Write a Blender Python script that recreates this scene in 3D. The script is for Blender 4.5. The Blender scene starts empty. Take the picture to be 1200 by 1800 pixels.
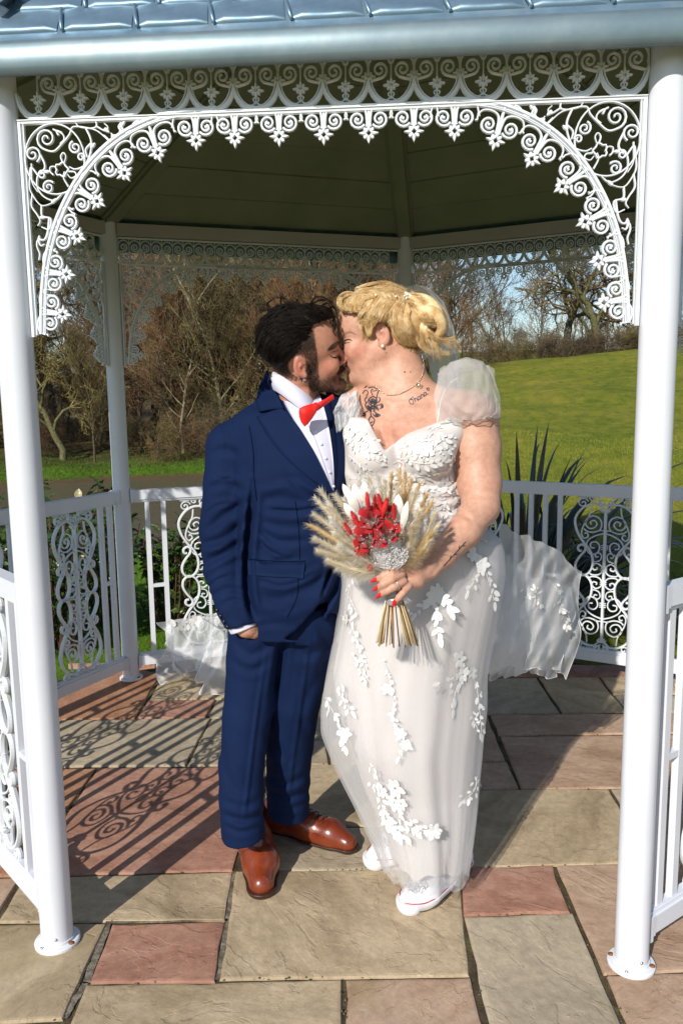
import bpy, bmesh, math, random
import numpy as np
from mathutils import Vector, Matrix
try:
    import openvdb as vdb
except ImportError:
    import pyopenvdb as vdb
random.seed(7); RNG = np.random.default_rng(7)
sc = bpy.context.scene
COL = sc.collection

# ---------------------------------------------------------------- camera
F = 1424.76; PITCH = .14675; YAW = -.12302; ROLL = -.01353
CAM = np.array([.25137, -3.2281, 1.5079])
_fw = np.array([math.sin(YAW)*math.cos(PITCH), math.cos(YAW)*math.cos(PITCH), -math.sin(PITCH)])
_rt = np.array([math.cos(YAW), -math.sin(YAW), 0.]); _up = np.cross(_rt, _fw)
_r2 = _rt*math.cos(ROLL)+_up*math.sin(ROLL); _u2 = -_rt*math.sin(ROLL)+_up*math.cos(ROLL)
cd = bpy.data.cameras.new('camera'); cam = bpy.data.objects.new('camera', cd); COL.objects.link(cam)
cd.sensor_fit = 'VERTICAL'; cd.sensor_height = 36; cd.lens = F/1800*36; cd.clip_end = 2000; cd.clip_start = .05
M = Matrix.Identity(4)
for i in range(3):
    M[i][0] = _r2[i]; M[i][1] = _u2[i]; M[i][2] = -_fw[i]; M[i][3] = CAM[i]
cam.matrix_world = M
sc.camera = cam

# ---------------------------------------------------------------- light
SUN_AZ = 21.5      # shadows run this many degrees to the right of +Y
SUN_EL = 32.0
w = bpy.data.worlds.new("World"); sc.world = w; w.use_nodes = True
nt = w.node_tree; nt.nodes.clear()
o_ = nt.nodes.new('ShaderNodeOutputWorld'); bg = nt.nodes.new('ShaderNodeBackground')
sky = nt.nodes.new('ShaderNodeTexSky'); sky.sky_type = 'NISHITA'; sky.sun_disc = False
sky.sun_elevation = math.radians(SUN_EL); sky.sun_rotation = math.radians(180+SUN_AZ)
sky.air_density = 1.0; sky.dust_density = .4; sky.ozone_density = 2.0
bg.inputs[1].default_value = .115
nt.links.new(sky.outputs[0], bg.inputs[0]); nt.links.new(bg.outputs[0], o_.inputs[0])
sl = bpy.data.lights.new('sun', 'SUN'); sl.energy = 4.6; sl.angle = math.radians(.53); sl.color = (1, .94, .85)
so = bpy.data.objects.new('sun', sl); COL.objects.link(so)
_a = math.radians(SUN_AZ); _e = math.radians(SUN_EL)
SUND = Vector((math.sin(_a)*math.cos(_e), math.cos(_a)*math.cos(_e), -math.sin(_e)))
so.rotation_euler = SUND.to_track_quat('-Z', 'Y').to_euler(); so.location = (-3, -8, 6)
vs = sc.view_settings; vs.view_transform = 'Standard'; vs.look = 'None'; vs.gamma = 1; vs.exposure = 0.04
vs.use_curve_mapping = False
sc.cycles.max_bounces = 8; sc.cycles.diffuse_bounces = 3; sc.cycles.transparent_max_bounces = 24

# ---------------------------------------------------------------- helpers
def ray(px, py):
    return _fw*F + _r2*(px-600) - _u2*(py-900)
def P(px, py, Y):
    d = ray(px, py); return CAM + d*((Y-CAM[1])/d[1])
def G(px, py, z=0.):
    d = ray(px, py); return CAM + d*((z-CAM[2])/d[2])
def D(px, py, dist):
    d = ray(px, py); return CAM + d/np.linalg.norm(d[:2])*dist
def mpp(p):            # metres per photo pixel at a point
    return float((np.asarray(p)-CAM)@_fw)/F

def mesh(name, verts, faces, mat=None, smooth=False):
    me = bpy.data.meshes.new(name)
    verts = np.asarray(verts, dtype=np.float32).reshape(-1, 3)
    if isinstance(faces, np.ndarray):
        nf, k = faces.shape
        me.vertices.add(len(verts)); me.vertices.foreach_set('co', verts.ravel())
        me.loops.add(nf*k); me.loops.foreach_set('vertex_index', faces.astype(np.int32).ravel())
        me.polygons.add(nf); me.polygons.foreach_set('loop_start', np.arange(0, nf*k, k, dtype=np.int32))
        me.update(calc_edges=True); me.validate()
    else:
        tot = np.array([len(f) for f in faces], dtype=np.int32); li = np.fromiter((i for f in faces for i in f), dtype=np.int32, count=int(tot.sum()))
        me.vertices.add(len(verts)); me.vertices.foreach_set('co', verts.ravel()); me.loops.add(len(li)); me.loops.foreach_set('vertex_index', li)
        me.polygons.add(len(tot)); me.polygons.foreach_set('loop_start', np.r_[0, np.cumsum(tot)[:-1]].astype(np.int32)); me.update(calc_edges=True); me.validate()
    me.polygons.foreach_set('use_smooth', np.full(len(me.polygons), bool(smooth)))
    if mat: me.materials.append(mat)
    return me
def obj(name, me, parent=None, loc=None, rot=None, scale=None, kind=None, label=None):
    o = bpy.data.objects.new(name, me); COL.objects.link(o)
    if parent: o.parent = parent
    if loc is not None: o.location = tuple(map(float, loc))
    if rot is not None: o.rotation_euler = rot
    if scale is not None: o.scale = scale
    if kind: o['kind'] = kind
    if label: o['label'] = label
    return o
def thing(name, label, cat, loc=(0, 0, 0), me=None, group=None, rot=None):
    o = obj(name, me, None, loc, rot); o['label'] = label; o['category'] = cat
    if group: o['group'] = group
    return o

_RING, _TF = {}, {}
class MB:
    """collects shapes into one mesh"""
    def __init__(s): s.v = []; s.f = []
    def add(s, v, f):
        b = len(s.v); s.v.extend([tuple(map(float, q)) for q in v]); s.f.extend([tuple(int(i)+b for i in q) for q in f])
    def box(s, c, d, R=None):
        v = [(x*d[0]/2, y*d[1]/2, z*d[2]/2) for x in (-1, 1) for y in (-1, 1) for z in (-1, 1)]
        if R is not None: v = [tuple(R @ Vector(q)) for q in v]
        v = [(q[0]+c[0], q[1]+c[1], q[2]+c[2]) for q in v]
        s.add(v, [(0, 1, 3, 2), (4, 6, 7, 5), (0, 4, 5, 1), (2, 3, 7, 6), (0, 2, 6, 4), (1, 5, 7, 3)])
    def tube(s, pts, rad, n=8, cap=True):
        pts = np.asarray(pts, float); m = len(pts)
        rad = np.asarray(rad, float)
        if rad.ndim == 0: rad = np.full(m, float(rad))
        t = np.empty_like(pts); t[1:-1] = pts[2:]-pts[:-2]; t[0] = pts[1]-pts[0]; t[-1] = pts[-1]-pts[-2]
        t /= np.sqrt((t*t).sum(1))[:, None]+1e-12
        T = t.tolist(); ax, ay, az = (0., 0., 1.) if abs(T[0][2]) < .9 else (1., 0., 0.)
        tx, ty, tz = T[0]; ux, uy, uz = ty*az-tz*ay, tz*ax-tx*az, tx*ay-ty*ax; U = []
        for tx, ty, tz in T:
            d = ux*tx+uy*ty+uz*tz; ux -= d*tx; uy -= d*ty; uz -= d*tz; L = math.sqrt(ux*ux+uy*uy+uz*uz)+1e-12; ux /= L; uy /= L; uz /= L; U.append((ux, uy, uz))
        U = np.array(U); W = np.stack([t[:, 1]*U[:, 2]-t[:, 2]*U[:, 1], t[:, 2]*U[:, 0]-t[:, 0]*U[:, 2], t[:, 0]*U[:, 1]-t[:, 1]*U[:, 0]], 1)
        if n not in _RING: q = np.arange(n)*2*math.pi/n; _RING[n] = (np.cos(q)[None, :, None], np.sin(q)[None, :, None])
        c, s_ = _RING[n]; V = pts[:, None, :]+(U[:, None, :]*c+W[:, None, :]*s_)*rad[:, None, None]
        k_ = (m, n, cap)
        if k_ not in _TF:
            Fc = [(i*n+k, i*n+(k+1) % n, (i+1)*n+(k+1) % n, (i+1)*n+k) for i in range(m-1) for k in range(n)]
            if cap: Fc += [tuple(range(n-1, -1, -1)), tuple((m-1)*n+k for k in range(n))]
            _TF[k_] = Fc
        b = len(s.v); s.v.extend(V.reshape(-1, 3).tolist()); s.f.extend([tuple([i+b for i in q]) for q in _TF[k_]])
    def stroke(s, pts, wd, t=.008):
        """flat cast ribbon in the u,v plane (x,z), y is the thickness"""
        pts = np.asarray(pts, float); m = len(pts)
        wd = np.broadcast_to(np.asarray(wd, float), (m,))
        g = np.gradient(pts, axis=0); g /= np.linalg.norm(g, axis=1)[:, None]+1e-12
        nrm = np.stack([-g[:, 1], g[:, 0]], 1)
        V = []
        for i in range(m):
            for a, b in ((-.5, 0), (-.28, -.5), (.28, -.5), (.5, 0), (.28, .5), (-.28, .5)):
                q = pts[i]+nrm[i]*wd[i]*a; V.append((q[0], b*t, q[1]))
        Fc = [(i*6+k, i*6+(k+1) % 6, (i+1)*6+(k+1) % 6, (i+1)*6+k) for i in range(m-1) for k in range(6)]
        Fc += [(5, 4, 3, 2, 1, 0), tuple((m-1)*6+k for k in range(6))]
        s.add(V, Fc)
    def me(s, name, mat=None, smooth=False): return mesh(name, s.v, s.f, mat, smooth)
def lathe(prof, n=24):
    mb = MB(); V = []; m = len(prof)
    for r, z in prof:
        for k in range(n): V.append((r*math.cos(2*math.pi*k/n), r*math.sin(2*math.pi*k/n), z))
    Fc = [(i*n+k, i*n+(k+1) % n, (i+1)*n+(k+1) % n, (i+1)*n+k) for i in range(m-1) for k in range(n)]
    Fc += [tuple(range(n-1, -1, -1)), tuple((m-1)*n+k for k in range(n))]
    mb.add(V, Fc); return mb
def crv(pts, n=6):
    """Catmull-Rom through the points"""
    p = np.asarray(pts, float); p = np.vstack([2*p[0]-p[1], p, 2*p[-1]-p[-2]]); out = []
    for i in range(1, len(p)-2):
        for k in range(n):
            t = k/n
            out.append(.5*(2*p[i]+(p[i+1]-p[i-1])*t+(2*p[i-1]-5*p[i]+4*p[i+1]-p[i+2])*t*t+(3*p[i]-p[i-1]-3*p[i+1]+p[i+2])*t**3))
    out.append(p[-2]); return np.array(out)
def spiral(c, r0, a0, turns, r1=None, n=20):
    """starts outside at radius r0, angle a0 (deg), winds in; turns>0 is counter-clockwise"""
    r1 = r0*.12 if r1 is None else r1
    t = np.linspace(0, 1, n); a = math.radians(a0)+t*turns*2*math.pi; r = r0+(r1-r0)*t
    return np.stack([c[0]+r*np.cos(a), c[1]+r*np.sin(a)], 1)

# ---------------------------------------------------------------- materials
def mat(name, col=(.8, .8, .8), rough=.5, metal=0., spec=.5, **kw):
    m = bpy.data.materials.new(name); m.use_nodes = True
    b = m.node_tree.nodes['Principled BSDF']
    b.inputs['Base Color'].default_value = (*col, 1); b.inputs['Roughness'].default_value = rough
    b.inputs['Metallic'].default_value = metal; b.inputs['Specular IOR Level'].default_value = spec
    for k, v in kw.items(): b.inputs[k.replace('_', ' ')].default_value = v
    return m
class NT:
    def __init__(s, m): s.t = m.node_tree; s.b = s.t.nodes['Principled BSDF']
    def n(s, kind, **kw):
        q = s.t.nodes.new('ShaderNode'+kind)
        for k, v in kw.items():
            if hasattr(q, k): setattr(q, k, v)
            else: q.inputs[k].default_value = v
        return q
    def l(s, a, b): s.t.links.new(a, b)
    def coord(s, which='Object'): return s.n('TexCoord').outputs[which]
    def noise(s, scale, detail=4, rough=.55, vec=None, dist=0.):
        q = s.n('TexNoise'); q.inputs['Scale'].default_value = scale; q.inputs['Detail'].default_value = detail
        q.inputs['Roughness'].default_value = rough; q.inputs['Distortion'].default_value = dist
        s.l(vec if vec is not None else s.coord(), q.inputs['Vector']); return q
    def ramp(s, fac, stops, interp='LINEAR'):
        q = s.n('ValToRGB'); e = q.color_ramp.elements; q.color_ramp.interpolation = interp
        while len(e) < len(stops): e.new(.5)
        for i, (p, c) in enumerate(stops): e[i].position = p; e[i].color = (*c, 1) if len(c) == 3 else c
        s.l(fac, q.inputs[0]); return q.outputs[0]
    def mix(s, a, b, fac, mode='MIX'):
        q = s.n('Mix', data_type='RGBA', blend_type=mode)
        for i, v in ((0, fac), (6, a), (7, b)):
            if hasattr(v, 'links'): s.l(v, q.inputs[i])
            elif i == 0: q.inputs[0].default_value = v
            else: q.inputs[i].default_value = (*v, 1)
        return q.outputs[2]
    def math(s, op, a, b=0.):
        q = s.n('Math', operation=op)
        for i, v in ((0, a), (1, b)):
            if hasattr(v, 'links'): s.l(v, q.inputs[i])
            else: q.inputs[i].default_value = v
        return q.outputs[0]
    def bump(s, h, strength=.3, dist=.01):
        q = s.n('Bump'); q.inputs['Strength'].default_value = strength; q.inputs['Distance'].default_value = dist
        s.l(h, q.inputs['Height']); s.l(q.outputs[0], s.b.inputs['Normal']); return q
    def base(s, c): s.l(c, s.b.inputs['Base Color'])
def noisy(name, stops, scale=6, rough=.6, bump=.2, bscale=None, bd=.004, detail=5, spec=.4, **kw):
    m = mat(name, rough=rough, spec=spec, **kw); t = NT(m)
    t.base(t.ramp(t.noise(scale, detail).outputs[0], stops))
    if bump: t.bump(t.noise(bscale or scale*4, 6).outputs[0], bump, bd)
    return m
M_white = mat('white_paint', (.80, .83, .88), .32, 0, .5)
t = NT(M_white); c = t.noise(3.5, 3)
t.base(t.mix(t.ramp(c.outputs[0], [(.3, (.68, .71, .77)), (.7, (.75, .78, .84))]), (.42, .38, .30), t.ramp(t.noise(55, 6, .75).outputs[0], [(.66, (0,)*3), (.74, (.55,)*3)]))); t.bump(t.noise(90, 3).outputs[0], .06, .001)
M_lace = mat('white_cast_paint', (.80, .84, .86), .4, 0, .5)
t = NT(M_lace); nz = t.noise(9, 5)
t.base(t.ramp(nz.outputs[0], [(.25, (.55, .56, .50)), (.36, (.70, .74, .77)), (.8, (.78, .81, .85))]))
t.bump(t.noise(160, 3).outputs[0], .15, .002)

# ---------------------------------------------------------------- gazebo plan
VX = [(-.804, -1.276), (-1.832, -.379), (-1.395, .789), (.047, 1.487), (1.499, .904), (1.728, -.320), (.756, -1.205)]
PV = [Vector((x, y, 0)) for x, y in VX]
Z_BAR, Z_RAIL, Z_BOT, Z_LACE, Z_BEAM, Z_POST = 2.157, 1.017, .072, 2.285, 2.352, 2.41
def off(v, d):        # plan point pushed away from the centre
    q = Vector((v[0], v[1], 0)); return q*(1+d/q.length)
def sst(a, b, x):
    q = np.clip((np.asarray(x, float)-a)/(b-a), 0, 1); return q*q*(3-2*q)
# ================================================================ gazebo
gaz = thing('gazebo', 'white painted metal gazebo with lacy cast brackets and blue-grey tiled roof', 'gazebo')
mb = lathe([(.030, .012), (.043, .0121), (.043, .016), (.043, .03), (.043, Z_POST-.02), (.043, Z_POST-.004), (.042, Z_POST), (.030, Z_POST+.001)], 40)
post_me = mb.me('post', M_white, True)
M_flange = mat('flange_paint', (.78, .8, .82), .45)
t = NT(M_flange); t.base(t.ramp(t.noise(16, 4).outputs[0], [(.27, (.30, .10, .03)), (.31, (.66, .62, .52)), (.38, (.74, .77, .80))]))
fl = lathe([(.060, 0), (.061, .003), (.061, .009), (.058, .012), (.046, .0125), (.046, .02)], 40).me('flange', M_flange, False)
M_steel = mat('steel', (.55, .55, .55), .3, .9)
M_rust = noisy('rust', [(.3, (.10, .03, .01)), (.7, (.35, .13, .04))], 90, .8)
scr = lathe([(.0045, 0), (.004, .003), (.001, .004)], 10).me('screw', M_steel, True)
rst = lathe([(.008, 0), (.007, .002), (.003, .0045)], 10).me('bolt', M_rust, True)
for i, v in enumerate(PV):
    po = obj('post', post_me, gaz, v)
    f_ = obj('base_flange', fl, po)
    for a in (-115, -20, 70, 160):
        q = math.radians(a)
        obj('bolt', rst if a in (-20, 160) else scr, po, (.052*math.cos(q), .052*math.sin(q), .012))
    s_ = obj('screw', scr, po, (.0425*math.cos(-1.2), .0425*math.sin(-1.2), .035)); s_.rotation_euler = (math.pi/2, 0, math.pi/2-1.2)

M_beam = noisy('beam_paint_shaded', [(.3, (.40, .38, .35)), (.7, (.47, .45, .42))], 3, .6, .1)  # warm grey for the ring beams, darkened to carry the shade under the roof
# --- beams, railings, lace for each side
def side_frame(i):
    a, b = PV[i], PV[(i+1) % 7]
    d = b-a; L = d.length; d.normalize(); return a, b, d, L, math.atan2(d.y, d.x)
def flower_mb(r=.0115, t=.011):
    mb = MB()
    # four pointed petals, four round lobes and a square ring
    for k in range(4):
        a = math.pi/2*k
        mb.stroke([(r*.62*math.cos(a), r*.62*math.sin(a)), (r*1.25*math.cos(a), r*1.25*math.sin(a)), (r*2.0*math.cos(a), r*2.0*math.sin(a))], [r*.75, r*.8, r*.08], t)
        a += math.pi/4
        mb.stroke([(r*.6*math.cos(a), r*.6*math.sin(a)), (r*1.0*math.cos(a), r*1.0*math.sin(a)), (r*1.35*math.cos(a), r*1.35*math.sin(a))], [r*.8, r*.95, r*.5], t*.9)
    ring = [(r*.72*math.cos(math.pi/2*k), r*.72*math.sin(math.pi/2*k)) for k in range(5)]
    mb.stroke(ring, r*.4, t)
    return mb
flower_me = flower_mb().me('cast_flower', M_lace)
MOD = .105
def frieze_me(n):
    """n cast modules, local u from 0 to n*MOD, v from 0 (bar) up to .128"""
    mb = MB(); H = Z_LACE-Z_BAR; W = n*MOD
    mb.stroke([(0, 0), (W, 0)], .012, .012); mb.stroke([(0, .004), (W, .004)], .004, .018)
    mb.stroke([(0, H), (W, H)], .010, .012)
    for k in range(n):
        u = k*MOD; c = u+MOD/2
        # bowl
        a = np.linspace(math.pi, 2*math.pi, 15); mb.stroke(np.stack([c+np.cos(a)*MOD*.5, .066+np.sin(a)*.058], 1), [.008+.008*math.sin(q-math.pi) for q in a], .010)
        a = np.linspace(math.pi*1.06, 1.94*math.pi, 13); mb.stroke(np.stack([c+np.cos(a)*MOD*.44, .070+np.sin(a)*.056], 1), .003, .014)
        # hanging flower of the bowl with its little fork
        mb.stroke([(c, H), (c, .02)], .0035, .006)
        for s in (-1, 1): mb.stroke(crv([(c, .026), (c+s*.008, .019), (c+s*.018, .018)], 3), .004, .006)
        for s in (-1, 1): mb.stroke(crv([(c, .036), (c+s*.007, .032), (c+s*.004, .026)], 3), .0035, .006)
        # cusp stem and upper scrolls
        mb.stroke([(u, .06), (u, H)], .0045, .008)
        for s in (-1, 1):
            cc = (u+s*.0260, .084)
            if 0 <= cc[0] <= W:
                sp = spiral(cc, .0185, -90 if s > 0 else -90, 1.5*s, .004, 22)
                mb.stroke(np.vstack([[(u+s*.005, .060)], sp]), np.r_[.005, np.linspace(.0062, .0045, 22)], .010)
                a = np.linspace(math.radians(200 if s > 0 else -20), math.radians(20 if s > 0 else 160), 9)
                mb.stroke(np.stack([cc[0]+.0262*np.cos(a)*1., .088+.030*np.sin(a)], 1), .0055, .009)
        for q, r in (((c, .050), .80), ((u, .070), .72)):
            if q[0] > .001:
                f = flower_mb(.0115*r, .012); mb.add([(x+q[0], y, z+q[1]) for x, y, z in f.v], f.f)
    return mb.me('lace_frieze', M_lace)
# valance unit pieces laid along any path of flowers
def arch_units(mb, FP, arch):
    """FP: flower positions; arch: points on the band nearest each flower"""
    n = len(FP)
    for i in range(n):
        f = np.array(FP[i]); b = np.array(arch[i]); nn = (b-f); h = np.linalg.norm(nn); nn /= h; tt = np.array([nn[1], -nn[0]])
        mb.stroke([f+nn*.010, f+nn*.030], [.004, .008], .008)
        for s in (-1, 1):
            c = f+nn*.030+tt*s*.0255
            a0 = math.degrees(math.atan2(*(f+nn*.012-c)[::-1]))
            sg = 1 if s > 0 else -1
            sp = spiral(c, .0195, a0, 1.62*sg, .004, 24)
            mb.stroke(sp, np.linspace(.0072, .0052, 24), .011)
            e = c-sp[-1]; 
            mb.stroke([c-tt*.0035, c+tt*.0035], .0075, .012)
            # outer arc from the flower stem over the scroll up to the band
            q = [f+nn*.014+tt*s*.004, f+nn*.026+tt*s*.0035, c+nn*.022-tt*s*.017, c+nn*.0305+tt*s*.002, c+nn*.026+tt*s*.022, c+nn*.012+tt*s*.029, c+nn*.004+tt*s*.0275]
            mb.stroke(crv(q, 4), np.linspace(.0075, .004, 25), .010)
            mb.stroke([c+nn*.004+tt*s*.0275, c+nn*.001+tt*s*.033], [.008, .002], .010)
        mb.stroke([f+nn*.03, b], [.010, .006], .008)
S2 = 1/1440.   # metres per unit of the 2x reference crop
def bc(p): return ((p[0]-45)*S2, -(p[1]-425)*S2)
BR_FL = [(162, 1072), (185, 935), (232, 807), (310, 692), (412, 602), (532, 540), (667, 505)]
BR_BAND = [(78, 1140), (84, 1060), (92, 985), (112, 880), (150, 770), (202, 672), (262, 590), (335, 520), (420, 465), (520, 425), (620, 408), (740, 402)]
def bracket_me():
    mb = MB()
    band = crv([bc(p) for p in BR_BAND], 5)
    mb.stroke(band, .0105, .014)
    bn = np.gradient(band, axis=0); bn /= np.linalg.norm(bn, axis=1)[:, None]; nn = np.stack([bn[:, 1], -bn[:, 0]], 1)
    mb.stroke(band+nn*.008, .004, .010); mb.stroke(band+nn*.0125, .0035, .014)
    FP = [np.array(bc(p)) for p in BR_FL]
    AR = [band[np.argmin(np.linalg.norm(band-f, axis=1))] for f in FP]
    arch_units(mb, FP, AR)
    # side strip against the post and its mouldings
    v0 = bc((45, 1150))[1]
    mb.stroke([(.004, 0), (.004, v0)], .012, .016); mb.stroke([(-.008, .128), (-.008, v0-.012)], .010, .022)
    mb.stroke([(.013, 0), (.013, v0+.004)], .004, .010)
    # spandrel circle
    a = np.linspace(0, 2*math.pi, 41); mb.stroke(np.stack([bc((168, 548))[0]+np.cos(a)*.0735, bc((168, 548))[1]+np.sin(a)*.0805], 1), .0045, .010)
    def sp(c, r, a0, tn, w=.0058): mb.stroke(spiral(bc(c), r*S2, a0, tn, .003, 22), np.linspace(w, w*.75, 22), .010)
    sp((143, 480), 34, -150, -1.6); sp((90, 530), 29, -60, 1.6); sp((243, 512), 22, 110, 1.5); sp((140, 640), 23, 40, 1.5)
    sp((262, 545), 14, 0, 1.2); sp((120, 598), 14, 90, 1.2)
    for c_, w_ in (([(112, 495), (128, 512), (165, 522), (195, 500), (225, 470), (240, 445), (290, 450), (325, 462), (360, 492)], .006),
                 ([(320, 424), (322, 446), (300, 452), (262, 446), (250, 432)], .005), ([(322, 446), (352, 462), (362, 450), (350, 438)], .005),
                 ([(285, 452), (300, 490), (296, 530), (275, 570), (240, 583), (218, 575)], .006),
                 ([(345, 476), (372, 498), (380, 482), (372, 470)], .006), ([(300, 500), (280, 520), (284, 545)], .006),
                 ([(116, 530), (130, 560), (128, 580), (104, 600), (100, 640), (122, 672), (160, 684), (188, 660)], .006),
                 ([(104, 600), (82, 572), (76, 600), (72, 640), (84, 670), (110, 700), (150, 692), (175, 672)], .005),
                 ([(80, 660), (74, 700), (92, 730), (102, 752), (92, 768)], .0055), ([(110, 700), (110, 735), (140, 745), (132, 780), (105, 772)], .006),
                 ([(84, 560), (82, 620), (100, 655)], .0045),
                 ([(135, 740), (126, 790), (112, 815), (90, 815), (84, 836), (92, 862), (88, 884)], .0065), ([(90, 815), (98, 835), (112, 830)], .006),
                 ([(350, 505), (400, 475), (405, 440), (420, 470), (440, 462), (452, 442), (470, 432), (462, 446)], .0065),
                 ([(410, 438), (400, 452), (412, 468)], .008),
                 ([(168, 450), (200, 466), (205, 485), (190, 498)], .005), ([(186, 470), (180, 455), (200, 462)], .006),
                 ([(210, 640), (195, 610), (200, 590)], .005), ([(160, 600), (150, 590), (150, 575), (165, 572), (175, 585)], .0048),
                 ([(195, 560), (190, 540), (200, 528), (208, 540), (202, 560)], .0048), ([(215, 590), (235, 592), (240, 605), (222, 612), (210, 600)], .0048)):
        q = crv([bc(p) for p in c_], 4); mb.stroke(q, np.linspace(w_, w_*.6, len(q)), .009)
    a = np.linspace(0, 2*math.pi, 17); rr = .015*(1+.18*np.cos(a*5)); c0 = bc((190, 583))
    mb.stroke(np.stack([c0[0]+rr*np.cos(a), c0[1]+rr*np.sin(a)], 1), .005, .009)
    for p, q in (((375, 480), 9), ((300, 512), 10), ((130, 588), 9), ((92, 818), 11), ((408, 446), 10), ((150, 690), 10), ((352, 456), 8), ((105, 740), 9)):
        a = math.radians(40*q); c1 = np.array(bc(p)); d = np.array([math.cos(a), math.sin(a)])
        mb.stroke([c1-d*.002, c1+d*.006, c1+d*.013], [.009, .010, .002], .009)
    return mb.me('lace_bracket', M_lace), FP, AR
bracket, BFP, BAR = bracket_me()
U0 = .046            # frame starts this far from the post axis
def valance_me(n, u0):
    mb = MB(); W = (n-1)*MOD
    FP = [np.array((u0+k*MOD, -.047)) for k in range(n)]; AR = [np.array((f[0], .006)) for f in FP]
    arch_units(mb, FP, AR)
    mb.stroke([(u0-.05, .016), (u0+W+.05, .016)], .004, .010); mb.stroke([(u0-.05, .008), (u0+W+.05, .008)], .012, .012)
    return mb.me('lace_valance', M_lace), FP
# --- railing ornament, drawn on the right half of the reference crop
OS = .93/850.
def oc(x, y, sx): return ((x-783)*OS*sx, (1040-y)*OS)
ORN = [([(803, 268), (848, 266), (892, 290), (924, 345), (916, 405), (888, 458), (856, 500), (838, 545), (838, 595), (858, 632), (888, 642), (913, 620), (916, 582), (898, 545), (876, 515), (872, 492), (888, 480), (906, 492), (904, 512), (890, 514)], .0135),
       ([(852, 280), (858, 325), (884, 380), (893, 422), (880, 446), (862, 436), (866, 418), (878, 420)], .0085),
       ([(789, 415), (828, 430), (862, 458), (868, 500), (845, 528), (815, 516), (806, 484), (822, 462), (846, 468), (848, 490), (830, 494)], .0085),
       ([(882, 395), (868, 408), (840, 412), (808, 398), (800, 366), (812, 338), (842, 326), (870, 345), (874, 372), (858, 392), (834, 388), (822, 368), (834, 350), (852, 358), (848, 372)], .0085),
       ([(789, 402), (800, 400), (815, 404)], .007),
       ([(842, 556), (826, 566), (802, 556), (796, 532), (808, 518), (824, 526), (822, 540), (810, 538)], .0075),
       ([(850, 628), (836, 636), (806, 632), (790, 610), (796, 586), (818, 574), (836, 590), (830, 608), (814, 604), (816, 594)], .0085)]
def ornament_me():
    mb = MB()
    for sx in (-1, 1):
        for fl_ in (0, 1):
            for pts, wd in ORN:
                pp = [(x, (1281-y) if fl_ else y) for x, y in pts]
                q = crv([oc(x, y, sx) for x, y in pp], 4)
                mb.stroke(q, wd, .020 if wd > .01 else .012)
            fy = (lambda y: 1281-y) if fl_ else (lambda y: y)
            for c_, r, tn in (((889, 262), 27, 1.5), ((846, 236), 17, 1.4)):
                s0 = spiral((0, 0), r, 200, tn, 3, 22)
                mb.stroke([oc(c_[0]+x, fy(c_[1]+y), sx) for x, y in s0], .0078, .014)
            mb.stroke([oc(800, fy(262), sx), oc(862, fy(268), sx)], .009, .014)
            mb.stroke(crv([oc(783, fy(290), sx), oc(800, fy(285), sx), oc(818, fy(262), sx), oc(806, fy(246), sx), oc(792, fy(258), sx), oc(798, fy(274), sx)], 4), .0085, .020)
            mb.stroke(crv([oc(788, fy(276), sx), oc(818, fy(248), sx), oc(812, fy(222), sx), oc(795, fy(206), sx)], 4), .008, .018)
            mb.stroke([oc(868, fy(232), sx), oc(915, fy(232), sx)], .007, .014); mb.stroke([oc(874, fy(222), sx), oc(908, fy(222), sx)], .007, .014)
            mb.stroke([oc(870, fy(211), sx), oc(913, fy(211), sx)], .010, .016); mb.stroke([oc(892, fy(206), sx), oc(892, fy(240), sx)], .010, .012)
            for yy in (298, 306, 478, 488, 498, 600, 610):
                mb.stroke([oc(783, fy(yy), sx), oc(798, fy(yy), sx)], .005, .018)
    mb.stroke([oc(783, 300, 1), oc(783, 981, 1)], .017, .022)
    for yy in (296, 985): mb.stroke([oc(762, yy, 1), oc(804, yy, 1)], .014, .02)
    return mb.me('scroll_ornament', M_lace)
orn_me = ornament_me()
def baluster_me():
    mb = MB(); mb.box((0, 0, (Z_RAIL+Z_BOT)/2), (.024, .020, Z_RAIL-Z_BOT-.062)); return mb.me('baluster', M_white)
bal_me = baluster_me()
rung = MB(); rung.box((0, 0, 0), (.0505, .018, .018)); rung_me = rung.me('rung', M_white)
def rail_me(L):
    mb = MB()
    mb.box((L/2, 0, 0), (L, .044, .050)); mb.box((L/2, 0, -.0305), (L, .030, .010)); mb.box((L/2, 0, -.038), (L, .022, .004))
    me = mb.me('rail', M_white); return me
brk_me = MB(); brk_me.box((0, 0, -.004), (.012, .054, .070)); brk_me.box((.012, 0, 0.0), (.014, .049, .056))
brk_me = brk_me.me('rail_bracket', M_white)
fr_cache = {}
for i in range(6):            # railing closes six sides; the front side (6->0) is open
    a, b, d, L, ang = side_frame(i)
    e = obj('railing_panel', None, gaz, a, (0, 0, ang))
    Lr = L-.10
    for nm, z in (('top_rail', Z_RAIL-.025), ('bottom_rail', Z_BOT+.025)):
        r_ = obj(nm, rail_me(Lr), e, (.05, 0, z))
        if nm == 'bottom_rail': r_.scale = (1, 1, -1)
        for u, s in ((.048, 1), (L-.048, -1)): obj('rail_bracket', brk_me, e, (u, 0, z), scale=(s, 1, 1))
    for fr in (.078, .130, .425, .475, .525, .575, .870, .922): obj('baluster', bal_me, e, (fr*L, 0, 0))
    for fr, dz in ((.104, -.03), (.450, .0), (.55, -.015), (.896, .02)): obj('rung', rung_me, e, (fr*L, 0, .53+dz), scale=((.052*L-.022)/.0505, 1, 1))
    so_ = Z_RAIL-.045-(Z_BOT+.052)
    for fr in (.275, .725):
        obj('scroll_ornament', orn_me, e, (fr*L, 0, Z_BOT+.0545), scale=(min(1, L/1.45), 1, so_/(.914)))
M_seam = mat('seam_dark', (.02, .02, .02), .8)
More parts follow.
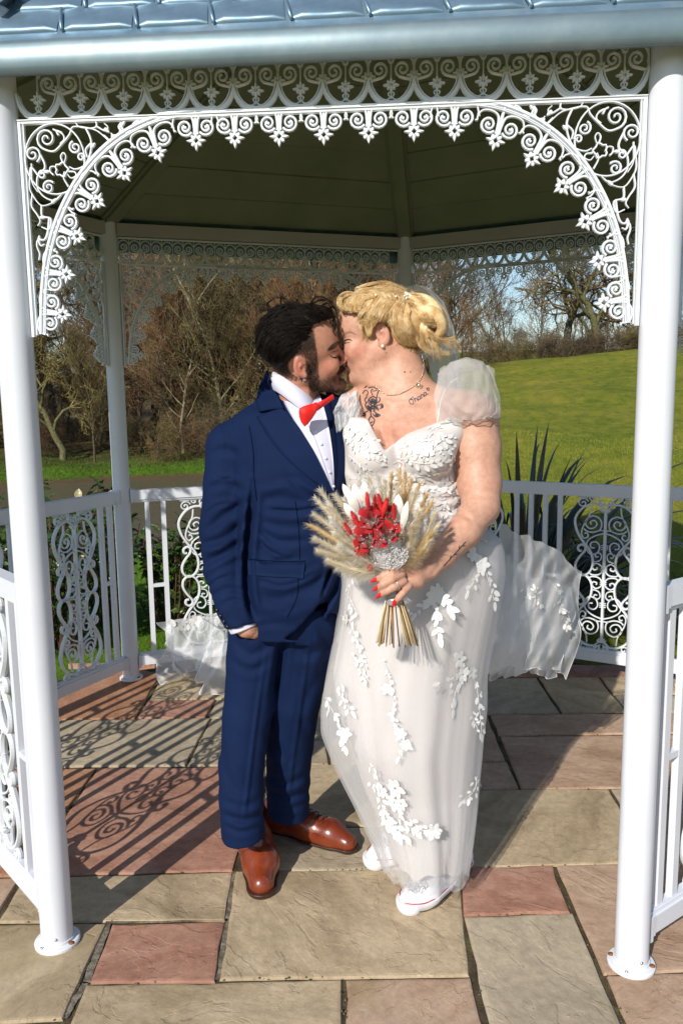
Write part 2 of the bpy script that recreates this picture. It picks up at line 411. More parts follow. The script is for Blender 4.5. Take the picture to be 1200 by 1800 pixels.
for i in range(7):
    a, b, d, L, ang = side_frame(i)
    e = obj('lace_panel', None, gaz, a, (0, 0, ang))
    Lw = L-2*U0; n = round(Lw/MOD); k = Lw/(n*MOD)
    if n not in fr_cache: fr_cache[n] = frieze_me(n)
    obj('lace_frieze', fr_cache[n], e, (U0, 0, Z_BAR), scale=(k, 1, 1))
    for s, u in ((1, U0), (-1, L-U0)):
        o = obj('lace_bracket', bracket, e, (u, 0, Z_BAR-.0), scale=(s*k, 1, 1))
        for f, ar in zip(BFP, BAR):
            an = math.atan2((f-ar)[1], (f-ar)[0])+math.pi/2
            obj('cast_flower', flower_me, e, (u+s*k*f[0], 0, Z_BAR+f[1]), (0, -an*s, 0))
    ua = bc((818, 0))[0]; nv = int((Lw/k-2*ua)/MOD+1.35)
    u0 = (Lw/k-(nv-1)*MOD)/2
    vm, FPs = valance_me(nv, u0)
    obj('lace_valance', vm, e, (U0, 0, Z_BAR-.006), scale=(k, 1, 1))
    for f in FPs: obj('cast_flower', flower_me, e, (U0+k*f[0], 0, Z_BAR-.006+f[1]))
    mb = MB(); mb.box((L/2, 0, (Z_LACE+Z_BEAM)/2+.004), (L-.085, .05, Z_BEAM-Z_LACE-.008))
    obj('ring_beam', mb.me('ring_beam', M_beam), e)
# --- roof
EAVE_Z0, EAVE_Z1 = 2.232, 2.304
APEX = Vector((0, 0, 3.90)); CAPEX = Vector((0, 0, 3.24))
OV = .105
M_metal = mat('roof_metal', (.30, .42, .50), .33, .6)
t = NT(M_metal); nz = t.noise(5, 6, .65)
t.base(t.ramp(nz.outputs[0], [(.25, (.13, .22, .30)), (.5, (.22, .33, .42)), (.75, (.36, .45, .50))]))
t.l(t.ramp(t.noise(14, 5).outputs[0], [(.3, (.34,)*3), (.75, (.6,)*3)]), t.b.inputs['Roughness'])
t.bump(t.noise(7, 4, .5).outputs[0], .2, .008)
M_fascia = mat('fascia_metal', (.4, .5, .54), .42, .45)
t = NT(M_fascia); nz = t.noise(4, 6, .7)
t.base(t.ramp(nz.outputs[0], [(.25, (.12, .19, .23)), (.55, (.20, .27, .30)), (.8, (.30, .35, .36))]))
t.bump(t.noise(5, 3, .5).outputs[0], .16, .010)
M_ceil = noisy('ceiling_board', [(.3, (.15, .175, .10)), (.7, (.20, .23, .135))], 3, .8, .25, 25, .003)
roof = obj('roof', None, gaz)
EV = [off(v, OV) for v in PV]
mbf = MB(); prof = [(.0, EAVE_Z0), (.012, EAVE_Z0-.002), (.020, EAVE_Z0+.012), (.023, EAVE_Z0+.035), (.018, EAVE_Z0+.060), (.006, EAVE_Z1), (-.012, EAVE_Z1+.004), (-.014, EAVE_Z1-.010), (-.022, EAVE_Z0+.004)]
for i in range(7):
    A, B = EV[i], EV[(i+1) % 7]; m_ = len(prof); ns = 1
    Vv = []
    for q in (A, B):
        for r, z in prof:
            c_ = off(q, r); Vv.append((c_.x, c_.y, z))
    f_ = MB(); f_.add(Vv, [(k, (k+1) % m_, m_+(k+1) % m_, m_+k) for k in range(m_)])
    o = obj('gutter', f_.me('gutter', M_fascia, True), roof)
    # roof face
    A3, B3 = Vector((A.x, A.y, EAVE_Z1-.004)), Vector((B.x, B.y, EAVE_Z1-.004))
    f_ = MB(); up_ = Vector((0, 0, .006))
    f_.add([A3, B3, APEX, A3-up_*2, B3-up_*2, APEX-up_*2], [(0, 1, 2), (3, 5, 4)])
    obj('roof_sheet', f_.me('roof_sheet', M_metal), roof)
    # ceiling boards and the hip rafters under them
    P0, P1 = off(PV[i], -.01), off(PV[(i+1) % 7], -.01)
    C0, C1 = Vector((P0.x, P0.y, Z_POST-.035)), Vector((P1.x, P1.y, Z_POST-.035))
    nb = 9
    for k in range(nb):
        s0, s1 = k/nb, (k+1)/nb-.004
        q = [C0.lerp(CAPEX, s0), C1.lerp(CAPEX, s0), C1.lerp(CAPEX, s1), C0.lerp(CAPEX, s1)]
        f_ = MB(); th = Vector((0, 0, .012)); q2 = [x+th for x in q]
        jx = Vector((0, 0, random.uniform(-.002, .002)))
        f_.add([x+jx for x in q]+q2, [(3, 2, 1, 0), (4, 5, 6, 7), (0, 1, 5, 4), (1, 2, 6, 5), (2, 3, 7, 6), (3, 0, 4, 7)])
        obj('ceiling_board', f_.me('ceiling_board', M_ceil), roof)
    rf = MB(); st = Vector((PV[i].x, PV[i].y, Z_POST-.045)).lerp(CAPEX, .0); dr = (CAPEX-st); ln = dr.length; dr.normalize()
    sd = Vector((-dr.y, dr.x, 0)).normalized(); dn = dr.cross(sd); 
    if dn.z > 0: dn = -dn
    for w0, d0 in ((.034, .030), (.050, .014)):
        v_ = []
        for p_ in (st, CAPEX):
            for s_, q_ in ((-1, 0), (1, 0), (1, 1), (-1, 1)): v_.append(p_+sd*s_*w0+dn*(q_*d0))
        rf.add(v_, [(0, 1, 5, 4), (1, 2, 6, 5), (2, 3, 7, 6), (3, 0, 4, 7), (0, 3, 2, 1), (4, 5, 6, 7)])
    obj('hip_rafter', rf.me('hip_rafter', M_ceil), roof)
    # soffit between beam and gutter
    Q = [off(PV[i], .03), off(PV[(i+1) % 7], .03), EV[(i+1) % 7], EV[i]]
    f_ = MB(); f_.add([(Q[0].x, Q[0].y, Z_BEAM+.006), (Q[1].x, Q[1].y, Z_BEAM+.006), (Q[2].x, Q[2].y, EAVE_Z1-.02), (Q[3].x, Q[3].y, EAVE_Z1-.02)], [(3, 2, 1, 0)])
    obj('soffit_board', f_.me('soffit_board', M_ceil), roof)
# embossed tiles, one by one on the front and its two neighbours
def tile_shape(w_, l_, h_=.0075):
    mb = MB(); g = .010
    nu = 7; V = []; rows = [(0, -.004), (.0, h_*.75), (.012, h_), (l_*.55, h_*.62), (l_, h_*.25)]
    for y, z in rows:
        for k in range(nu):
            s = k/(nu-1); e = 1 if 0 < k < nu-1 else 0
            V.append((g/2+(w_-g)*s+(.012*(y/l_)), y, z*e*(1+.12*math.sin(s*9+y*30)) if z > 0 else z))
    m_ = len(rows); mb.add(V, [(r*nu+k, r*nu+k+1, (r+1)*nu+k+1, (r+1)*nu+k) for r in range(m_-1) for k in range(nu-1)])
    return mb
TW, TL = .175, .092
tile_me = tile_shape(TW, TL+.006).me('roof_tile', M_metal, True)
rest = MB(); ts = tile_shape(TW, TL+.006)
roll = MB(); roll.tube([(-.010, -.004, .004), (.0, TL*.35, .007), (.012, TL*.95, .005)], [.0045, .0052, .0035], 8); roll_me = roll.me('tile_lap', M_metal, True)
for i in range(7):
    A, B = EV[i], EV[(i+1) % 7]; A3, B3 = Vector((A.x, A.y, EAVE_Z1)), Vector((B.x, B.y, EAVE_Z1))
    ux = (B3-A3); L = ux.length; ux.normalize(); foot = A3+ux*((APEX-A3).dot(ux)); uy = APEX-foot; Hh = uy.length; uy.normalize(); uz = ux.cross(uy)
    if uz.z < 0: uz = -uz
    R = Matrix((ux, uy, uz)).transposed(); fx = (foot-A3).dot(ux)
    rowi = 0; y = .035
    while y+TL < Hh-.05:
        xl = fx*(y+TL)/Hh+.0; xr = L-(L-fx)*(y+TL)/Hh
        x = xl-TW*(.5 if rowi % 2 else .1)
        while x < xr-.02:
            if x > fx*y/Hh-TW*.55 and x+TW < L-(L-fx)*y/Hh+TW*.5:
                p_ = A3+ux*x+uy*y
                if i == 6 and rowi < 8:
                    for me_, nm in ((tile_me, 'roof_tile'), (roll_me, 'tile_lap')):
                        o = obj(nm, me_, roof); o.matrix_basis = Matrix.Translation(p_) @ R.to_4x4()
                else: rest.add([p_+R @ Vector(q) for q in ts.v], ts.f)
            x += TW
        y += TL; rowi += 1
obj('roof_tiles_further', rest.me('roof_tiles_further', M_metal, True), roof, kind='stuff')
hip = MB()
for i in range(7):
    s_ = Vector((EV[i].x, EV[i].y, EAVE_Z1+.014)); hip.tube([s_, APEX+Vector((0, 0, .014))], [.026, .026], 10)
obj('hip_cap', hip.me('hip_cap', M_metal, True), roof)
fin = lathe([(.001, 3.87), (.09, 3.88), (.05, 3.93), (.02, 3.96), (.035, 4.00), (.015, 4.05), (.004, 4.17)], 16)
obj('finial', fin.me('finial', M_white, True), roof)
# ================================================================ patio
def slab_mat(name, cols, seed, moss=.25):
    m = mat(name, rough=.82, spec=.25); t = NT(m)
    co = t.coord('Object'); info = t.n('ObjectInfo')
    mp = t.n('VectorMath', operation='ADD'); t.l(co, mp.inputs[0])
    sc_ = t.n('VectorMath', operation='SCALE'); t.l(info.outputs['Random'], sc_.inputs['Scale']); sc_.inputs[0].default_value = (37, 23, 51)
    t.l(sc_.outputs[0], mp.inputs[1]); v = mp.outputs[0]
    vr = t.n('VectorRotate', rotation_type='Z_AXIS'); t.l(v, vr.inputs['Vector']); t.l(t.math('MULTIPLY', info.outputs['Random'], 40.), vr.inputs['Angle'])
    st = t.n('Mapping'); st.inputs['Scale'].default_value = (1, 1.7, 1); t.l(vr.outputs[0], st.inputs[0])
    n1 = t.noise(3.2, 8, .62, st.outputs[0], .6)
    c = t.ramp(n1.outputs[0], [(.28, cols[0]), (.45, cols[1]), (.6, cols[2]), (.75, cols[3])])
    n2 = t.noise(40, 6, .7, v); c = t.mix(c, t.ramp(n2.outputs[0], [(.3, (.55, .55, .55)), (.7, (1.25, 1.25, 1.25))]), .45, 'MULTIPLY')
    n3 = t.noise(1.7, 5, .6, v, .8)
    c = t.mix(c, cols[4], t.ramp(n3.outputs[0], [(.55, (0,)*3), (.70, (.6,)*3)]))
    n4 = t.noise(5.5, 6, .7, v, .3)
    c = t.mix(c, (.13, .125, .035), t.ramp(n4.outputs[0], [(.62, (0,)*3), (.74, (moss*1.6,)*3)]))
    # riven layers: stepped contours
    dn = t.noise(3.0, 7, .58, st.outputs[0], .7)
    tri = t.math('MULTIPLY', dn.outputs[0], 7.0); fr = t.math('FRACT', tri); fl = t.math('FLOOR', tri)
    edge = t.ramp(fr, [(.0, (0,)*3), (.10, (1,)*3), (1, (1,)*3)])
    h = t.math('ADD', fl, edge)
    h2 = t.math('ADD', t.math('MULTIPLY', h, .10), t.math('MULTIPLY', t.noise(60, 6, .65, v).outputs[0], .12))
    h3 = t.math('ADD', h2, t.math('MULTIPLY', t.noise(9, 5, .6, st.outputs[0]).outputs[0], .45))
    lk = t.ramp(fr, [(.0, (.50, .46, .40)), (.05, (1.18, 1.16, 1.12)), (.12, (1,)*3), (1, (1,)*3)])
    c = t.mix(c, lk, .5, 'MULTIPLY')
    t.base(c); t.bump(h3, .75, .014)
    return m
TAN = ((.28, .21, .125), (.41, .315, .20), (.52, .41, .27), (.40, .305, .195), (.31, .245, .13))
RED = ((.24, .12, .08), (.38, .195, .135), (.46, .265, .19), (.36, .22, .16), (.27, .14, .09))
PNK = ((.28, .18, .11), (.42, .28, .19), (.50, .355, .25), (.38, .27, .195), (.31, .24, .12))
ORA = ((.25, .12, .06), (.38, .19, .11), (.45, .25, .15), (.34, .19, .12), (.26, .14, .07))
GRY = ((.27, .22, .15), (.40, .33, .235), (.48, .40, .285), (.39, .315, .22), (.31, .25, .15))
MS = {k: [slab_mat('sandstone_'+n, v, 0, mo)] for k, n, v, mo in (('t', 'tan', TAN, .28), ('r', 'red', RED, .25), ('p', 'pink', PNK, .25), ('o', 'orange', ORA, .15), ('g', 'grey', GRY, .25))}
M_mortar = noisy('mortar_soil', [(.3, (.03, .022, .012)), (.55, (.085, .06, .032)), (.7, (.10, .10, .035)), (.82, (.19, .16, .11))], 16, .95, .8, 60, .01)
M_grit = noisy('mortar_pale', [(.3, (.07, .055, .035)), (.5, (.17, .145, .105)), (.7, (.30, .27, .22))], 40, .95, .8, 120, .006)
patio = obj('patio', None, kind='structure')
def poly_slab(pts, key, th=.035, gap=-.0008):
    """pts: ground points (x,y) in order; inset by the joint, rough edges, worn arris"""
    p = np.array([q[:2] for q in pts]); c = p.mean(0)
    area = .5*sum(p[i][0]*p[(i+1) % len(p)][1]-p[(i+1) % len(p)][0]*p[i][1] for i in range(len(p)))
    if area < 0: p = p[::-1]
    n = len(p); q = []
    for i in range(n):          # inset
        a, b, d = p[i-1], p[i], p[(i+1) % n]
        e1 = (b-a)/np.linalg.norm(b-a); e2 = (d-b)/np.linalg.norm(d-b)
        n1 = np.array([-e1[1], e1[0]]); n2 = np.array([-e2[1], e2[0]]); m_ = n1+n2; m_ /= max(.3, (m_@n1))
        q.append(b+m_*gap)
    out = []
    for i in range(n):
        a, b = q[i], q[(i+1) % n]; L = np.linalg.norm(b-a); k = max(3, min(14, int(L/.06)))
        e = (b-a)/L; nn = np.array([-e[1], e[0]])
        for j in range(k):
            s = j/k
            out.append(a+(b-a)*s+nn*(abs(random.gauss(0, .0026)) if j else .002)+e*(random.uniform(-.01, .01) if j else 0))
    out = np.array(out)-c; m_ = len(out); V = []
    zt = random.uniform(-.0015, .0015)
    for k_, z in ((1.0, -th), (1.0, -.007), (None, -.0012), (None, 0.)):
        for r in out:
            if k_ is None:
                rr = r*(1-(.004 if z < -.0005 else .012)/np.linalg.norm(r))
            else: rr = r
            V.append((rr[0], rr[1], z+zt))
    F_ = [(i*m_+k, i*m_+(k+1) % m_, (i+1)*m_+(k+1) % m_, (i+1)*m_+k) for i in range(3) for k in range(m_)]
    F_ += [tuple(3*m_+k for k in range(m_))]
    return obj('paving_slab', mesh('paving_slab', V, F_, MS[key][0]), patio, (c[0], c[1], 0))
def ln(a, b, x):      # photo y on the line a-b at photo x
    return a[1]+(b[1]-a[1])*(x-a[0])/(b[0]-a[0])
SL = [
 ('t', [(-140, 1626), (187, 1623), (112, 1790), (-190, 1808)]),
 ('t', [(150, 1731), (600, 1721), (603, 1990), (40, 2000)]),
 ('r', [(196, 1625), (396, 1619), (379, 1724), (158, 1727)]),
 ('p', [(607, 1721), (826, 1716), (900, 1985), (609, 1990)]),
 ('t', [(43, 1541), (409, 1532), (397, 1616), (-5, 1620)]),
 ('p', [(-150, 1548), (36, 1541), (-12, 1620), (-140, 1622)]),
 ('t', [(413, 1531), (807, 1525), (825, 1713), (386, 1721)]),
 ('r', [(810, 1525), (971, 1520), (1002, 1602), (806+9, 1608)]),
 ('g', [(815, 1611), (1005, 1604), (1170, 1978), (902, 1985)]),
 ('p', [(977, 1520), (1245, 1512), (1330, 1698), (1061, 1711)]),
 ('p', [(1065, 1714), (1330, 1702), (1480, 1960), (1175, 1975)]),
 ('g', [(470, 1455), (716, 1453), (724, 1527), (462, 1530)]),
 ('t', [(716, 1389), (1068, 1386), (1148, 1516), (724, 1526)]),
 ('g', [(1073, 1386), (1330, 1381), (1400, 1508), (1152, 1515)]),
 ('r', [(172, 1349), (463, 1346), (410, 1529), (48, 1538), (120, 1425)]),
 ('t', [(466, 1344), (640, 1342), (712, 1388), (714, 1450), (468, 1452)]),
 ('o', [(-60, 1352), (168, 1350), (116, 1425), (44, 1538), (-150, 1545)]),
 ('g', [(60, 1266), (370, 1262), (326, 1345), (-10, 1349)]),
 ('g', [(372, 1262), (565, 1261), (570, 1299), (350, 1301)]),
 ('g', [(350, 1303), (572, 1301), (578, 1342), (330, 1345)]),
 ('t', [(570, 1261), (640, 1260), (660, 1341), (582, 1341)]),
 ('o', [(30, 1218), (215, 1168), (282, 1184), (237, 1263), (60, 1264)]),
 ('t', [(285, 1182), (520, 1180), (520, 1227), (264, 1229)]),
 ('r', [(261, 1231), (378, 1229), (362, 1260), (241, 1262)]),
 ('g', [(381, 1229), (620, 1227), (630, 1259), (366, 1261)]),
 ('p', [(524, 1180), (700, 1178), (720, 1226), (524, 1227)]),
 ('t', [(624, 1227), (848, 1224), (860, 1255), (634, 1259)]),
 ('g', [(704, 1178), (860, 1190), (848, 1223), (724, 1226)]),
 ('g', [(835, 1192), (942, 1191), (984, 1253), (852, 1255)]),
 ('t', [(946, 1191), (1050, 1190), (1100, 1251), (988, 1253)]),
 ('t', [(1054, 1190), (1290, 1188), (1290, 1219), (1078, 1220)]),
 ('g', [(1080, 1222), (1300, 1221), (1310, 1249), (1103, 1251)]),
 ('p', [(640, 1261), (856, 1257), (888, 1337), (664, 1341)]),
 ('p', [(861, 1257), (1340, 1251), (1350, 1286), (876, 1292)]),
 ('p', [(879, 1294), (1350, 1289), (1390, 1379), (916, 1386)]),
 ('p', [(646, 1343), (890, 1339), (912, 1386), (716, 1387)]),
 ('r', [(700, 1165), (1320, 1170), (1292, 1187), (862, 1189), (704, 1176)]),
 ('o', [(120, 1166), (700, 1160), (700, 1176), (214, 1166)]),
]
for key, pts in SL: poly_slab([G(*p) for p in pts], key)
def filler(x0, x1, y0, y1, avoid=None):
    y = y0
    while y < y1-.05:
        h = random.choice((.29, .44, .59)); h = min(h, y1-y) if y1-y > .2 else y1-y; x = x0
        while x < x1-.05:
            w_ = random.choice((.3, .45, .6, .75)); w_ = w_ if x1-x-w_ > .2 else x1-x
            poly_slab([(x, y), (x+w_, y), (x+w_, y+h), (x, y+h)], random.choice('ttggpro')); x += w_
        y += h
filler(-3.4, 3.4, -2.25, -1.75+.02)
filler(-3.4, 3.4, -4.6, -2.25); filler(-3.2, -1.06, -1.73, -1.25); filler(1.28, 3.4, -1.73, -.85); filler(1.85, 3.4, -.85, -.35)
bp_ = [(-3.5, -4.7), (3.5, -4.7), (3.5, -.35), (1.95, -.35)]+[tuple(off(PV[i], .17))[:2] for i in (5, 4, 3, 2, 1)]+[(-3.5, -1.2)]
obj('mortar_bed', mesh('mortar_bed', [(x, y, z) for z in (-.008, -.06) for x, y in bp_], [tuple(range(len(bp_))), tuple(2*len(bp_)-1-i for i in range(len(bp_)))]+[(i, len(bp_)+i, len(bp_)+(i+1) % len(bp_), (i+1) % len(bp_)) for i in range(len(bp_))], M_mortar), patio)
gm = MB()
for (a, b, wd) in (((152, 1728), (190, 1622), .020), ((186, 1621), (400, 1617), .010), ((384, 1722), (412, 1534), .013), ((112, 1790), (152, 1726), .017)):
    A = G(*a, -.004); B = G(*b, -.004); e = (B-A)/np.linalg.norm(B-A); nn = np.array([-e[1], e[0], 0])*wd/2; k = 12
    V = []
    for j in range(k+1):
        q = A+(B-A)*j/k
        V += [q+nn*(1+random.uniform(-.3, .3)), q-nn*(1+random.uniform(-.3, .3))]
    gm.add(V, [(2*j, 2*j+1, 2*j+3, 2*j+2) for j in range(k)])
obj('mortar_pointing', gm.me('mortar_pointing', M_grit), patio)

jm = [MB(), MB()]; rgj = np.random.default_rng(9)
for key, pts in SL:
    q = [G(*p) for p in pts]
    for i in range(len(q)):
        A, B = q[i-1], q[i]; L = np.linalg.norm(B-A); n_ = int(L*26)
        if max(np.linalg.norm(A-CAM), np.linalg.norm(B-CAM)) > 5.5: continue
        for _ in range(n_):
            s_ = rgj.uniform(); p = A+(B-A)*s_+np.array([rgj.normal(0, .004), rgj.normal(0, .004), 0]); dens = .5+.5*math.sin(p[0]*9+i)+.4*math.sin(p[1]*7)
            if rgj.uniform() > dens: continue
            r = rgj.uniform(.0012, .0042); k = 0 if rgj.uniform() < .45 else 1
            jm[k].add([p+np.array([r*math.cos(a_)*rgj.uniform(.6, 1.3), r*math.sin(a_)*rgj.uniform(.6, 1.3), -.002]) for a_ in (0, 1.26, 2.5, 3.8, 5.0)]+[p+np.array([0, 0, r*.55])], [(0, 1, 5), (1, 2, 5), (2, 3, 5), (3, 4, 5), (4, 0, 5)])
obj('joint_moss', jm[0].me('joint_moss', noisy('moss', [(.3, (.03, .045, .008)), (.7, (.10, .12, .02))], 60, .95, .5, 200, .003), True), patio, kind='stuff')
obj('joint_grit', jm[1].me('joint_grit', noisy('grit', [(.3, (.06, .045, .028)), (.7, (.22, .18, .12))], 60, .95, .5, 200, .003), True), patio, kind='stuff')
# ================================================================ ground, pond, far land
def hgt(x, y):
    dx, dy = np.asarray(x, float)-CAM[0], np.asarray(y, float)-CAM[1]
    r = np.hypot(dx, dy); th = np.degrees(np.arctan2(dx, dy))
    zl = np.interp(r, [0, 6.0, 8.5, 11.2, 12.2, 20.6, 21.4, 22.2, 27, 60, 200, 1500], [-.09, -.09, -.30, -.62, -.95, -1.3, -.72, -.38, -.12, .9, 6, 40])
    zr = np.interp(r, [0, 5.6, 30, 36, 48, 80, 200, 1500], [-.09, -.09, 2.45, 2.6, 2.3, 4.0, 9.5, 60])
    # the hill top falls gently towards the pond and climbs to the right
    k = sst(-15, 2, th)*(1-sst(100, 150, np.abs(th)))
    tilt = np.clip((th-3.7)/9.7, -2, 2.2)*.38*sst(8, 30, r)*k
    z = zl*(1-k)+zr*k+tilt
    far = sst(60, 140, r); back = sst(80, 130, np.abs(th))
    z = z*(1-back)+back*np.interp(r, [0, 30, 1500], [-.09, -.2, 20])
    z = z+far*1.2*np.sin(th*.13+1)*1.0
    wob = .05*np.sin(x*.9+1.3)*np.sin(y*.7)+.03*np.sin(x*2.1+y*1.7)
    return z+wob*sst(6, 12, r)
th_ = np.radians(np.concatenate([np.arange(-180, -40, 6), np.arange(-40, 34, .4), np.arange(34, 180, 6)]))
rr_ = np.concatenate([np.arange(0.2, 12, .22), np.arange(12, 40, .45), np.geomspace(40, 1500, 40)])
T_, R_ = np.meshgrid(th_, rr_); X_ = CAM[0]+R_*np.sin(T_); Y_ = CAM[1]+R_*np.cos(T_); Z_ = hgt(X_, Y_)
nR, nT = T_.shape; idx = np.arange(nR*nT).reshape(nR, nT)
ii = np.stack([idx[:-1, :], np.roll(idx, -1, 1)[:-1, :], np.roll(idx, -1, 1)[1:, :], idx[1:, :]], -1).reshape(-1, 4)[:, ::-1]
M_lawn = mat('lawn_grass', rough=.9, spec=.15); t = NT(M_lawn)
ge = t.n('NewGeometry').outputs['Position']
st_ = t.n('Mapping'); st_.inputs['Scale'].default_value = (1, .45, 1); t.l(ge, st_.inputs[0])
n0 = t.noise(.55, 6, .7, ge, .5); n1 = t.noise(5, 8, .75, st_.outputs[0]); n2 = t.noise(70, 4, .6, ge)
c = t.ramp(n0.outputs[0], [(.3, (.11, .145, .014)), (.5, (.18, .20, .022)), (.7, (.25, .225, .036))])
c = t.mix(c, t.ramp(n1.outputs[0], [(.3, (.5, .6, .45)), (.48, (1, 1, 1)), (.66, (1.5, 1.3, 1.2))]), .9, 'MULTIPLY')
c = t.mix(c, t.ramp(n2.outputs[0], [(.3, (.5, .5, .5)), (.7, (1.5, 1.5, 1.4))]), .6, 'MULTIPLY')
# left of the gazebo: lusher green; rough brown ground on the far bank
sp = t.n('SeparateXYZ'); t.l(ge, sp.inputs[0])
xl = t.ramp(t.math('ADD', t.math('MULTIPLY', sp.outputs[0], -.1), .5), [(.45, (0,)*3), (.62, (1,)*3)])
c = t.mix(c, t.mix(c, (.35, .95, .5), 1, 'MULTIPLY'), t.math('MULTIPLY', xl, .75))
bk = t.n('Mapping'); t.l(ge, bk.inputs[0])
nb = t.noise(1.6, 6, .7, ge)
ds = t.n('VectorMath', operation='DISTANCE'); t.l(ge, ds.inputs[0]); ds.inputs[1].default_value = tuple(CAM)
far_ = t.ramp(t.math('MULTIPLY', t.math('ADD', ds.outputs['Value'], t.math('MULTIPLY', nb.outputs[0], 4.)), .02), [(.50, (0,)*3), (.53, (1,)*3)])
fl_ = t.math('MULTIPLY', far_, xl)
c = t.mix(c, t.ramp(nb.outputs[0], [(.3, (.045, .03, .016)), (.5, (.10, .07, .035)), (.62, (.07, .09, .02)), (.8, (.16, .12, .06))]), fl_)
lo = t.ramp(t.math('MULTIPLY', sp.outputs[2], -1.), [(.52, (0,)*3), (.62, (1,)*3)])
c = t.mix(c, (.10, .065, .035), lo)
t.base(c); t.bump(t.math('ADD', n1.outputs[0], t.math('MULTIPLY', n2.outputs[0], .6)), .8, .05)
terr = obj('lawn', mesh('lawn', np.stack([X_, Y_, Z_], -1).reshape(-1, 3), ii, M_lawn, True), kind='structure')
# pond water
M_water = mat('pond_water', (.12, .10, .07), .16, 0, .5); t = NT(M_water)
wv = t.n('Mapping'); wv.inputs['Scale'].default_value = (1, 2.4, 1); t.l(t.n('NewGeometry').outputs['Position'], wv.inputs[0])
t.bump(t.noise(3.2, 5, .62, wv.outputs[0], .5).outputs[0], .35, .10)
a_ = np.radians(np.arange(-75, 1, 2.5)); V = []; rs = [9.5, 13, 17, 22.5]
for r in rs:
    for q in a_: V.append((CAM[0]+r*math.sin(q), CAM[1]+r*math.cos(q), -.66))
k = len(a_); obj('pond', mesh('pond', V, [(i*k+j, i*k+j+1, (i+1)*k+j+1, (i+1)*k+j) for i in range(3) for j in range(k-1)], M_water, True), kind='structure')
# grass blades on the near lawn
def blades(n, th0, th1, r0, r1, hmin, hmax, wd, matl, name):
    th = np.radians(RNG.uniform(th0, th1, n)); u = RNG.uniform(0, 1, n); r = r0*(r1/r0)**u
    x = CAM[0]+r*np.sin(th); y = CAM[1]+r*np.cos(th)
    keep = (np.hypot(x, y) > 1.93) & ~((np.abs(x) < 3.5) & (y < 1.12)) & (hgt(x, y) > -.6)
    x, y, r = x[keep], y[keep], r[keep]; m = len(x); z = hgt(x, y)
    a = RNG.uniform(0, 6.28, m); h = RNG.uniform(hmin, hmax, m)*(1+.3*(r/r0-1)*.2); w_ = wd*(r/6+.4)
    lx, ly = RNG.normal(0, .4, m)*h, RNG.normal(0, .4, m)*h
    b = np.stack([x, y, z-.004], 1); s = np.stack([np.cos(a)*w_, np.sin(a)*w_, 0*w_], 1); tp = b+np.stack([lx, ly, h], 1)
    V = np.stack([b-s, b+s, tp], 1).reshape(-1, 3)
    return obj(name, mesh(name, V, np.arange(3*m).reshape(-1, 3), matl), kind='stuff')
M_blade = mat('grass_blade', rough=.7, spec=.2); t = NT(M_blade); ge = t.n('NewGeometry').outputs['Position']
sp = t.n('SeparateXYZ'); t.l(ge, sp.inputs[0]); n0 = t.noise(.8, 4, .6, ge); n1 = t.noise(30, 3, .6, ge)
c = t.ramp(n0.outputs[0], [(.3, (.12, .18, .016)), (.5, (.20, .24, .026)), (.7, (.29, .27, .042))])
c = t.mix(c, t.ramp(n1.outputs[0], [(.3, (.6,)*3), (.7, (1.4,)*3)]), .7, 'MULTIPLY')
xl = t.ramp(t.math('ADD', t.math('MULTIPLY', sp.outputs[0], -.1), .5), [(.45, (0,)*3), (.62, (1,)*3)])
c = t.mix(c, t.mix(c, (.4, .85, .5), 1, 'MULTIPLY'), t.math('MULTIPLY', xl, .75))
ds = t.n('VectorMath', operation='DISTANCE'); t.l(ge, ds.inputs[0]); ds.inputs[1].default_value = tuple(CAM)
t.base(t.mix(c, t.ramp(n0.outputs[0], [(.35, (.05, .045, .018)), (.5, (.06, .075, .015)), (.65, (.13, .10, .045))]), t.ramp(t.math('MULTIPLY', ds.outputs['Value'], .02), [(.36, (0,)*3), (.40, (.85,)*3)])))
blades(150000, -32, 24, 4.6, 14, .012, .035, .0016, M_blade, 'lawn_blades')
blades(30000, -32, -13, 20.8, 26, .02, .07, .0018, M_blade, 'bank_grass')
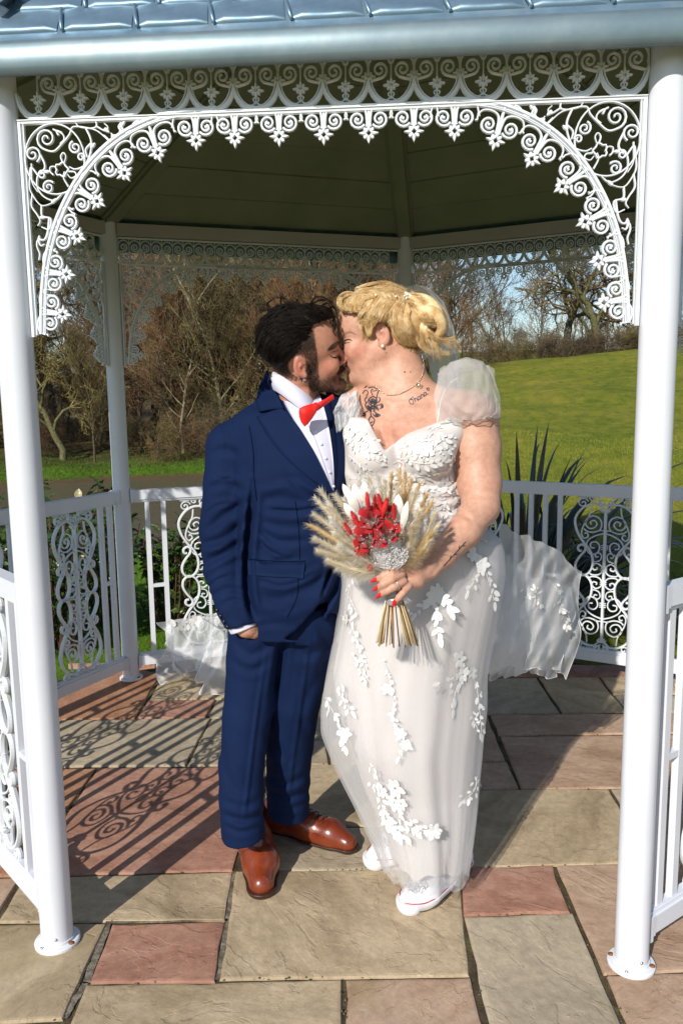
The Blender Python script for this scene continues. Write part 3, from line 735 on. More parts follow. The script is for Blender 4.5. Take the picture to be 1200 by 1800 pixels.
# ---------------------------------------------------------------- bare trees
def grow(seed, H, trunk_r, spread=.5, levels=4, kids=(6, 6, 5, 4), lens=(.55, .5, .5, .5), lean=(0, 0), start=.3, wig=.10, rmin=.008, up=.25, nt_=7, twig=None):
    rg = np.random.default_rng(seed); tr = MB(); cr = MB(); nkids = kids
    def branch(p, d, L, r, lv):
        n = 9 if lv == 0 else (6 if lv == 1 else 4); pts = [p]; dd = d.copy()
        for i in range(n):
            dd = dd+rg.normal(0, wig*(1+.4*lv), 3)+np.array([0, 0, up*.12*(lv > 0)]); dd /= np.linalg.norm(dd); pts.append(pts[-1]+dd*L/n)
        pts = np.array(pts); taper = np.linspace(1, .35 if lv < levels-1 else .25, n+1)
        (tr if lv <= 1 else cr).tube(pts, np.maximum(r*taper, rmin*.6), (nt_ if lv == 0 else 5 if lv == 1 else 3), cap=False)
        if lv >= levels: return
        k = nkids[lv]
        for j in range(k):
            s = start+(1-start)*(j+rg.uniform(.1, .9))/k if lv == 0 else rg.uniform(.18, 1)
            q = s*n; i0 = min(int(q), n-1); pp = pts[i0]+(pts[i0+1]-pts[i0])*(q-i0)
            td = pts[i0+1]-pts[i0]; td /= np.linalg.norm(td)
            a = rg.uniform(0, 6.28); sd = np.cross(td, [math.cos(a), math.sin(a), .3]); sd /= np.linalg.norm(sd)+1e-9
            ang = spread*rg.uniform(.6, 1.4); nd = td*math.cos(ang)+sd*math.sin(ang)
            branch(pp, nd/np.linalg.norm(nd), L*lens[lv]*rg.uniform(.6, 1.25)*(1.15-s*.45 if lv == 0 else 1), max(r*(.62-.22*s)*(1 if lv else .85), rmin), lv+1)
    d0 = np.array([lean[0], lean[1], 1.]); d0 /= np.linalg.norm(d0)
    branch(np.zeros(3), d0, H*.8, trunk_r, 0)
    return tr, cr
def bark(name, a, b, c_, sc_=9):
    return noisy(name, [(.3, a), (.5, b), (.72, c_)], sc_, .9, .5, 30, .02)
M_bk = {'grey': bark('bark_grey', (.05, .04, .03), (.13, .11, .08), (.20, .19, .12)),
        'pale': bark('bark_pale', (.10, .09, .05), (.22, .19, .11), (.33, .30, .18), 5),
        'brown': bark('bark_brown', (.04, .028, .018), (.09, .065, .04), (.14, .11, .06)),
        'moss': bark('bark_moss', (.05, .05, .02), (.13, .12, .05), (.20, .18, .09))}
def twigm(name, a, b, c_):
    m = mat(name, rough=.85, spec=.2); t = NT(m); oi = t.n('ObjectInfo')
    cc = t.ramp(t.noise(.9, 3).outputs[0], [(.3, a), (.5, b), (.7, c_)])
    t.base(t.mix(cc, t.ramp(oi.outputs['Random'], [(0, (.75,)*3), (1, (1.35, 1.3, 1.2))]), 1, 'MULTIPLY')); return m
M_tw = {'red': twigm('twigs_red', (.10, .055, .030), (.18, .105, .055), (.25, .16, .08)),
        'tan': twigm('twigs_tan', (.075, .055, .025), (.14, .11, .05), (.20, .17, .075)),
        'dark': twigm('twigs_dark', (.06, .045, .030), (.13, .10, .065), (.20, .155, .10)),
        'olive': twigm('twigs_olive', (.09, .07, .025), (.17, .14, .05), (.24, .20, .08))}
TREES = {}
def tree(px, r, protoname, s, label, cat='tree', group=None, rz=0, name='bare_tree', tm=None, dz=0, sz=None):
    d = ray(px, 689); d = d/np.linalg.norm(d[:2]); x, y = CAM[0]+d[0]*r, CAM[1]+d[1]*r
    tr, cr, bm, tw = TREES[protoname]
    o = thing(name, label, cat, (x, y, float(hgt(x, y))-.05+dz), group=group, rot=(0, 0, rz)); o.scale = (s, s, sz or s)
    for nm, me_ in (('trunk', tr), ('crown', cr)):
        q = obj(nm, me_, o)
        if nm == 'crown' and tm: q.material_slots[0].link = 'OBJECT'; q.material_slots[0].material = M_tw[tm]
    return o
def proto(name, bm, tw, **kw):
    tr, cr = grow(**kw); TREES[name] = (tr.me('trunk', M_bk[bm], True), cr.me('crown', M_tw[tw]), bm, tw)
proto('oak', 'grey', 'dark', seed=11, H=9, trunk_r=.26, spread=.85, kids=(10, 7, 6, 5), lens=(.62, .55, .5, .45), start=.22, wig=.16, rmin=.014, up=.2)
proto('oak2', 'moss', 'tan', seed=23, H=9, trunk_r=.24, spread=.8, kids=(9, 7, 6, 5), lens=(.66, .55, .5, .45), start=.2, wig=.18, rmin=.014, up=.2)
proto('willow', 'brown', 'red', seed=5, H=7, trunk_r=.07, spread=.5, kids=(12, 8, 6, 5), lens=(.5, .5, .5, .45), start=.08, wig=.10, rmin=.0075, up=.9)
proto('willow2', 'brown', 'red', seed=8, H=7, trunk_r=.06, spread=.55, kids=(13, 8, 6, 5), lens=(.5, .55, .5, .45), start=.04, wig=.12, rmin=.0075, up=.9)
proto('birch', 'pale', 'tan', seed=31, H=8, trunk_r=.085, spread=.75, kids=(14, 6, 5, 3), lens=(.38, .5, .5, .45), start=.15, wig=.07, rmin=.009, up=.5)
proto('birch2', 'pale', 'tan', seed=37, H=7, trunk_r=.085, spread=.8, kids=(12, 6, 5, 3), lens=(.42, .5, .5, .45), start=.15, wig=.11, rmin=.009, up=.5)
proto('scrub', 'brown', 'dark', seed=41, H=2.6, trunk_r=.03, spread=.9, kids=(16, 8, 5, 3), lens=(.7, .6, .5, .4), start=.02, wig=.2, rmin=.006, up=.3)
proto('scrub2', 'brown', 'tan', seed=43, H=2.4, trunk_r=.03, spread=1.0, kids=(18, 8, 5, 3), lens=(.7, .6, .5, .4), start=.02, wig=.22, rmin=.006, up=.2)
# pale birches and leaning trunks standing in front of the thicket
tree(392, 25.5, 'birch', .95, 'pale upright birch trunk beyond the pond, just left of the groom\'s shoulder', rz=1.0, name='birch_tree')
tree(318, 24.5, 'birch2', .62, 'leaning pale-barked birch beyond the pond between the back post and the groom', rz=2.4, name='birch_tree')
tree(478, 27, 'birch2', .95, 'pale birch rising behind the groom\'s head', rz=4.0, name='birch_tree')
tree(570, 28, 'birch', .92, 'pale birch seen between the two heads', rz=2.2, name='birch_tree')
# left bank
tree(-30, 27, 'oak2', .98, 'big mossy oak with twisted boughs at the left edge beyond the pond', rz=.4, name='oak_tree')
tree(95, 40, 'oak', 1.15, 'dark spreading oak far left behind the willow scrub', rz=2, name='oak_tree')
tree(104, 24.3, 'oak2', .46, 'small tree with a stout straight trunk on the left bank grass', rz=1.1, name='small_tree', tm='olive')
tree(160, 23.6, 'willow', .50, 'many-stemmed grey sallow on the far bank left of the back post', rz=1.1, name='sallow_tree', tm='tan')
tree(40, 25, 'willow2', .6, 'greenish sallow on the far bank beside the left front post', rz=.3, name='sallow_tree', tm='olive')
ORD = ['nearest', 'second', 'third', 'fourth', 'fifth', 'sixth', 'seventh', 'eighth', 'ninth', 'tenth', 'eleventh', 'twelfth', 'thirteenth', 'fourteenth', 'fifteenth', 'sixteenth', 'seventeenth', 'eighteenth', 'nineteenth', 'twentieth', 'twenty-first', 'twenty-second', 'twenty-third', 'twenty-fourth', 'twenty-fifth', 'twenty-sixth', 'twenty-seventh', 'twenty-eighth', 'twenty-ninth', 'thirtieth', 'thirty-first', 'thirty-second', 'thirty-third', 'thirty-fourth']
TONE = {'red': 'reddish', 'tan': 'tan', 'dark': 'dark brown', 'olive': 'olive', None: 'brown'}
lab = ['reddish bare alder in the thicket beyond the pond', 'reddish bare alder in the thicket beyond the pond']
k = 0
for r, step, s0 in ((26.5, 27, .80), (30, 33, 1.0), (35, 38, 1.25), (42, 48, 1.5)):
    x = 175+random.uniform(0, 20); kk = 0; rown = {26.5: 'front', 30: 'second', 35: 'third', 42: 'rear'}[r]
    while x < (700 if r < 40 else 800):
        tree(x, r+random.uniform(-1, 1), random.choice(['willow', 'willow2']), s0*random.uniform(.8, 1.15)*(.92 if x > 640 else 1), f'{TONE[(tq := random.choice(["red", "red", "tan", "dark"]))]} bare alder, {ORD[kk]} rightward from the back left post, {rown} row of the thicket', group='alders of the thicket', rz=random.uniform(0, 6.28), name='alder_tree', tm=tq); kk += 1
        x += step*random.uniform(.75, 1.25)
for i in range(14):
    tree(-60+i*19+random.uniform(-6, 6), random.uniform(27, 38), random.choice(['willow', 'willow2']), random.uniform(.45, .75), f'low {TONE[(tq := random.choice(["tan", "olive", "dark"]))]} sallow in the left bank scrub, {ORD[i]} counting from the left edge', group='sallows of the left bank', rz=random.uniform(0, 6), name='sallow_tree', tm=tq)
for i in range(34):
    px = -40+i*21+random.uniform(-9, 9)
    tree(px, random.uniform(22.6, 25.5) if px > 210 else random.uniform(26, 30), random.choice(['scrub', 'scrub2']), random.uniform(.35, .75), f'{TONE[(tq := random.choice(["dark", "olive", "tan", "red"]))]} bramble by the far water edge, {ORD[i]} counting from the left edge', cat='bush', group='brambles by the pond', rz=random.uniform(0, 6), name='bramble_bush', tm=tq)
for i in range(22):
    tree(-120-i*34+random.uniform(-8, 8), random.uniform(27, 36), random.choice(['willow', 'willow2', 'oak2', 'scrub']), random.uniform(.6, 1.0), f'brown bare tree on the far bank beyond the left edge, {ORD[i]} leftward', group='trees beyond the left edge', rz=random.uniform(0, 6), tm=random.choice(['tan', 'olive', 'dark', 'red']))
# right: oaks on the hill crest, hedge under them
for px, r, pn, s, lb, tm in ((985, 41, 'oak', .84, 'spreading bare oak on the crest, left of the pair above the lawn', None), (1052, 40, 'oak2', .86, 'bare oak with thick upright boughs just left of the right front post', None),
                         (1020, 46, 'oak2', .92, 'bare oak standing back between two others on the crest', 'dark'), (1120, 41, 'oak', .82, 'bare oak hidden partly by the right front post', None),
                         (858, 42, 'willow', .56, 'feathery bare thorn tree right of the veil', 'tan'), (905, 44, 'willow2', .64, 'feathery bare thorn tree left of the crest oaks', 'dark'), (815, 52, 'willow', .60, 'reddish bare tree seen beside the veil', 'red'),
                         (765, 56, 'oak', .62, 'distant bare oak behind the bride\'s hair', 'tan')):
    tree(px, r, pn, s, lb, rz=px*.7, tm=tm, name='oak_tree' if 'oak' in pn else 'thorn_tree')
for i in range(30):
    px = 838+i*13+random.uniform(-4, 4); rr = random.uniform(37.5, 40)
    tree(px, rr, random.choice(['scrub', 'scrub2']), random.uniform(.42, .72)*(1+.5*sst(930, 1060, px)), f'low {TONE[(tq := random.choice(["dark", "dark", "tan"]))]} hedge bush on the lawn crest, {ORD[i]} rightward from the bride\'s sleeve', cat='bush', group='hedge bushes on the crest', rz=random.uniform(0, 6), name='hedge_bush', tm=tq, sz=.55)
for i in range(32):
    px = 700+i*16+random.uniform(-5, 5); rr = random.uniform(95, 125)
    tree(px, rr, random.choice(['scrub', 'scrub2', 'willow']), random.uniform(1.2, 1.9)*(1 if i % 3 else 1.2)*.8, f'distant {TONE[(tq := random.choice(["dark", "red", "tan"]))]} hedgerow tree over the fields, {ORD[i]} rightward from the bride\'s hair', cat='tree', group='distant hedgerow trees', rz=random.uniform(0, 6), name='hedgerow_tree', tm=tq)
# ---------------------------------------------------------------- flax plant behind the bride
M_flax = mat('flax_leaf', rough=.35, spec=.5); t = NT(M_flax)
oi = t.n('ObjectInfo'); c = t.ramp(oi.outputs['Random'], [(0, (.045, .065, .048)), (.5, (.075, .095, .075)), (.8, (.085, .07, .055)), (1, (.12, .075, .05))])
sx = t.n('Mapping'); sx.inputs['Scale'].default_value = (60, 60, 2); t.l(t.coord(), sx.inputs[0])
t.base(t.mix(c, t.ramp(t.noise(3, 3, .5, sx.outputs[0]).outputs[0], [(.3, (.7,)*3), (.7, (1.4,)*3)]), .8, 'MULTIPLY'))
fb = P(915, 1010, 2.0); fb[2] = -.08
flax = thing('flax_plant', 'dark purple-green flax plant with long sword leaves behind the railing', 'plant', fb)
rgf = np.random.default_rng(3)
for i in range(230):
    a = rgf.uniform(0, 6.28); tilt = rgf.uniform(.12, 1.25); L = rgf.uniform(1.1, 1.75)*(1 if tilt > .5 else .85); wd = rgf.uniform(.016, .029)
    if math.sin(a) < -.25 and tilt > .35: a = -a
    d = np.array([math.cos(a)*math.sin(tilt), math.sin(a)*math.sin(tilt), math.cos(tilt)]); s_ = np.array([-math.sin(a), math.cos(a), 0.])
    tw_ = rgf.normal(0, .35); s_ = s_*math.cos(tw_)+np.cross(d, s_)*math.sin(tw_)
    p = np.array([math.cos(a), math.sin(a), 0])*rgf.uniform(.02, .13); V = []; n = 12; droop = rgf.uniform(.12, .42)*(1+tilt)
    if rgf.uniform() < .25: droop *= 1.9
    for k in range(n+1):
        s = k/n; w_ = wd*(min(1, .5+s*2.2))*(1-s**3.2)+.0008; nn = np.cross(s_, d)
        V += [p-s_*w_, p+nn*w_*-.35, p+s_*w_]
        p = p+d*L/n; d = d+np.array([0, 0, -1])*droop*s*.9; d /= np.linalg.norm(d)
    f = [(3*k+j, 3*k+j+1, 3*k+j+4, 3*k+j+3) for k in range(n) for j in (0, 1)]
    obj('leaf', mesh('leaf', V, f, M_flax, True), flax)
# ---------------------------------------------------------------- broadleaf shrubs by the left panels
def leafm(name, a, b, edge):
    m = mat(name, rough=.28, spec=.5); t = NT(m); co = t.coord('UV') if 0 else t.coord('Object'); oi = t.n('ObjectInfo')
    c = t.mix(a, b, oi.outputs['Random']); 
    at = t.n('Attribute', attribute_name='edge'); e = t.math('MULTIPLY', at.outputs['Fac'], edge)
    t.base(t.mix(c, (.42, .36, .14), e)); return m
M_leaf = leafm('shrub_leaf', (.028, .065, .012), (.055, .11, .02), .25)
M_leafp = leafm('shrub_leaf_pale', (.35, .29, .16), (.48, .42, .26), .5)
M_leafr = leafm('shrub_leaf_red', (.16, .03, .015), (.24, .07, .02), .0)
def leaf_mesh(name, m, L=.062, W=.017, curl=.25):
    V = []; n = 7; E = []
    for k in range(n+1):
        s = k/n; w_ = W*math.sin(math.pi*min(1, s*.92+.08))**.8*(1 if s < .95 else .2); z = -curl*L*s*s
        wv_ = .004*math.sin(k*2.3)
        for q in (-1, -.5, 0, .5, 1): V.append((L*s, w_*q, z+abs(q)*w_*.35+wv_*abs(q))); E.append(1. if abs(q) == 1 else 0.)
    f = [(5*k+j, 5*k+j+1, 5*k+j+6, 5*k+j+5) for k in range(n) for j in range(4)]
    me_ = mesh(name, V, f, m, True); at = me_.attributes.new('edge', 'FLOAT', 'POINT'); at.data.foreach_set('value', E); return me_
LM = [leaf_mesh('leaf', M_leaf), leaf_mesh('leaf', M_leaf, .05, .02, .5), leaf_mesh('leaf', M_leafp, .06, .02, .1), leaf_mesh('leaf', M_leafr, .035, .007, .1)]
M_stem = noisy('shrub_stem', [(.3, (.08, .03, .02)), (.7, (.16, .09, .05))], 20, .8, .2)
def shrub(name, label, c, rad, h, n, rg, k_leaf=240, pale=.05):
    o = thing(name, label, 'shrub', c); st = MB(); rest = [MB(), MB()]; cnt = 0; tips = []
    for i in range(n):
        a = rg.uniform(0, 6.28); q = rad*math.sqrt(rg.uniform()); b = np.array([q*math.cos(a)*.5*1.0, q*math.sin(a)*.5, 0])
        tp = np.array([q*math.cos(a), q*math.sin(a), h*rg.uniform(.65, 1.0)*(1-.25*(q/rad)**2)])
        mid = (b+tp)/2+rg.normal(0, .04, 3); pts = crv([b, mid, tp], 5); st.tube(pts, np.linspace(.006, .002, len(pts)), 4, False)
        tips.append(pts)
    tot = n*17; ids = rg.permutation(tot)
    for j in range(tot):
        pts = tips[j % n]; s = 1-rg.uniform()**1.5*.85; q = s*(len(pts)-1); i0 = min(int(q), len(pts)-2); p = pts[i0]+(pts[i0+1]-pts[i0])*(q-i0)
        a = rg.uniform(0, 6.28); el = rg.uniform(-.5, .9); u = rg.uniform()
        ty = 2 if u < pale else (3 if (u < pale+.05 and s > .9) else (0 if u < .6 else 1)); sc_ = rg.uniform(.7, 1.25)
        Rm = Matrix.Rotation(a, 3, 'Z') @ Matrix.Rotation(-el, 3, 'Y') @ Matrix.Rotation(rg.uniform(-.8, .8), 3, 'X')
        if cnt < k_leaf:
            l = obj('leaf', LM[ty], o); l.matrix_basis = Matrix.Translation(Vector(p)) @ Rm.to_4x4() @ Matrix.Scale(sc_, 4); cnt += 1
        else:
            b = rest[0]; me_ = LM[0]; V = [Vector(p)+Rm @ (v.co*sc_) for v in me_.vertices]; b.add(V, [tuple(f.vertices) for f in me_.polygons])
    obj('stems', st.me('stems', M_stem, True), o)
    if rest[0].v: obj('foliage', rest[0].me('foliage', M_leaf, True), o, kind='stuff')
    return o
rgs = np.random.default_rng(17)
sg = [G(105, 1120), G(172, 1075), G(60, 1060), G(300, 1075)]
for g_, rad, h, n, lb, pale in ((sg[0], .36, .98, 60, 'evergreen shrub with glossy leaves close behind the left scroll panel', .05),
                                (sg[1], .34, 1.02, 60, 'evergreen shrub with one pale curled leaf on top, beside the back left post', .07),
                                (sg[2], .40, 1.0, 54, 'evergreen shrub at the far left, beside the left front post', .03),
                                (sg[3], .27, .80, 40, 'evergreen shrub right of the back left post', .08)):
    gx, gy = float(g_[0]), float(g_[1])
    shrub('evergreen_shrub', lb, (gx, gy, -.08), rad, h, n, rgs, 240, pale)
lfp = obj('leaf', leaf_mesh('leaf', M_leafp, .075, .026, .2), bpy.data.objects['evergreen_shrub.001']); _p = Vector(P(138, 878, sg[1][1]-.1))-bpy.data.objects['evergreen_shrub.001'].location; lfp.location = _p; lfp.rotation_euler = (1.4, -1.5, .4)
# litter bed along the patio edge
M_lit = [noisy('dead_leaf', [(.3, (.10, .045, .02)), (.6, (.22, .11, .05)), (.8, (.33, .20, .10))], 6, .8, .2)]
def rim_pts(n, d0, d1, sides, rg):
    out = []
    for j in range(n):
        i = sides[rg.integers(len(sides))]; s = rg.uniform(); v = PV[i].lerp(PV[(i+1) % 7], s); v = off(v, rg.uniform(d0, d1)); out.append((v.x, v.y))
    return out
lt = MB()
for x, y in rim_pts(2200, .14, .42, [1, 2], rgs):
    a = rgs.uniform(0, 6.28); L = rgs.uniform(.012, .03); z = -.075+rgs.uniform(0, .03)
    V = [(x, y, z), (x+L*math.cos(a)-L*.4*math.sin(a), y+L*math.sin(a)+L*.4*math.cos(a), z+rgs.uniform(-.004, .012)), (x+2*L*math.cos(a), y+2*L*math.sin(a), z+rgs.uniform(0, .01)), (x+L*math.cos(a)+L*.4*math.sin(a), y+L*math.sin(a)-L*.4*math.cos(a), z+rgs.uniform(-.004, .012))]
    lt.add(V, [(0, 1, 2, 3)])
obj('leaf_litter', lt.me('leaf_litter', M_lit[0]), kind='stuff')
bd = MB(); V = []
for i, d in ((1, 0), (2, 0), (3, 0)):
    for dd in (.09, .50): q = off(PV[i], dd); V.append((q.x, q.y, -.072))
obj('flower_bed', mesh('flower_bed', V, [(0, 1, 3, 2), (2, 3, 5, 4)], M_mortar), kind='structure')
M_pet = mat('red_petal', (.5, .01, .01), .6)
pm = MB()
for px, py in ((1130, 803), (1120, 1057), (1088, 1060), (1176, 965), (1098, 880), (1165, 995), (262, 1130), (1105, 1068), (1195, 928), (1010, 1082)):
    p = G(px, py, -.07); L = .012
    pm.add([(p[0]-L, p[1], p[2]), (p[0], p[1]-L*.6, p[2]+.01), (p[0]+L, p[1], p[2]+.004), (p[0], p[1]+L*.6, p[2]+.012)], [(0, 1, 2, 3)])
obj('fallen_petals', pm.me('fallen_petals', M_pet), kind='stuff')
# ================================================================ figures: implicit surfaces
from mathutils.bvhtree import BVHTree
class Sdf:
    def __init__(s, lo, hi, vx):
        s.lo = np.array(lo, np.float32); s.vx = vx; s.n = np.ceil((np.array(hi)-s.lo)/vx).astype(int)+1
        s.d = np.full(s.n, .3, np.float32); s.T = (np.eye(3), np.zeros(3))
    def _sub(s, lo, hi):
        a = np.clip(np.floor((lo-s.lo)/s.vx).astype(int), 0, s.n-1); b = np.clip(np.ceil((hi-s.lo)/s.vx).astype(int)+1, 0, s.n)
        if (b <= a).any(): return None
        ax = [s.lo[i]+s.vx*np.arange(a[i], b[i], dtype=np.float32) for i in range(3)]
        g = np.meshgrid(*ax, indexing='ij')
        return tuple(slice(a[i], b[i]) for i in range(3)), np.stack(g, -1)
    def _put(s, sl, d, k, op='u'):
        o = s.d[sl]
        if op == 'u':
            if k > 0: h = np.clip(.5+.5*(o-d)/k, 0, 1); s.d[sl] = o*(1-h)+d*h-k*h*(1-h)
            else: s.d[sl] = np.minimum(o, d)
        elif op == 's':
            if k > 0: h = np.clip(.5-.5*(o+d)/k, 0, 1); s.d[sl] = o*(1-h)+(-d)*h+k*h*(1-h)
            else: s.d[sl] = np.maximum(o, -d)
        elif op == 'i': s.d[sl] = np.maximum(o, d)
    def cone(s, a, b, ra, rb, k=.01, op='u', sq=None):
        a, b = np.asarray(a, float), np.asarray(b, float); m = max(ra, rb)+k+3*s.vx
        q = s._sub(np.minimum(a, b)-m, np.maximum(a, b)+m)
        if q is None: return
        sl, p = q; ab = b-a; t = np.clip(((p-a)@ab)/max(ab@ab, 1e-9), 0, 1)[..., None]
        d = np.linalg.norm(p-(a+t*ab), axis=-1)-(ra+(rb-ra)*t[..., 0]); s._put(sl, d, k, op)
    def chain(s, pts, k=.01, op='u'):
        for (a, ra), (b, rb) in zip(pts[:-1], pts[1:]): s.cone(a, b, ra, rb, k, op)
    def ell(s, c, r, R=None, k=.01, op='u'):
        c = np.asarray(c, float); r = np.asarray(r, float); m = r.max()+k+3*s.vx
        q = s._sub(c-m, c+m)
        if q is None: return
        sl, p = q; v = p-c
        if R is not None: v = v@np.asarray(R)      # columns of R are the axes
        k0 = np.linalg.norm(v/r, axis=-1); k1 = np.linalg.norm(v/r**2, axis=-1)+1e-9
        s._put(sl, k0*(k0-1)/k1, k, op)
    def stack(s, rows, k=.02, pw=2.3, op='u'):
        """rows: (centre xyz, half width x, half depth y, turn) sorted by z; elliptic sections"""
        rows = sorted(rows, key=lambda r: r[0][2]); Z = np.array([r[0][2] for r in rows])
        A = np.array([[r[0][0], r[0][1], r[1], r[2], r[3] if len(r) > 3 else 0] for r in rows])
        m = A[:, 2:4].max()+.03
        q = s._sub(np.array([A[:, 0].min()-m, A[:, 1].min()-m, Z[0]-.03]), np.array([A[:, 0].max()+m, A[:, 1].max()+m, Z[-1]+.03]))
        sl, p = q; z = p[..., 2]; I = [np.interp(z, Z, A[:, j]) for j in range(5)]
        dx, dy = p[..., 0]-I[0], p[..., 1]-I[1]; c_, s_ = np.cos(I[4]), np.sin(I[4])
        u, v = dx*c_+dy*s_, -dx*s_+dy*c_
        f = (np.abs(u/I[2])**pw+np.abs(v/I[3])**pw)**(1/pw)
        d = (f-1)*np.minimum(I[2], I[3]); d = np.maximum(d, np.maximum(Z[0]-z, z-Z[-1])); s._put(sl, d, k, op)
    def half(s, pt, nrm, op='s', k=.004, lo=None, hi=None):
        nrm = np.asarray(nrm, float); nrm /= np.linalg.norm(nrm)
        q = s._sub(np.array(lo) if lo is not None else s.lo, np.array(hi) if hi is not None else s.lo+s.vx*s.n)
        sl, p = q; s._put(sl, -((p-np.asarray(pt))@nrm), k, op)     # removes the side the normal points to
    def fold(s, lines):
        """lines in photo pixels: (points, width px, depth m) pressed in along the view direction"""
        near, px, py, _p = s.band(.035); add = np.zeros(px.shape, np.float32)
        for pts, wd, dep in lines:
            pts = crv(pts, 4) if len(pts) > 2 else np.array(pts, float); best = np.full(px.shape, 1e9, np.float32); fade = np.ones(px.shape, np.float32)
            m = (px > pts[:, 0].min()-3*wd) & (px < pts[:, 0].max()+3*wd) & (py > pts[:, 1].min()-3*wd) & (py < pts[:, 1].max()+3*wd)
            if not m.any(): continue
            qx, qy = px[m], py[m]; bd = np.full(qx.shape, 1e9, np.float32); tt = np.zeros(qx.shape, np.float32); n_ = len(pts)-1
            for i in range(n_):
                a, b = pts[i], pts[i+1]; ab = b-a; t = np.clip(((qx-a[0])*ab[0]+(qy-a[1])*ab[1])/(ab@ab+1e-9), 0, 1)
                e = np.hypot(qx-a[0]-t*ab[0], qy-a[1]-t*ab[1]); u = e < bd; bd[u] = e[u]; tt[u] = ((i+t)/n_)[u]
            add[m] += dep*(np.exp(-(bd/wd)**2)-.55*np.exp(-((bd-2.1*wd)/(1.1*wd))**2))*np.clip(np.sin(np.pi*np.clip(tt*.92+.04, 0, 1))*1.6, 0, 1)
        s.d[near] += add
    def band(s, w_):
        ix = np.argwhere(np.abs(s.d) < w_); p = s.lo+s.vx*ix; v = p-CAM; q = v@_fw; return tuple(ix.T), 600+F*(v@_r2)/q, 900-F*(v@_u2)/q, p
    def outline_cut(s, poly, ymax=9., k=.003, keep=False):
        """cuts away what lies inside an outline (photo pixels) on the near side of plane y=ymax"""
        near, qx, qy, P_ = s.band(.05); ok = P_[:, 1] < ymax; near = tuple(k_[ok] for k_ in near); qx, qy = qx[ok], qy[ok]; p = np.array(poly, float)
        ins = np.zeros(qx.shape, bool); dm = np.full(qx.shape, 1e9)
        for i in range(len(p)):
            a, b = p[i-1], p[i]; c = ((a[1] > qy) != (b[1] > qy)) & (qx < (b[0]-a[0])*(qy-a[1])/(b[1]-a[1]+1e-12)+a[0]); ins ^= c
            ab = b-a; t = np.clip(((qx-a[0])*ab[0]+(qy-a[1])*ab[1])/(ab@ab+1e-9), 0, 1); dm = np.minimum(dm, np.hypot(qx-a[0]-t*ab[0], qy-a[1]-t*ab[1]))
        d = np.where(ins, -dm, dm)*.0016
        if keep: d = -d
        o = s.d[near]; h = np.clip(.5-.5*(o+d)/k, 0, 1); s.d[near] = o*(1-h)+(-d)*h+k*h*(1-h)
    def out(s):
        g = vdb.FloatGrid(.3); g.copyFromArray(np.clip(s.d, -.3, .3).astype(np.float32)); pts, q = g.convertToQuads(0.0)
        v = pts*s.vx+s.lo
        # one light smoothing pass evens out the voxel steps
        return v.astype(np.float64), q[:, ::-1].copy() if False else q
def sm(v, q, it=2, lam=.5):
    n = len(v); e = np.vstack([q[:, [0, 1]], q[:, [1, 2]], q[:, [2, 3]], q[:, [3, 0]]]); cnt = np.bincount(e.ravel(), minlength=n).astype(float)
    for _ in range(it):
        a = np.zeros_like(v)
        for j in range(3): a[:, j] = np.bincount(e[:, 0], v[e[:, 1], j], n)+np.bincount(e[:, 1], v[e[:, 0], j], n)
        v = v+lam*(a/np.maximum(cnt, 1)[:, None]-v)
    return v
def sdf_obj(s, name, m, parent, it=2, tint=None, loc=None, **kw):
    v, q = s.out(); v = sm(v, q, it)
    me_ = mesh(name, v, q, m, True)
    # make sure the faces look outwards
    bv = BVHTree.FromPolygons([tuple(x) for x in v], [tuple(x) for x in q.tolist()])
    if tint is not None:
        at = me_.attributes.new('tint', 'FLOAT_COLOR', 'POINT'); at.data.foreach_set('color', np.c_[tint(v), np.ones(len(v))].astype(np.float32).ravel())
    vol = np.einsum('ij,ij->i', v[q[:, 0]], np.cross(v[q[:, 1]], v[q[:, 2]])).sum()
    if vol < 0: me_.flip_normals()
    o = obj(name, me_, parent, **kw); o.matrix_parent_inverse = Matrix.Identity(4)
    if parent is not None: o.location = -Vector(parent.location)
    return o, bv
def child(name, me_, parent, **kw):
    o = obj(name, me_, parent, **kw); o.location = -Vector(parent.location); return o
def hitp(px, py, bv, lift=0., back=None):
    d = Vector(ray(px, py)).normalized(); h = bv.ray_cast(Vector(CAM), d)
    if h[0] is None:
        if back is not None: p = Vector(P(px, py, back)); return p, -d
        h2 = None
        for r in (4, 9, 16, 26, 40):
            for a in range(8):
                q = Vector(ray(px+r*math.cos(a*.785), py+r*math.sin(a*.785))).normalized(); g = bv.ray_cast(Vector(CAM), q)
                if g[0] is not None: h2 = g; break
            if h2: break
        if h2 is None: return Vector(P(px, py, -.9)), -d
        p = Vector(CAM)+d*(h2[0]-Vector(CAM)).length; n = h2[1]
    else: p, n = h[0], h[1]
    if n.dot(d) > 0: n = -n
    return p+n*lift, n
def hits(bvs, px, py, lift=0.):
    best = None
    for b in bvs:
        d = Vector(ray(px, py)).normalized(); h = b.ray_cast(Vector(CAM), d)
        if h[0] is not None and (best is None or h[3] < best[2]):
            n = h[1] if h[1].dot(d) < 0 else -h[1]; best = (h[0]+n*lift, n, h[3])
    return best
def resamp(p, n):
    p = np.asarray(p, float); s = np.r_[0, np.cumsum(np.linalg.norm(np.diff(p, axis=0), axis=1))]; t = np.linspace(0, s[-1], n)
    return np.stack([np.interp(t, s, p[:, j]) for j in range(p.shape[1])], 1)
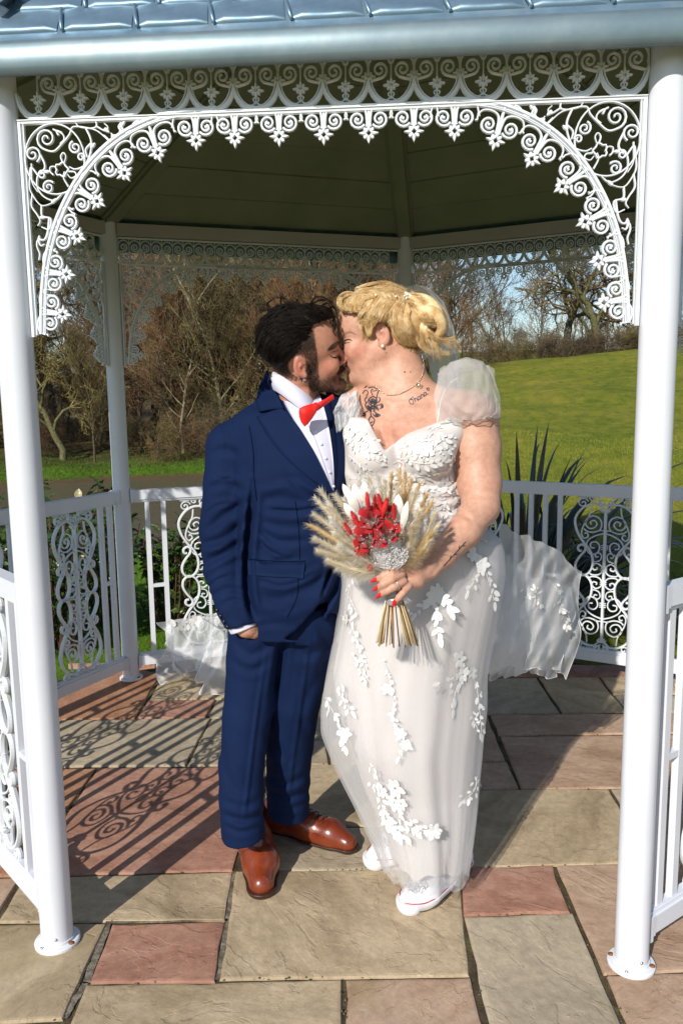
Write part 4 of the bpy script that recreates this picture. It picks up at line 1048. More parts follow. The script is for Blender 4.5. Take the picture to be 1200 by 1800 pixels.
def patch(name, A, B, bv, m, parent, lift=.004, th=.003, n=22, k=7, bulge=0., smooth=True, curve=True, liftB=None, label=None):
    """cloth panel between two edge curves given in photo pixels, laid on a body"""
    A = resamp(crv(A, 5) if curve and len(A) > 2 else A, n); B = resamp(crv(B, 5) if curve and len(B) > 2 else B, n)
    T, Bk = [], []
    for i in range(n):
        for j in range(k+1):
            s = j/k; q = A[i]*(1-s)+B[i]*s; l = lift*(1-s)+(lift if liftB is None else liftB)*s
            p, nn = hitp(q[0], q[1], bv); u = p+nn*(l+bulge*math.sin(math.pi*s)); T.append(u); Bk.append(p+nn*(l-th))
    c = k+1; V = sm_grid(T, n, c)+Bk; N = n*c
    Fc = [(i*c+j, i*c+j+1, (i+1)*c+j+1, (i+1)*c+j) for i in range(n-1) for j in range(k)]
    per = [j for j in range(c)]+[i*c+k for i in range(1, n)]+[(n-1)*c+j for j in range(k-1, -1, -1)]+[i*c for i in range(n-2, 0, -1)]
    Fc += [(per[i], per[(i+1) % len(per)], per[(i+1) % len(per)]+N, per[i]+N) for i in range(len(per))]
    return child(name, mesh(name, V, Fc, m, smooth), parent, label=label)
def sm_grid(T, n, c, it=2):
    a = np.array([tuple(t) for t in T]).reshape(n, c, 3)
    for _ in range(it):
        b = a.copy(); b[1:-1] = a[1:-1]*.5+(a[:-2]+a[2:])*.25; a = b
        b = a.copy(); b[:, 1:-1] = a[:, 1:-1]*.5+(a[:, :-2]+a[:, 2:])*.25; a = b
    return [tuple(x) for x in a.reshape(-1, 3)]
def line_on(mb, pts, wpx, bv, lift=.0012, n=None, curve=True):
    """thin ribbon drawn on a body; points in photo pixels"""
    q = crv(pts, 4) if curve and len(pts) > 2 else np.array(pts, float)
    if n: q = resamp(q, n)
    wp = np.broadcast_to(np.asarray(wpx, float), (len(q),)) if np.ndim(wpx) == 0 else np.interp(np.linspace(0, 1, len(q)), np.linspace(0, 1, len(wpx)), wpx)
    g = np.gradient(q, axis=0); g /= np.linalg.norm(g, axis=1)[:, None]+1e-9; V = []
    for i in range(len(q)):
        nx, ny = -g[i, 1]*wp[i]/2, g[i, 0]*wp[i]/2
        for s in (-1, 1): V.append(tuple(hitp(q[i, 0]+nx*s, q[i, 1]+ny*s, bv, lift)[0]))
    mb.add(V, [(2*i, 2*i+1, 2*i+3, 2*i+2) for i in range(len(q)-1)])
def vtint(m, t=None, fac=1.):
    t = t or NT(m); at = t.n('Attribute', attribute_name='tint'); return t, at.outputs['Color']
M_skin = {}
for nm in ('groom', 'bride'):
    m = mat('skin_'+nm, rough=.45, spec=.35); t, c = vtint(m)
    nz = t.noise(60, 4, .6); c = t.mix(c, t.ramp(nz.outputs[0], [(.35, (.88, .82, .80)), (.65, (1.10, 1.08, 1.06))]), .8, 'MULTIPLY'); c = t.mix(c, t.ramp(t.noise(13, 5, .7).outputs[0], [(.35, (1.03, .88, .84)), (.65, (1.0, 1.06, 1.06))]), .4, 'MULTIPLY'); c = t.mix(c, (.25, .09, .05), t.ramp(t.noise(150, 2, .4).outputs[0], [(.70, (0,)*3), (.78, (.35,)*3)]))
    t.base(c); t.b.inputs['Subsurface Weight'].default_value = .12; t.b.inputs['Subsurface Radius'].default_value = (.02, .006, .004); t.b.inputs['Subsurface Scale'].default_value = .35
    t.bump(t.noise(330, 4).outputs[0], .3, .0025); M_skin[nm] = m
def frame(fwd, pitch, roll=0.):
    """columns ex (forward) ey (left) ez (up); fwd is a plan direction, pitch in degrees up"""
    f = Vector((fwd[0], fwd[1], 0)).normalized(); l = Vector((-f.y, f.x, 0)); u = Vector((0, 0, 1)); a = math.radians(pitch)
    ex = f*math.cos(a)+u*math.sin(a); ez = u*math.cos(a)-f*math.sin(a); b = math.radians(roll)
    ey = l*math.cos(b)+ez*math.sin(b); ez2 = ez*math.cos(b)-l*math.sin(b)
    return np.array([tuple(ex), tuple(ey), tuple(ez2)]).T
def head(s, O, R, sc_, fem=False, k=.010):
    L = lambda x, y, z: O+sc_*(R@np.array([x, y, z]))
    E = lambda c, r, kk=k, op='u', RR=None: s.ell(L(*c), np.array(r)*sc_, R if RR is None else R@RR, kk*sc_, op)
    C = lambda a, b, ra, rb, kk=k, op='u': s.cone(L(*a), L(*b), ra*sc_, rb*sc_, kk*sc_, op)
    E((-.012, 0, .048), (.096, .074, .086), .02)
    E((.041, 0, .030), (.060, .064, .064), .02)          # forehead
    E((.030, 0, -.030), (.058, .056 if not fem else .060, .062), .02)   # face block
    if fem: E((.045, 0, -.062), (.046, .052, .040), .02)
    for y in (-1, 1):
        C((-.004, y*.052, -.040), (.066, y*.018, -.092), .020 if not fem else .023, .016, .020)
        E((.064, y*.034, -.026), (.026, .024, .026) if not fem else (.029, .027, .030), .016)   # cheek
        C((.083, y*.014, .022), (.074, y*.040, .021), .0105 if not fem else .008, .008, .012)   # brow
        E((.098, y*.033, .003), (.015, .0155, .012), .008, 's')                # socket
        E((.0765, y*.0315, .001), (.0135, .0145, .0130), .004)                # closed eye
    E((.080, 0, -.098), (.019, .021, .017), .014)          # chin
    C((.090, 0, .010), (.1075, 0, -.026), .0068, .0088, .007)   # nose bridge
    E((.1085, 0, -.0290), (.0105, .0110, .0090), .006)
    for y in (-1, 1): E((.0985, y*.0118, -.0335), (.0095, .0062, .0068), .004); E((.1025, y*.0055, -.0395), (.0045, .0028, .003), .002, 's')
    E((.080, 0, -.056), (.0185, .029, .021), .012)          # muzzle
    for y in (-1, 1):
        C((.0965, y*.0045, -.0520), (.0845, y*.0225, -.0580), .0048, .0022, .003)
        C((.0960, y*.0030, -.0620), (.0845, y*.0215, -.0590), .0056, .0022, .003)
    C((.094, -.018, -.0570), (.094, .018, -.0570), .0012, .0012, .002, 's')
    E((.088, 0, -.0755), (.008, .018, .006), .008, 's')
    for y in (-1, 1):                                        # ears: rim, bowl, lobe
        RR = np.array(Matrix.Rotation(math.radians(-14*y), 3, 'Z') @ Matrix.Rotation(math.radians(8), 3, 'Y'))
        E((-.012, y*.0740, .002), (.0185, .0075, .0300), .006, 'u', RR)
        E((-.009, y*.0815, .003), (.0115, .0055, .0195), .003, 's', RR)
        E((-.010, y*.0785, .003), (.006, .004, .0115), .003, 'u', RR)
        E((-.008, y*.0815, -.002), (.005, .005, .006), .002, 's', RR)
        E((-.006, y*.0740, -.0235), (.0085, .0058, .0090), .004)
    return L
# ================================================================ groom
YG = -.87
def pr_(px, py, Y, r): p = P(px, py, Y); return (p, r*mpp(p))
def wtint(v, base, spots):
    c = np.tile(np.array(base, float), (len(v), 1))
    for ctr, rad, col, hard in spots:
        w_ = np.clip(1-np.linalg.norm((v-np.asarray(ctr))/np.asarray(rad), axis=1), 0, 1)**hard; c = c*(1-w_[:, None])+np.array(col)*w_[:, None]
    return c
def cloth(name, a, b, rough=.75, sheen=.3, weave=900, bs=.15):
    m = mat(name, rough=rough, spec=.25); t = NT(m); n = t.noise(5, 5)
    t.base(t.ramp(n.outputs[0], [(.3, a), (.7, b)])); t.b.inputs['Sheen Weight'].default_value = sheen; t.b.inputs['Specular IOR Level'].default_value = .12; t.b.inputs['Sheen Roughness'].default_value = .5
    t.bump(t.math('ADD', t.noise(weave, 2).outputs[0], t.math('MULTIPLY', t.noise(14, 4).outputs[0], 1.6)), bs, .003); return m
M_suit = cloth('navy_wool', (.0038, .0115, .046), (.0054, .0160, .060), .8, .0)
M_shirt = cloth('white_shirt', (.62, .62, .76), (.70, .70, .83), .6, .1)
groom = thing('person', 'man in navy suit and red bow tie, one hand in his trouser pocket', 'person', (float(P(455, 1480, YG)[0]), YG, 0))
hy = -.895
def frame_az(az, pitch, roll): a = math.radians(az); return frame((math.cos(a), math.sin(a)), pitch, roll)
Rg = frame_az(7.8, 11.6, 21); Og = np.array([-.1443, -.875, 1.6089]); GS = 1.077
hp = P(545, 640, -.87)
s = Sdf(hp-np.array([.20, .17, .26]), hp+np.array([.17, .24, .24]), .0026)
Lg = head(s, Og, Rg, GS)
s.cone(Lg(-.030, 0, -.035), P(518, 700, YG), .056, .045, .025)
s.cone(Lg(.01, 0, -.07), P(534, 702, YG-.02), .033, .030, .02)
def tg(v):
    q = (v-Og)@Rg/GS; x, y, z = q.T
    c = np.tile(np.array([.50, .255, .175]), (len(v), 1))
    def mixc(w_, col): nonlocal c; w_ = np.clip(w_, 0, 1)[:, None]; c = c*(1-w_)+np.array(col)*w_
    mixc(.55*np.exp(-(((x-.105)/.014)**2+(y/.02)**2+((z+.03)/.014)**2)), (.62, .20, .14))
    mixc(.4*np.exp(-(((x-.06)/.03)**2+((z+.02)/.025)**2)), (.62, .22, .15))
    mixc(.6*np.exp(-(((x+.01)/.03)**2+((z)/.035)**2)-((np.abs(y)-.08)/.012)**2), (.66, .22, .16))
    bw = sst(-.045, -.062, z+.35*(x-.05)*(x < .05))*sst(-.012, .008, x)*(1-sst(-.120, -.135, z))      # beard
    bw = np.maximum(bw, sst(.060, .080, x)*sst(-.042, -.048, z)*(1-sst(-.05, -.054, z)))
    bw = np.maximum(bw, sst(.012, .004, np.abs(x-.012))*sst(.012, -.01, z)*(z > -.08)*.9)
    lip = np.exp(-(((x-.097)/.012)**2+(y/.022)**2+((z+.057)/.0085)**2)*1.2)
    bw = bw*(1-np.clip(lip*2.5, 0, 1)); mixc(bw*.75, (.14, .07, .045)); mixc(lip*1.2, (.46, .14, .11))
    br = np.exp(-(((z-.0235)/.0042)**2))*sst(.062, .072, x)*(np.abs(y) > .008); mixc(br*1.2, (.03, .018, .013))
    el = np.exp(-(((z+.0065)/.0016)**2))*np.exp(-(((np.abs(y)-.0315)/.013)**4))*sst(.075, .082, x); mixc(el*1.3, (.03, .02, .015))
    sb = sst(.040, .030, x-.1*z)*sst(-.048, -.035, z+.25*x*(x < 0))*sst(.028, .034, np.hypot(x+.012, z)+.5*(np.abs(y) < .05)); mixc(sb*(.45+.5*sst(.02, .045, z)+.4*sst(-.02, -.05, x)), (.035, .022, .016))
    return c
ho, hbv = sdf_obj(s, 'head', M_skin['groom'], groom, 1, tg)
HG = (Og, Rg, GS)
# short beard and side hair: small blades rooted in the skin
def stubble(name, bv, Og, Rg, sc_, zones, n, ln_, col, parent, seed=1):
    rg = np.random.default_rng(seed); mb = MB(); V = []; Fc = []
    for _ in range(n):
        z_ = zones[rg.integers(len(zones))]
        loc = np.array([rg.uniform(*z_[0]), rg.uniform(*z_[1]), rg.uniform(*z_[2])]); p0 = Vector(Og+sc_*(Rg@loc)); h = bv.find_nearest(p0)
        if h[0] is None: continue
        nn = h[1]; 
        if nn.dot(h[0]-Vector(Og+sc_*(Rg@np.array([0, 0, -.02])))) < 0: nn = -nn
        q = (np.array(h[0])-Og)@Rg/sc_
        if not z_[3](q): continue
        dn = Vector(Rg@np.array(z_[4])); d = (nn*.55+dn*.8+Vector(rg.normal(0, .28, 3))).normalized(); L = ln_*rg.uniform(.6, 1.3)
        sd = d.cross(Vector(rg.normal(0, 1, 3))).normalized()*.00055; b = len(V)
        p = h[0]-nn*.0008; V += [p-sd, p+sd, p+d*L]; Fc.append((b, b+1, b+2))
    return child(name, mesh(name, V, Fc, col), parent)
def hairm(name, a, b, c_, rough=.35):
    m = mat(name, rough=rough, spec=.5); t = NT(m); n = t.noise(38, 3, .6); t.base(t.ramp(n.outputs[0], [(.3, a), (.5, b), (.7, c_)])); return m
M_beard = hairm('beard_hair', (.035, .016, .010), (.07, .033, .018), (.11, .05, .025), .5)
M_dark = hairm('dark_hair', (.0045, .003, .0025), (.008, .0052, .004), (.014, .009, .007), .62); M_dark.node_tree.nodes['Principled BSDF'].inputs['Specular IOR Level'].default_value = .2
zb = ((-.005, .10), (-.07, .07), (-.125, -.035), lambda q: q[2] < -.05-.35*min(0, q[0]-.05)*-1 or q[0] < .03, (.15, 0, -1))
stubble('beard', hbv, Og, Rg, GS, [((.0, .10), (-.075, .02), (-.13, -.050), lambda q: q[2] < -.052 or (q[0] < .04), (.2, 0, -1)),
                                   ((.075, .11), (-.035, .0), (-.052, -.040), lambda q: q[0] > .07, (.2, -.3, -1)),
                                   ((-.002, .026), (-.08, -.05), (-.08, .01), lambda q: True, (.1, 0, -1))], 9000, .0075, M_beard, groom, 2)
# hair: a soft cap and strands combed up and back
s = Sdf(hp-np.array([.22, .20, .10]), hp+np.array([.16, .26, .27]), .0028)
s.ell(P(512, 591, -.875), (.102, .112, .093), k=.02); s.ell(P(500, 612, -.88), (.075, .104, .066), k=.03)
s.ell(P(545, 566, -.885), (.055, .090, .046), np.array(Matrix.Rotation(math.radians(8), 3, 'Y')), .02); s.ell(P(566, 552, -.885), (.032, .062, .022), k=.015)
s.outline_cut([(640, 560), (590, 556), (574, 562), (560, 566), (547, 573), (551, 592), (553, 605), (540, 612), (522, 622), (503, 641), (492, 646), (486, 646), (474, 640), (455, 625), (430, 650), (640, 760)], .0, .010)
for i in range(60):
    rr = np.random.default_rng(100+i); x0, y0 = rr.uniform(455, 575), rr.uniform(534, 620); a = math.atan2(y0-640, x0-530)-math.pi/2+rr.normal(0, .25); L_ = rr.uniform(10, 22)
    s.fold([([(x0-L_*math.cos(a), y0-L_*math.sin(a)), (x0+rr.normal(0, 2), y0+rr.normal(0, 2)), (x0+L_*math.cos(a), y0+L_*math.sin(a))], 1.6, rr.choice([-.0022, .0028]))]) if i < 34 else None
hair_o, hair_bv = sdf_obj(s, 'hair', M_dark, groom, 1)
def lock(mb, pts, rad, n, rg, spread=.006, r=.0009, seg=5, sides=3, tipw=.3):
    """a bundle of strands following 3-D points"""
    c = crv(pts, seg); m_ = len(c); prof = np.interp(np.linspace(0, 1, m_), np.linspace(0, 1, len(rad)), rad) if np.ndim(rad) else np.full(m_, rad)
    tn = np.gradient(c, axis=0); tn /= np.linalg.norm(tn, axis=1)[:, None]+1e-9
    up0 = np.array([0, 0, 1.]) if abs(tn[0, 2]) < .8 else np.array([0, 1., 0])
    u = np.cross(tn, up0); u /= np.linalg.norm(u, axis=1)[:, None]+1e-9; v = np.cross(tn, u); s_ = np.linspace(0, 1, m_)
    for _ in range(n):
        a = rg.uniform(0, 6.28); q = math.sqrt(rg.uniform()); ph = rg.uniform(0, 6.28); tw = rg.normal(0, 1.0)
        an = a+tw*s_; off_ = (u*np.cos(an)[:, None]+v*np.sin(an)[:, None])*(prof*q)[:, None]
        off_ += rg.normal(0, 1, 3)*spread*(s_**2)[:, None]+np.outer(np.sin(s_*5+ph), rg.normal(0, 1, 3))*spread*.25
        mb.tube(c+off_, np.linspace(r, r*tipw, m_), sides, False)
rgh = np.random.default_rng(12)
hm = MB()
def surf_lock(pxs, lift, n, rad, spread=.006, bv=None, Yb=hy, r=.0010):
    pts = []
    for i, q in enumerate(pxs):
        if len(q) == 3: pts.append(P(*q)); continue
        h, nn = hitp(q[0], q[1], bv or hair_bv, 0, Yb+.05); l = lift*(.35+1.0*math.sin(math.pi*min(1, i/(len(pxs)-1)*.75+.1))); pts.append(np.array(h+nn*l))
    lock(hm, pts, rad, n, rgh, spread, r)
def flow(x, y):
    a = math.atan2(y-625, x-528)-math.pi/2; return math.cos(a), math.sin(a)
for _ in range(430):
    x0, y0 = rgh.uniform(452, 585), rgh.uniform(533, 640)
    if hits([hair_bv], x0, y0) is None or y0 > 560+.6*(600-x0)*.8+8: continue
    L_ = rgh.uniform(9, 20); dx, dy = flow(x0, y0); ja = rgh.normal(0, .28); dx, dy = dx*math.cos(ja)-dy*math.sin(ja), dx*math.sin(ja)+dy*math.cos(ja)
    q = [(x0, y0)]
    for i in range(3): fx, fy = flow(*q[-1]); dx, dy = .6*dx+.4*fx, .6*dy+.4*fy; q.append((q[-1][0]+dx*L_*.6, q[-1][1]+dy*L_*.6))
    if any(hits([hair_bv], *k_) is None for k_ in q): continue
    surf_lock(q, .0022, 14, .0034, .0022, r=.0006)
for pts in ([(575, 545), (586, 540, hy), (592, 552, hy), (586, 566, hy-.01)], [(560, 545), (574, 532, hy), (583, 542, hy), (586, 560, hy)], [(540, 540), (562, 528, hy), (580, 530, hy), (592, 545, hy)],
            [(490, 560), (474, 545, hy+.02), (462, 545, hy+.02), (447, 550, hy+.02)], [(520, 540), (505, 528, hy), (492, 522, hy), (478, 524, hy)],
            [(470, 570), (458, 566, hy+.03), (450, 575, hy+.04), (446, 590, hy+.04)], [(545, 536), (556, 522, hy), (570, 522, hy), (582, 528, hy)], [(566, 560), (585, 557, hy-.02), (590, 570, hy-.02), (586, 582, hy-.02), (592, 590, hy-.02)]):
    surf_lock(pts, .003, 8, [.003, .002, .0008], .004)
for _ in range(16):
    x0 = rgh.uniform(452, 560); y0 = rgh.uniform(532, 560); a = rgh.uniform(-2.6, -.6)
    surf_lock([(x0, y0), (x0+12*math.cos(a), y0+12*math.sin(a), hy+.03), (x0+20*math.cos(a)-4, y0+17*math.sin(a), hy+.03)], .003, 3, .002, .004)
stubble('faded_side_hair', hbv, Og, Rg, GS, [((-.075, .045), (-.09, -.03), (-.045, .085), lambda q: q[2] > -.045+.25*max(0, -q[0]) and q[0] < .036+.1*q[2] and np.linalg.norm(np.array(q)-[-.012, q[1], 0]) > .030, (-.5, 0, -1))], 9000, .006, hairm('fade_hair', (.02, .013, .010), (.035, .022, .016), (.05, .03, .02), .9), groom, 3)
child('hair_strands', hm.me('hair_strands', M_dark, True), groom)
fm = MB(); line_on(fm, [(577, 613), (584, 607), (592, 602), (597, 600)], [1.5, 4.2, 3.6, 1.5], hbv, .0012); child('eyebrow', fm.me('eyebrow', M_beard), groom)
fm = MB(); line_on(fm, [(579, 624), (585, 628), (592, 628), (597, 624)], [.8, 1.8, 2.0, 1.0], hbv, .001); line_on(fm, [(580, 619), (587, 618), (595, 616)], [.5, 1.0, .6], hbv, .0006); child('eyelashes', fm.me('eyelashes', M_dark), groom)
# earring
M_gem = mat('crystal_stud', (.85, .85, .8), .08, .9)
def ball(c, r, name, m, parent, n=12):
    pr = [(max(r*math.sin(math.pi*i/8), .00001), -r*math.cos(math.pi*i/8)) for i in range(9)]
    o = obj(name, lathe(pr, n).me(name, m, True), parent); o.location = Vector(c)-Vector(parent.location); return o
p, n_ = hitp(535, 667, hbv, .001); ball(p, .0052, 'ear_stud', M_gem, groom)
# --- jacket
lo = P(330, 1140, -.80)-np.array([0, .30, 0]); s = Sdf(np.array([P(330, 900, YG)[0], -1.12, P(450, 1135, YG)[2]]), np.array([P(650, 800, YG)[0], -.62, P(450, 640, YG)[2]]), .0045)
rows = []
tw = .25
for y, xl, xr, dp, yc in ((706, 452, 585, .060, -.85), (728, 425, 600, .085, -.86), (760, 410, 610, .105, -.87), (800, 408, 615, .118, -.875), (850, 412, 618, .125, -.88), (900, 416, 614, .125, -.88), (950, 418, 607, .122, -.88), (1000, 415, 604, .125, -.88), (1050, 408, 604, .130, -.88), (1085, 405, 602, .130, -.88), (1108, 405, 598, .128, -.88)):
    a, b = P(xl, y, yc), P(xr, y, yc); rows.append(((a+b)/2, (b-a)[0]/2, dp, tw*.3))
s.stack(rows, .02, 2.4)
s.cone(P(520, 700, -.84), P(412, 778, -.87), .040, .062, .035)
s.cone(P(520, 700, -.84), P(590, 740, -.80), .040, .060, .035)
s.chain([pr_(405, 785, -.87, 43), pr_(401, 850, -.885, 42), pr_(393, 930, -.90, 42)], .012)
s.chain([pr_(393, 930, -.90, 42), pr_(396, 1000, -.935, 38), pr_(412, 1068, -.975, 31), pr_(424, 1096, -.99, 29)], .008)
s.half(P(424, 1100, -.99), np.array([.25, -.15, -1.]), 's', .003, P(370, 1160, -1.02)-np.array([0, .08, 0]), P(462, 1060, -.90))
# folds seen in the photograph
FL_ = [([(365, 860), (395, 850), (430, 862)], 7, .004), ([(362, 935), (395, 905), (436, 880)], 8, .006), ([(356, 955), (395, 945), (430, 915)], 7, .005), ([(356, 995), (390, 975), (428, 950)], 9, .007),
       ([(372, 800), (395, 790), (420, 800)], 8, .003), ([(352, 965), (375, 968), (400, 962)], 7, -.004), ([(362, 1015), (395, 995), (425, 985)], 7, .004), ([(372, 1050), (400, 1035), (430, 1040)], 6, .004), ([(385, 1070), (410, 1055), (438, 1062)], 5, .003),
       ([(438, 740), (448, 800), (446, 850)], 4, .0035), ([(446, 850), (440, 920), (434, 990), (438, 1050), (448, 1085)], 7, .016),
       ([(455, 880), (500, 875), (560, 886)], 9, .005), ([(460, 905), (510, 912), (570, 905)], 8, -.005), ([(455, 930), (490, 950), (540, 950)], 7, .005), ([(450, 958), (485, 985), (530, 978)], 7, .005),
       ([(460, 975), (500, 1000), (545, 990)], 6, -.003), ([(455, 1045), (500, 1050), (570, 1015), (596, 985)], 10, .006), ([(460, 1070), (520, 1080), (590, 1020)], 10, -.004), ([(545, 1090), (575, 1060), (598, 1000)], 7, .010), ([(470, 860), (520, 850), (570, 868)], 7, -.003),
       ([(500, 830), (540, 870), (585, 878)], 7, .004), ([(405, 1085), (440, 1100), (500, 1095)], 6, .002)]
s.outline_cut([(498, 1124), (525, 1104), (548, 1080), (560, 1056), (571, 1066), (576, 1130)], 9., .004); s.outline_cut([(574, 1130), (572, 1070), (590, 1080), (606, 1074), (640, 1140)], 9., .004)
FL_ += [([(596, 930), (585, 990), (566, 1050)], 4, .016), ([(360, 905), (380, 890), (405, 884)], 3.5, .004), ([(358, 1040), (380, 1020), (402, 1012)], 3.5, .004), ([(470, 895), (520, 898), (575, 888)], 3.5, .004), ([(450, 940), (470, 965), (500, 980)], 3.5, .005), ([(455, 1020), (500, 1030), (560, 1005)], 4, .004), ([(430, 700), (450, 715), (470, 712)], 6, .002), ([(390, 740), (400, 770), (398, 800)], 5, .002), ([(376, 830), (388, 842), (410, 840)], 3, .003)]
FL_ = [(p, w_*.8, d*1.15) for p, w_, d in FL_]
s.fold(FL_)
jk, jbv = sdf_obj(s, 'jacket', M_suit, groom, 2)
M_suitL = M_suit
patch('shirt', [(486, 668), (500, 710), (520, 745), (551, 797), (582, 860)], [(560, 690), (572, 730), (580, 770), (585, 815), (586, 864)], jbv, M_shirt, groom, .003, .003, 26, 10, .004)
patch('jacket_collar', [(474, 655), (485, 690), (499, 723)], [(456, 684), (452, 708), (457, 727)], jbv, M_suit, groom, .013, .004, 16, 6, .002, liftB=.008)
patch('lapel', [(496, 722), (518, 744), (551, 796), (583, 866)], [(452, 735), (470, 766), (505, 808), (583, 872)], jbv, M_suit, groom, .012, .0035, 30, 6, .002, liftB=.0085)
patch('lapel', [(570, 690), (580, 730), (585, 775), (588, 820), (586, 868)], [(604, 705), (612, 745), (616, 790), (612, 835), (588, 872)], jbv, M_suit, groom, .010, .004, 24, 6, .003, liftB=.005)
patch('pocket_flap', [(438, 984), (480, 989), (536, 988)], [(440, 1010), (482, 1014), (532, 1016)], jbv, M_suit, groom, .0045, .003, 16, 4, .001)
sm_ = MB()
for pts in ([(438, 748), (445, 790), (447, 840), (452, 880)], [(519, 880), (525, 930), (527, 984)], [(440, 983), (490, 987), (538, 986)], [(524, 1018), (522, 1050), (505, 1085)]):
    line_on(sm_, pts, 1.2, jbv, .0010, 60)
M_seamn = mat('navy_seam', (.0015, .003, .012), 1., 0, 0)
child('seams', sm_.me('seams', M_seamn), groom)
M_btn = mat('dark_button', (.012, .012, .02), .3)
for bx, by in ((383, 1072), (389, 1082), (395, 1092), (401, 1101)):
    p, n_ = hitp(bx, by, jbv, .002); ball(p, .0062, 'cuff_button', M_btn, groom, 10)
for i in range(6):
    q = resamp([(545, 735), (560, 770), (572, 810), (584, 855)], 6)[i]
    p, n_ = hitp(q[0], q[1], jbv, .0075); ball(p, .0042, 'shirt_button', M_shirt, groom, 10)
pl = MB(); line_on(pl, [(534, 735), (552, 772), (566, 812), (581, 858)], 1.2, jbv, .0085)
child('placket_seam', pl.me('placket_seam', mat('placket_line', (.5, .5, .62), .7)), groom)
# shirt collar and bow tie
Cc = P(516, 681, -.865); a1 = P(552, 707, -.865)-Cc; a2 = np.array([.018, -.066, .004]); V = []; nn_ = 40
for k in range(nn_):
    a = 2*math.pi*k/nn_; t0 = Cc+a1*math.cos(a)+a2*math.sin(a); o_ = (a1*math.cos(a)+a2*math.sin(a)); o_ = o_/np.linalg.norm(o_); dn = -.062-.006*math.cos(a)
    V += [t0-o_*.002, t0+o_*.002+np.array([0, 0, .001]), t0+o_*.005+np.array([.006*math.cos(a), 0, dn*.5]), t0+o_*.010+np.array([.006, 0, dn]), t0+o_*.004+np.array([.004, 0, dn])]
child('shirt_collar', mesh('shirt_collar', V, [(5*k+i, 5*k+(i+1) % 5, 5*((k+1) % nn_)+(i+1) % 5, 5*((k+1) % nn_)+i) for k in range(nn_) for i in range(5)], M_shirt, True), groom)
M_red = cloth('red_satin', (.62, .012, .010), (.75, .02, .014), .4, .2, 500, .2)
def slab_px(name, front, Yf, th, m_, parent, mid=None, puff=.004):
    """a soft flat piece: outline in photo pixels with a depth each, filled to a middle point"""
    p = np.array([P(x, y, Y) for x, y, Y in front]); c = p.mean(0) if mid is None else P(*mid); n = len(p); V = [c+np.array([0, -puff, 0])]; Fc = []
    rings = (.35, .7, .93, 1.0); 
    for q in rings: V += [c+(v-c)*q+np.array([0, -puff*(1-q**2), 0]) for v in p]
    for i in range(n): Fc.append((0, 1+i, 1+(i+1) % n))
    for r in range(3):
        for i in range(n): Fc.append((1+r*n+i, 1+(r+1)*n+i, 1+(r+1)*n+(i+1) % n, 1+r*n+(i+1) % n))
    b = len(V); V += [v+np.array([0, th, 0]) for v in p]
    for i in range(n): Fc.append((1+3*n+i, b+i, b+(i+1) % n, 1+3*n+(i+1) % n))
    Fc.append(tuple(b+i for i in range(n)))
    return child(name, mesh(name, V, Fc, m_, True), parent)
bow = obj('bow_tie', None, groom); bow.location = (0, 0, 0)
def wing(o, mid): 
    q = slab_px('wing', [(x, y, Y) for x, y, Y in o], 0, .006, M_red, groom, mid, .006); return q
wing([(556, 708, -1.0), (545, 710, -1.008), (533, 714, -1.012), (526, 718, -1.014), (525, 724, -1.016), (526, 733, -1.016), (529, 742, -1.014), (535, 750, -1.012), (541, 745, -1.010), (548, 736, -1.006), (555, 725, -1.002), (558, 718, -.999)], (538, 728, -1.014))
wing([(552, 718, -1.000), (558, 708, -1.0), (572, 701, -.992), (584, 693, -.985), (586, 696, -.983), (587, 701, -.982), (577, 708, -.988), (566, 716, -.994), (558, 722, -.999)], (568, 707, -.995))
s = Sdf(P(535, 740, -1.05), P(575, 695, -.96), .0020); s.ell(P(555, 715, -1.004), (.010, .011, .0125), k=0); s.fold([([(549, 708), (551, 716), (552, 724)], 1.2, .0015), ([(556, 707), (557, 716), (558, 723)], 1.0, .001)])
sdf_obj(s, 'knot', M_red, groom, 1); bpy.data.objects.remove(bow)
# --- trousers
s = Sdf(np.array([P(372, 1200, YG)[0], -1.12, .045]), np.array([P(612, 1100, YG)[0], -.62, P(500, 1060, YG)[2]]), .0045)
s.chain([pr_(462, 1085, -.88, 60), pr_(450, 1160, -.89, 51), pr_(434, 1260, -.925, 42), pr_(425, 1340, -.95, 39), pr_(424, 1400, -.975, 38), pr_(428, 1480, -.99, 38)], .012)
s.chain([pr_(538, 1080, -.86, 62), pr_(533, 1140, -.85, 52), pr_(518, 1230, -.835, 45), pr_(509, 1310, -.80, 41), pr_(506, 1370, -.775, 38), pr_(507, 1450, -.76, 36)], .010)
s.cone(pr_(480, 1090, -.87, 10)[0], pr_(540, 1085, -.86, 10)[0], .10, .10, .02)
s.half(P(430, 1468, -.985), (0.05, .1, -1), 's', .003, s.lo, np.array([P(500, 1300, -.9)[0], -.878, .4])); s.half(P(507, 1428, -.76), (-.1, .1, -1), 's', .003, np.array([P(450, 1300, -.75)[0], -.872, 0]), np.array([.3, -.5, .4]))
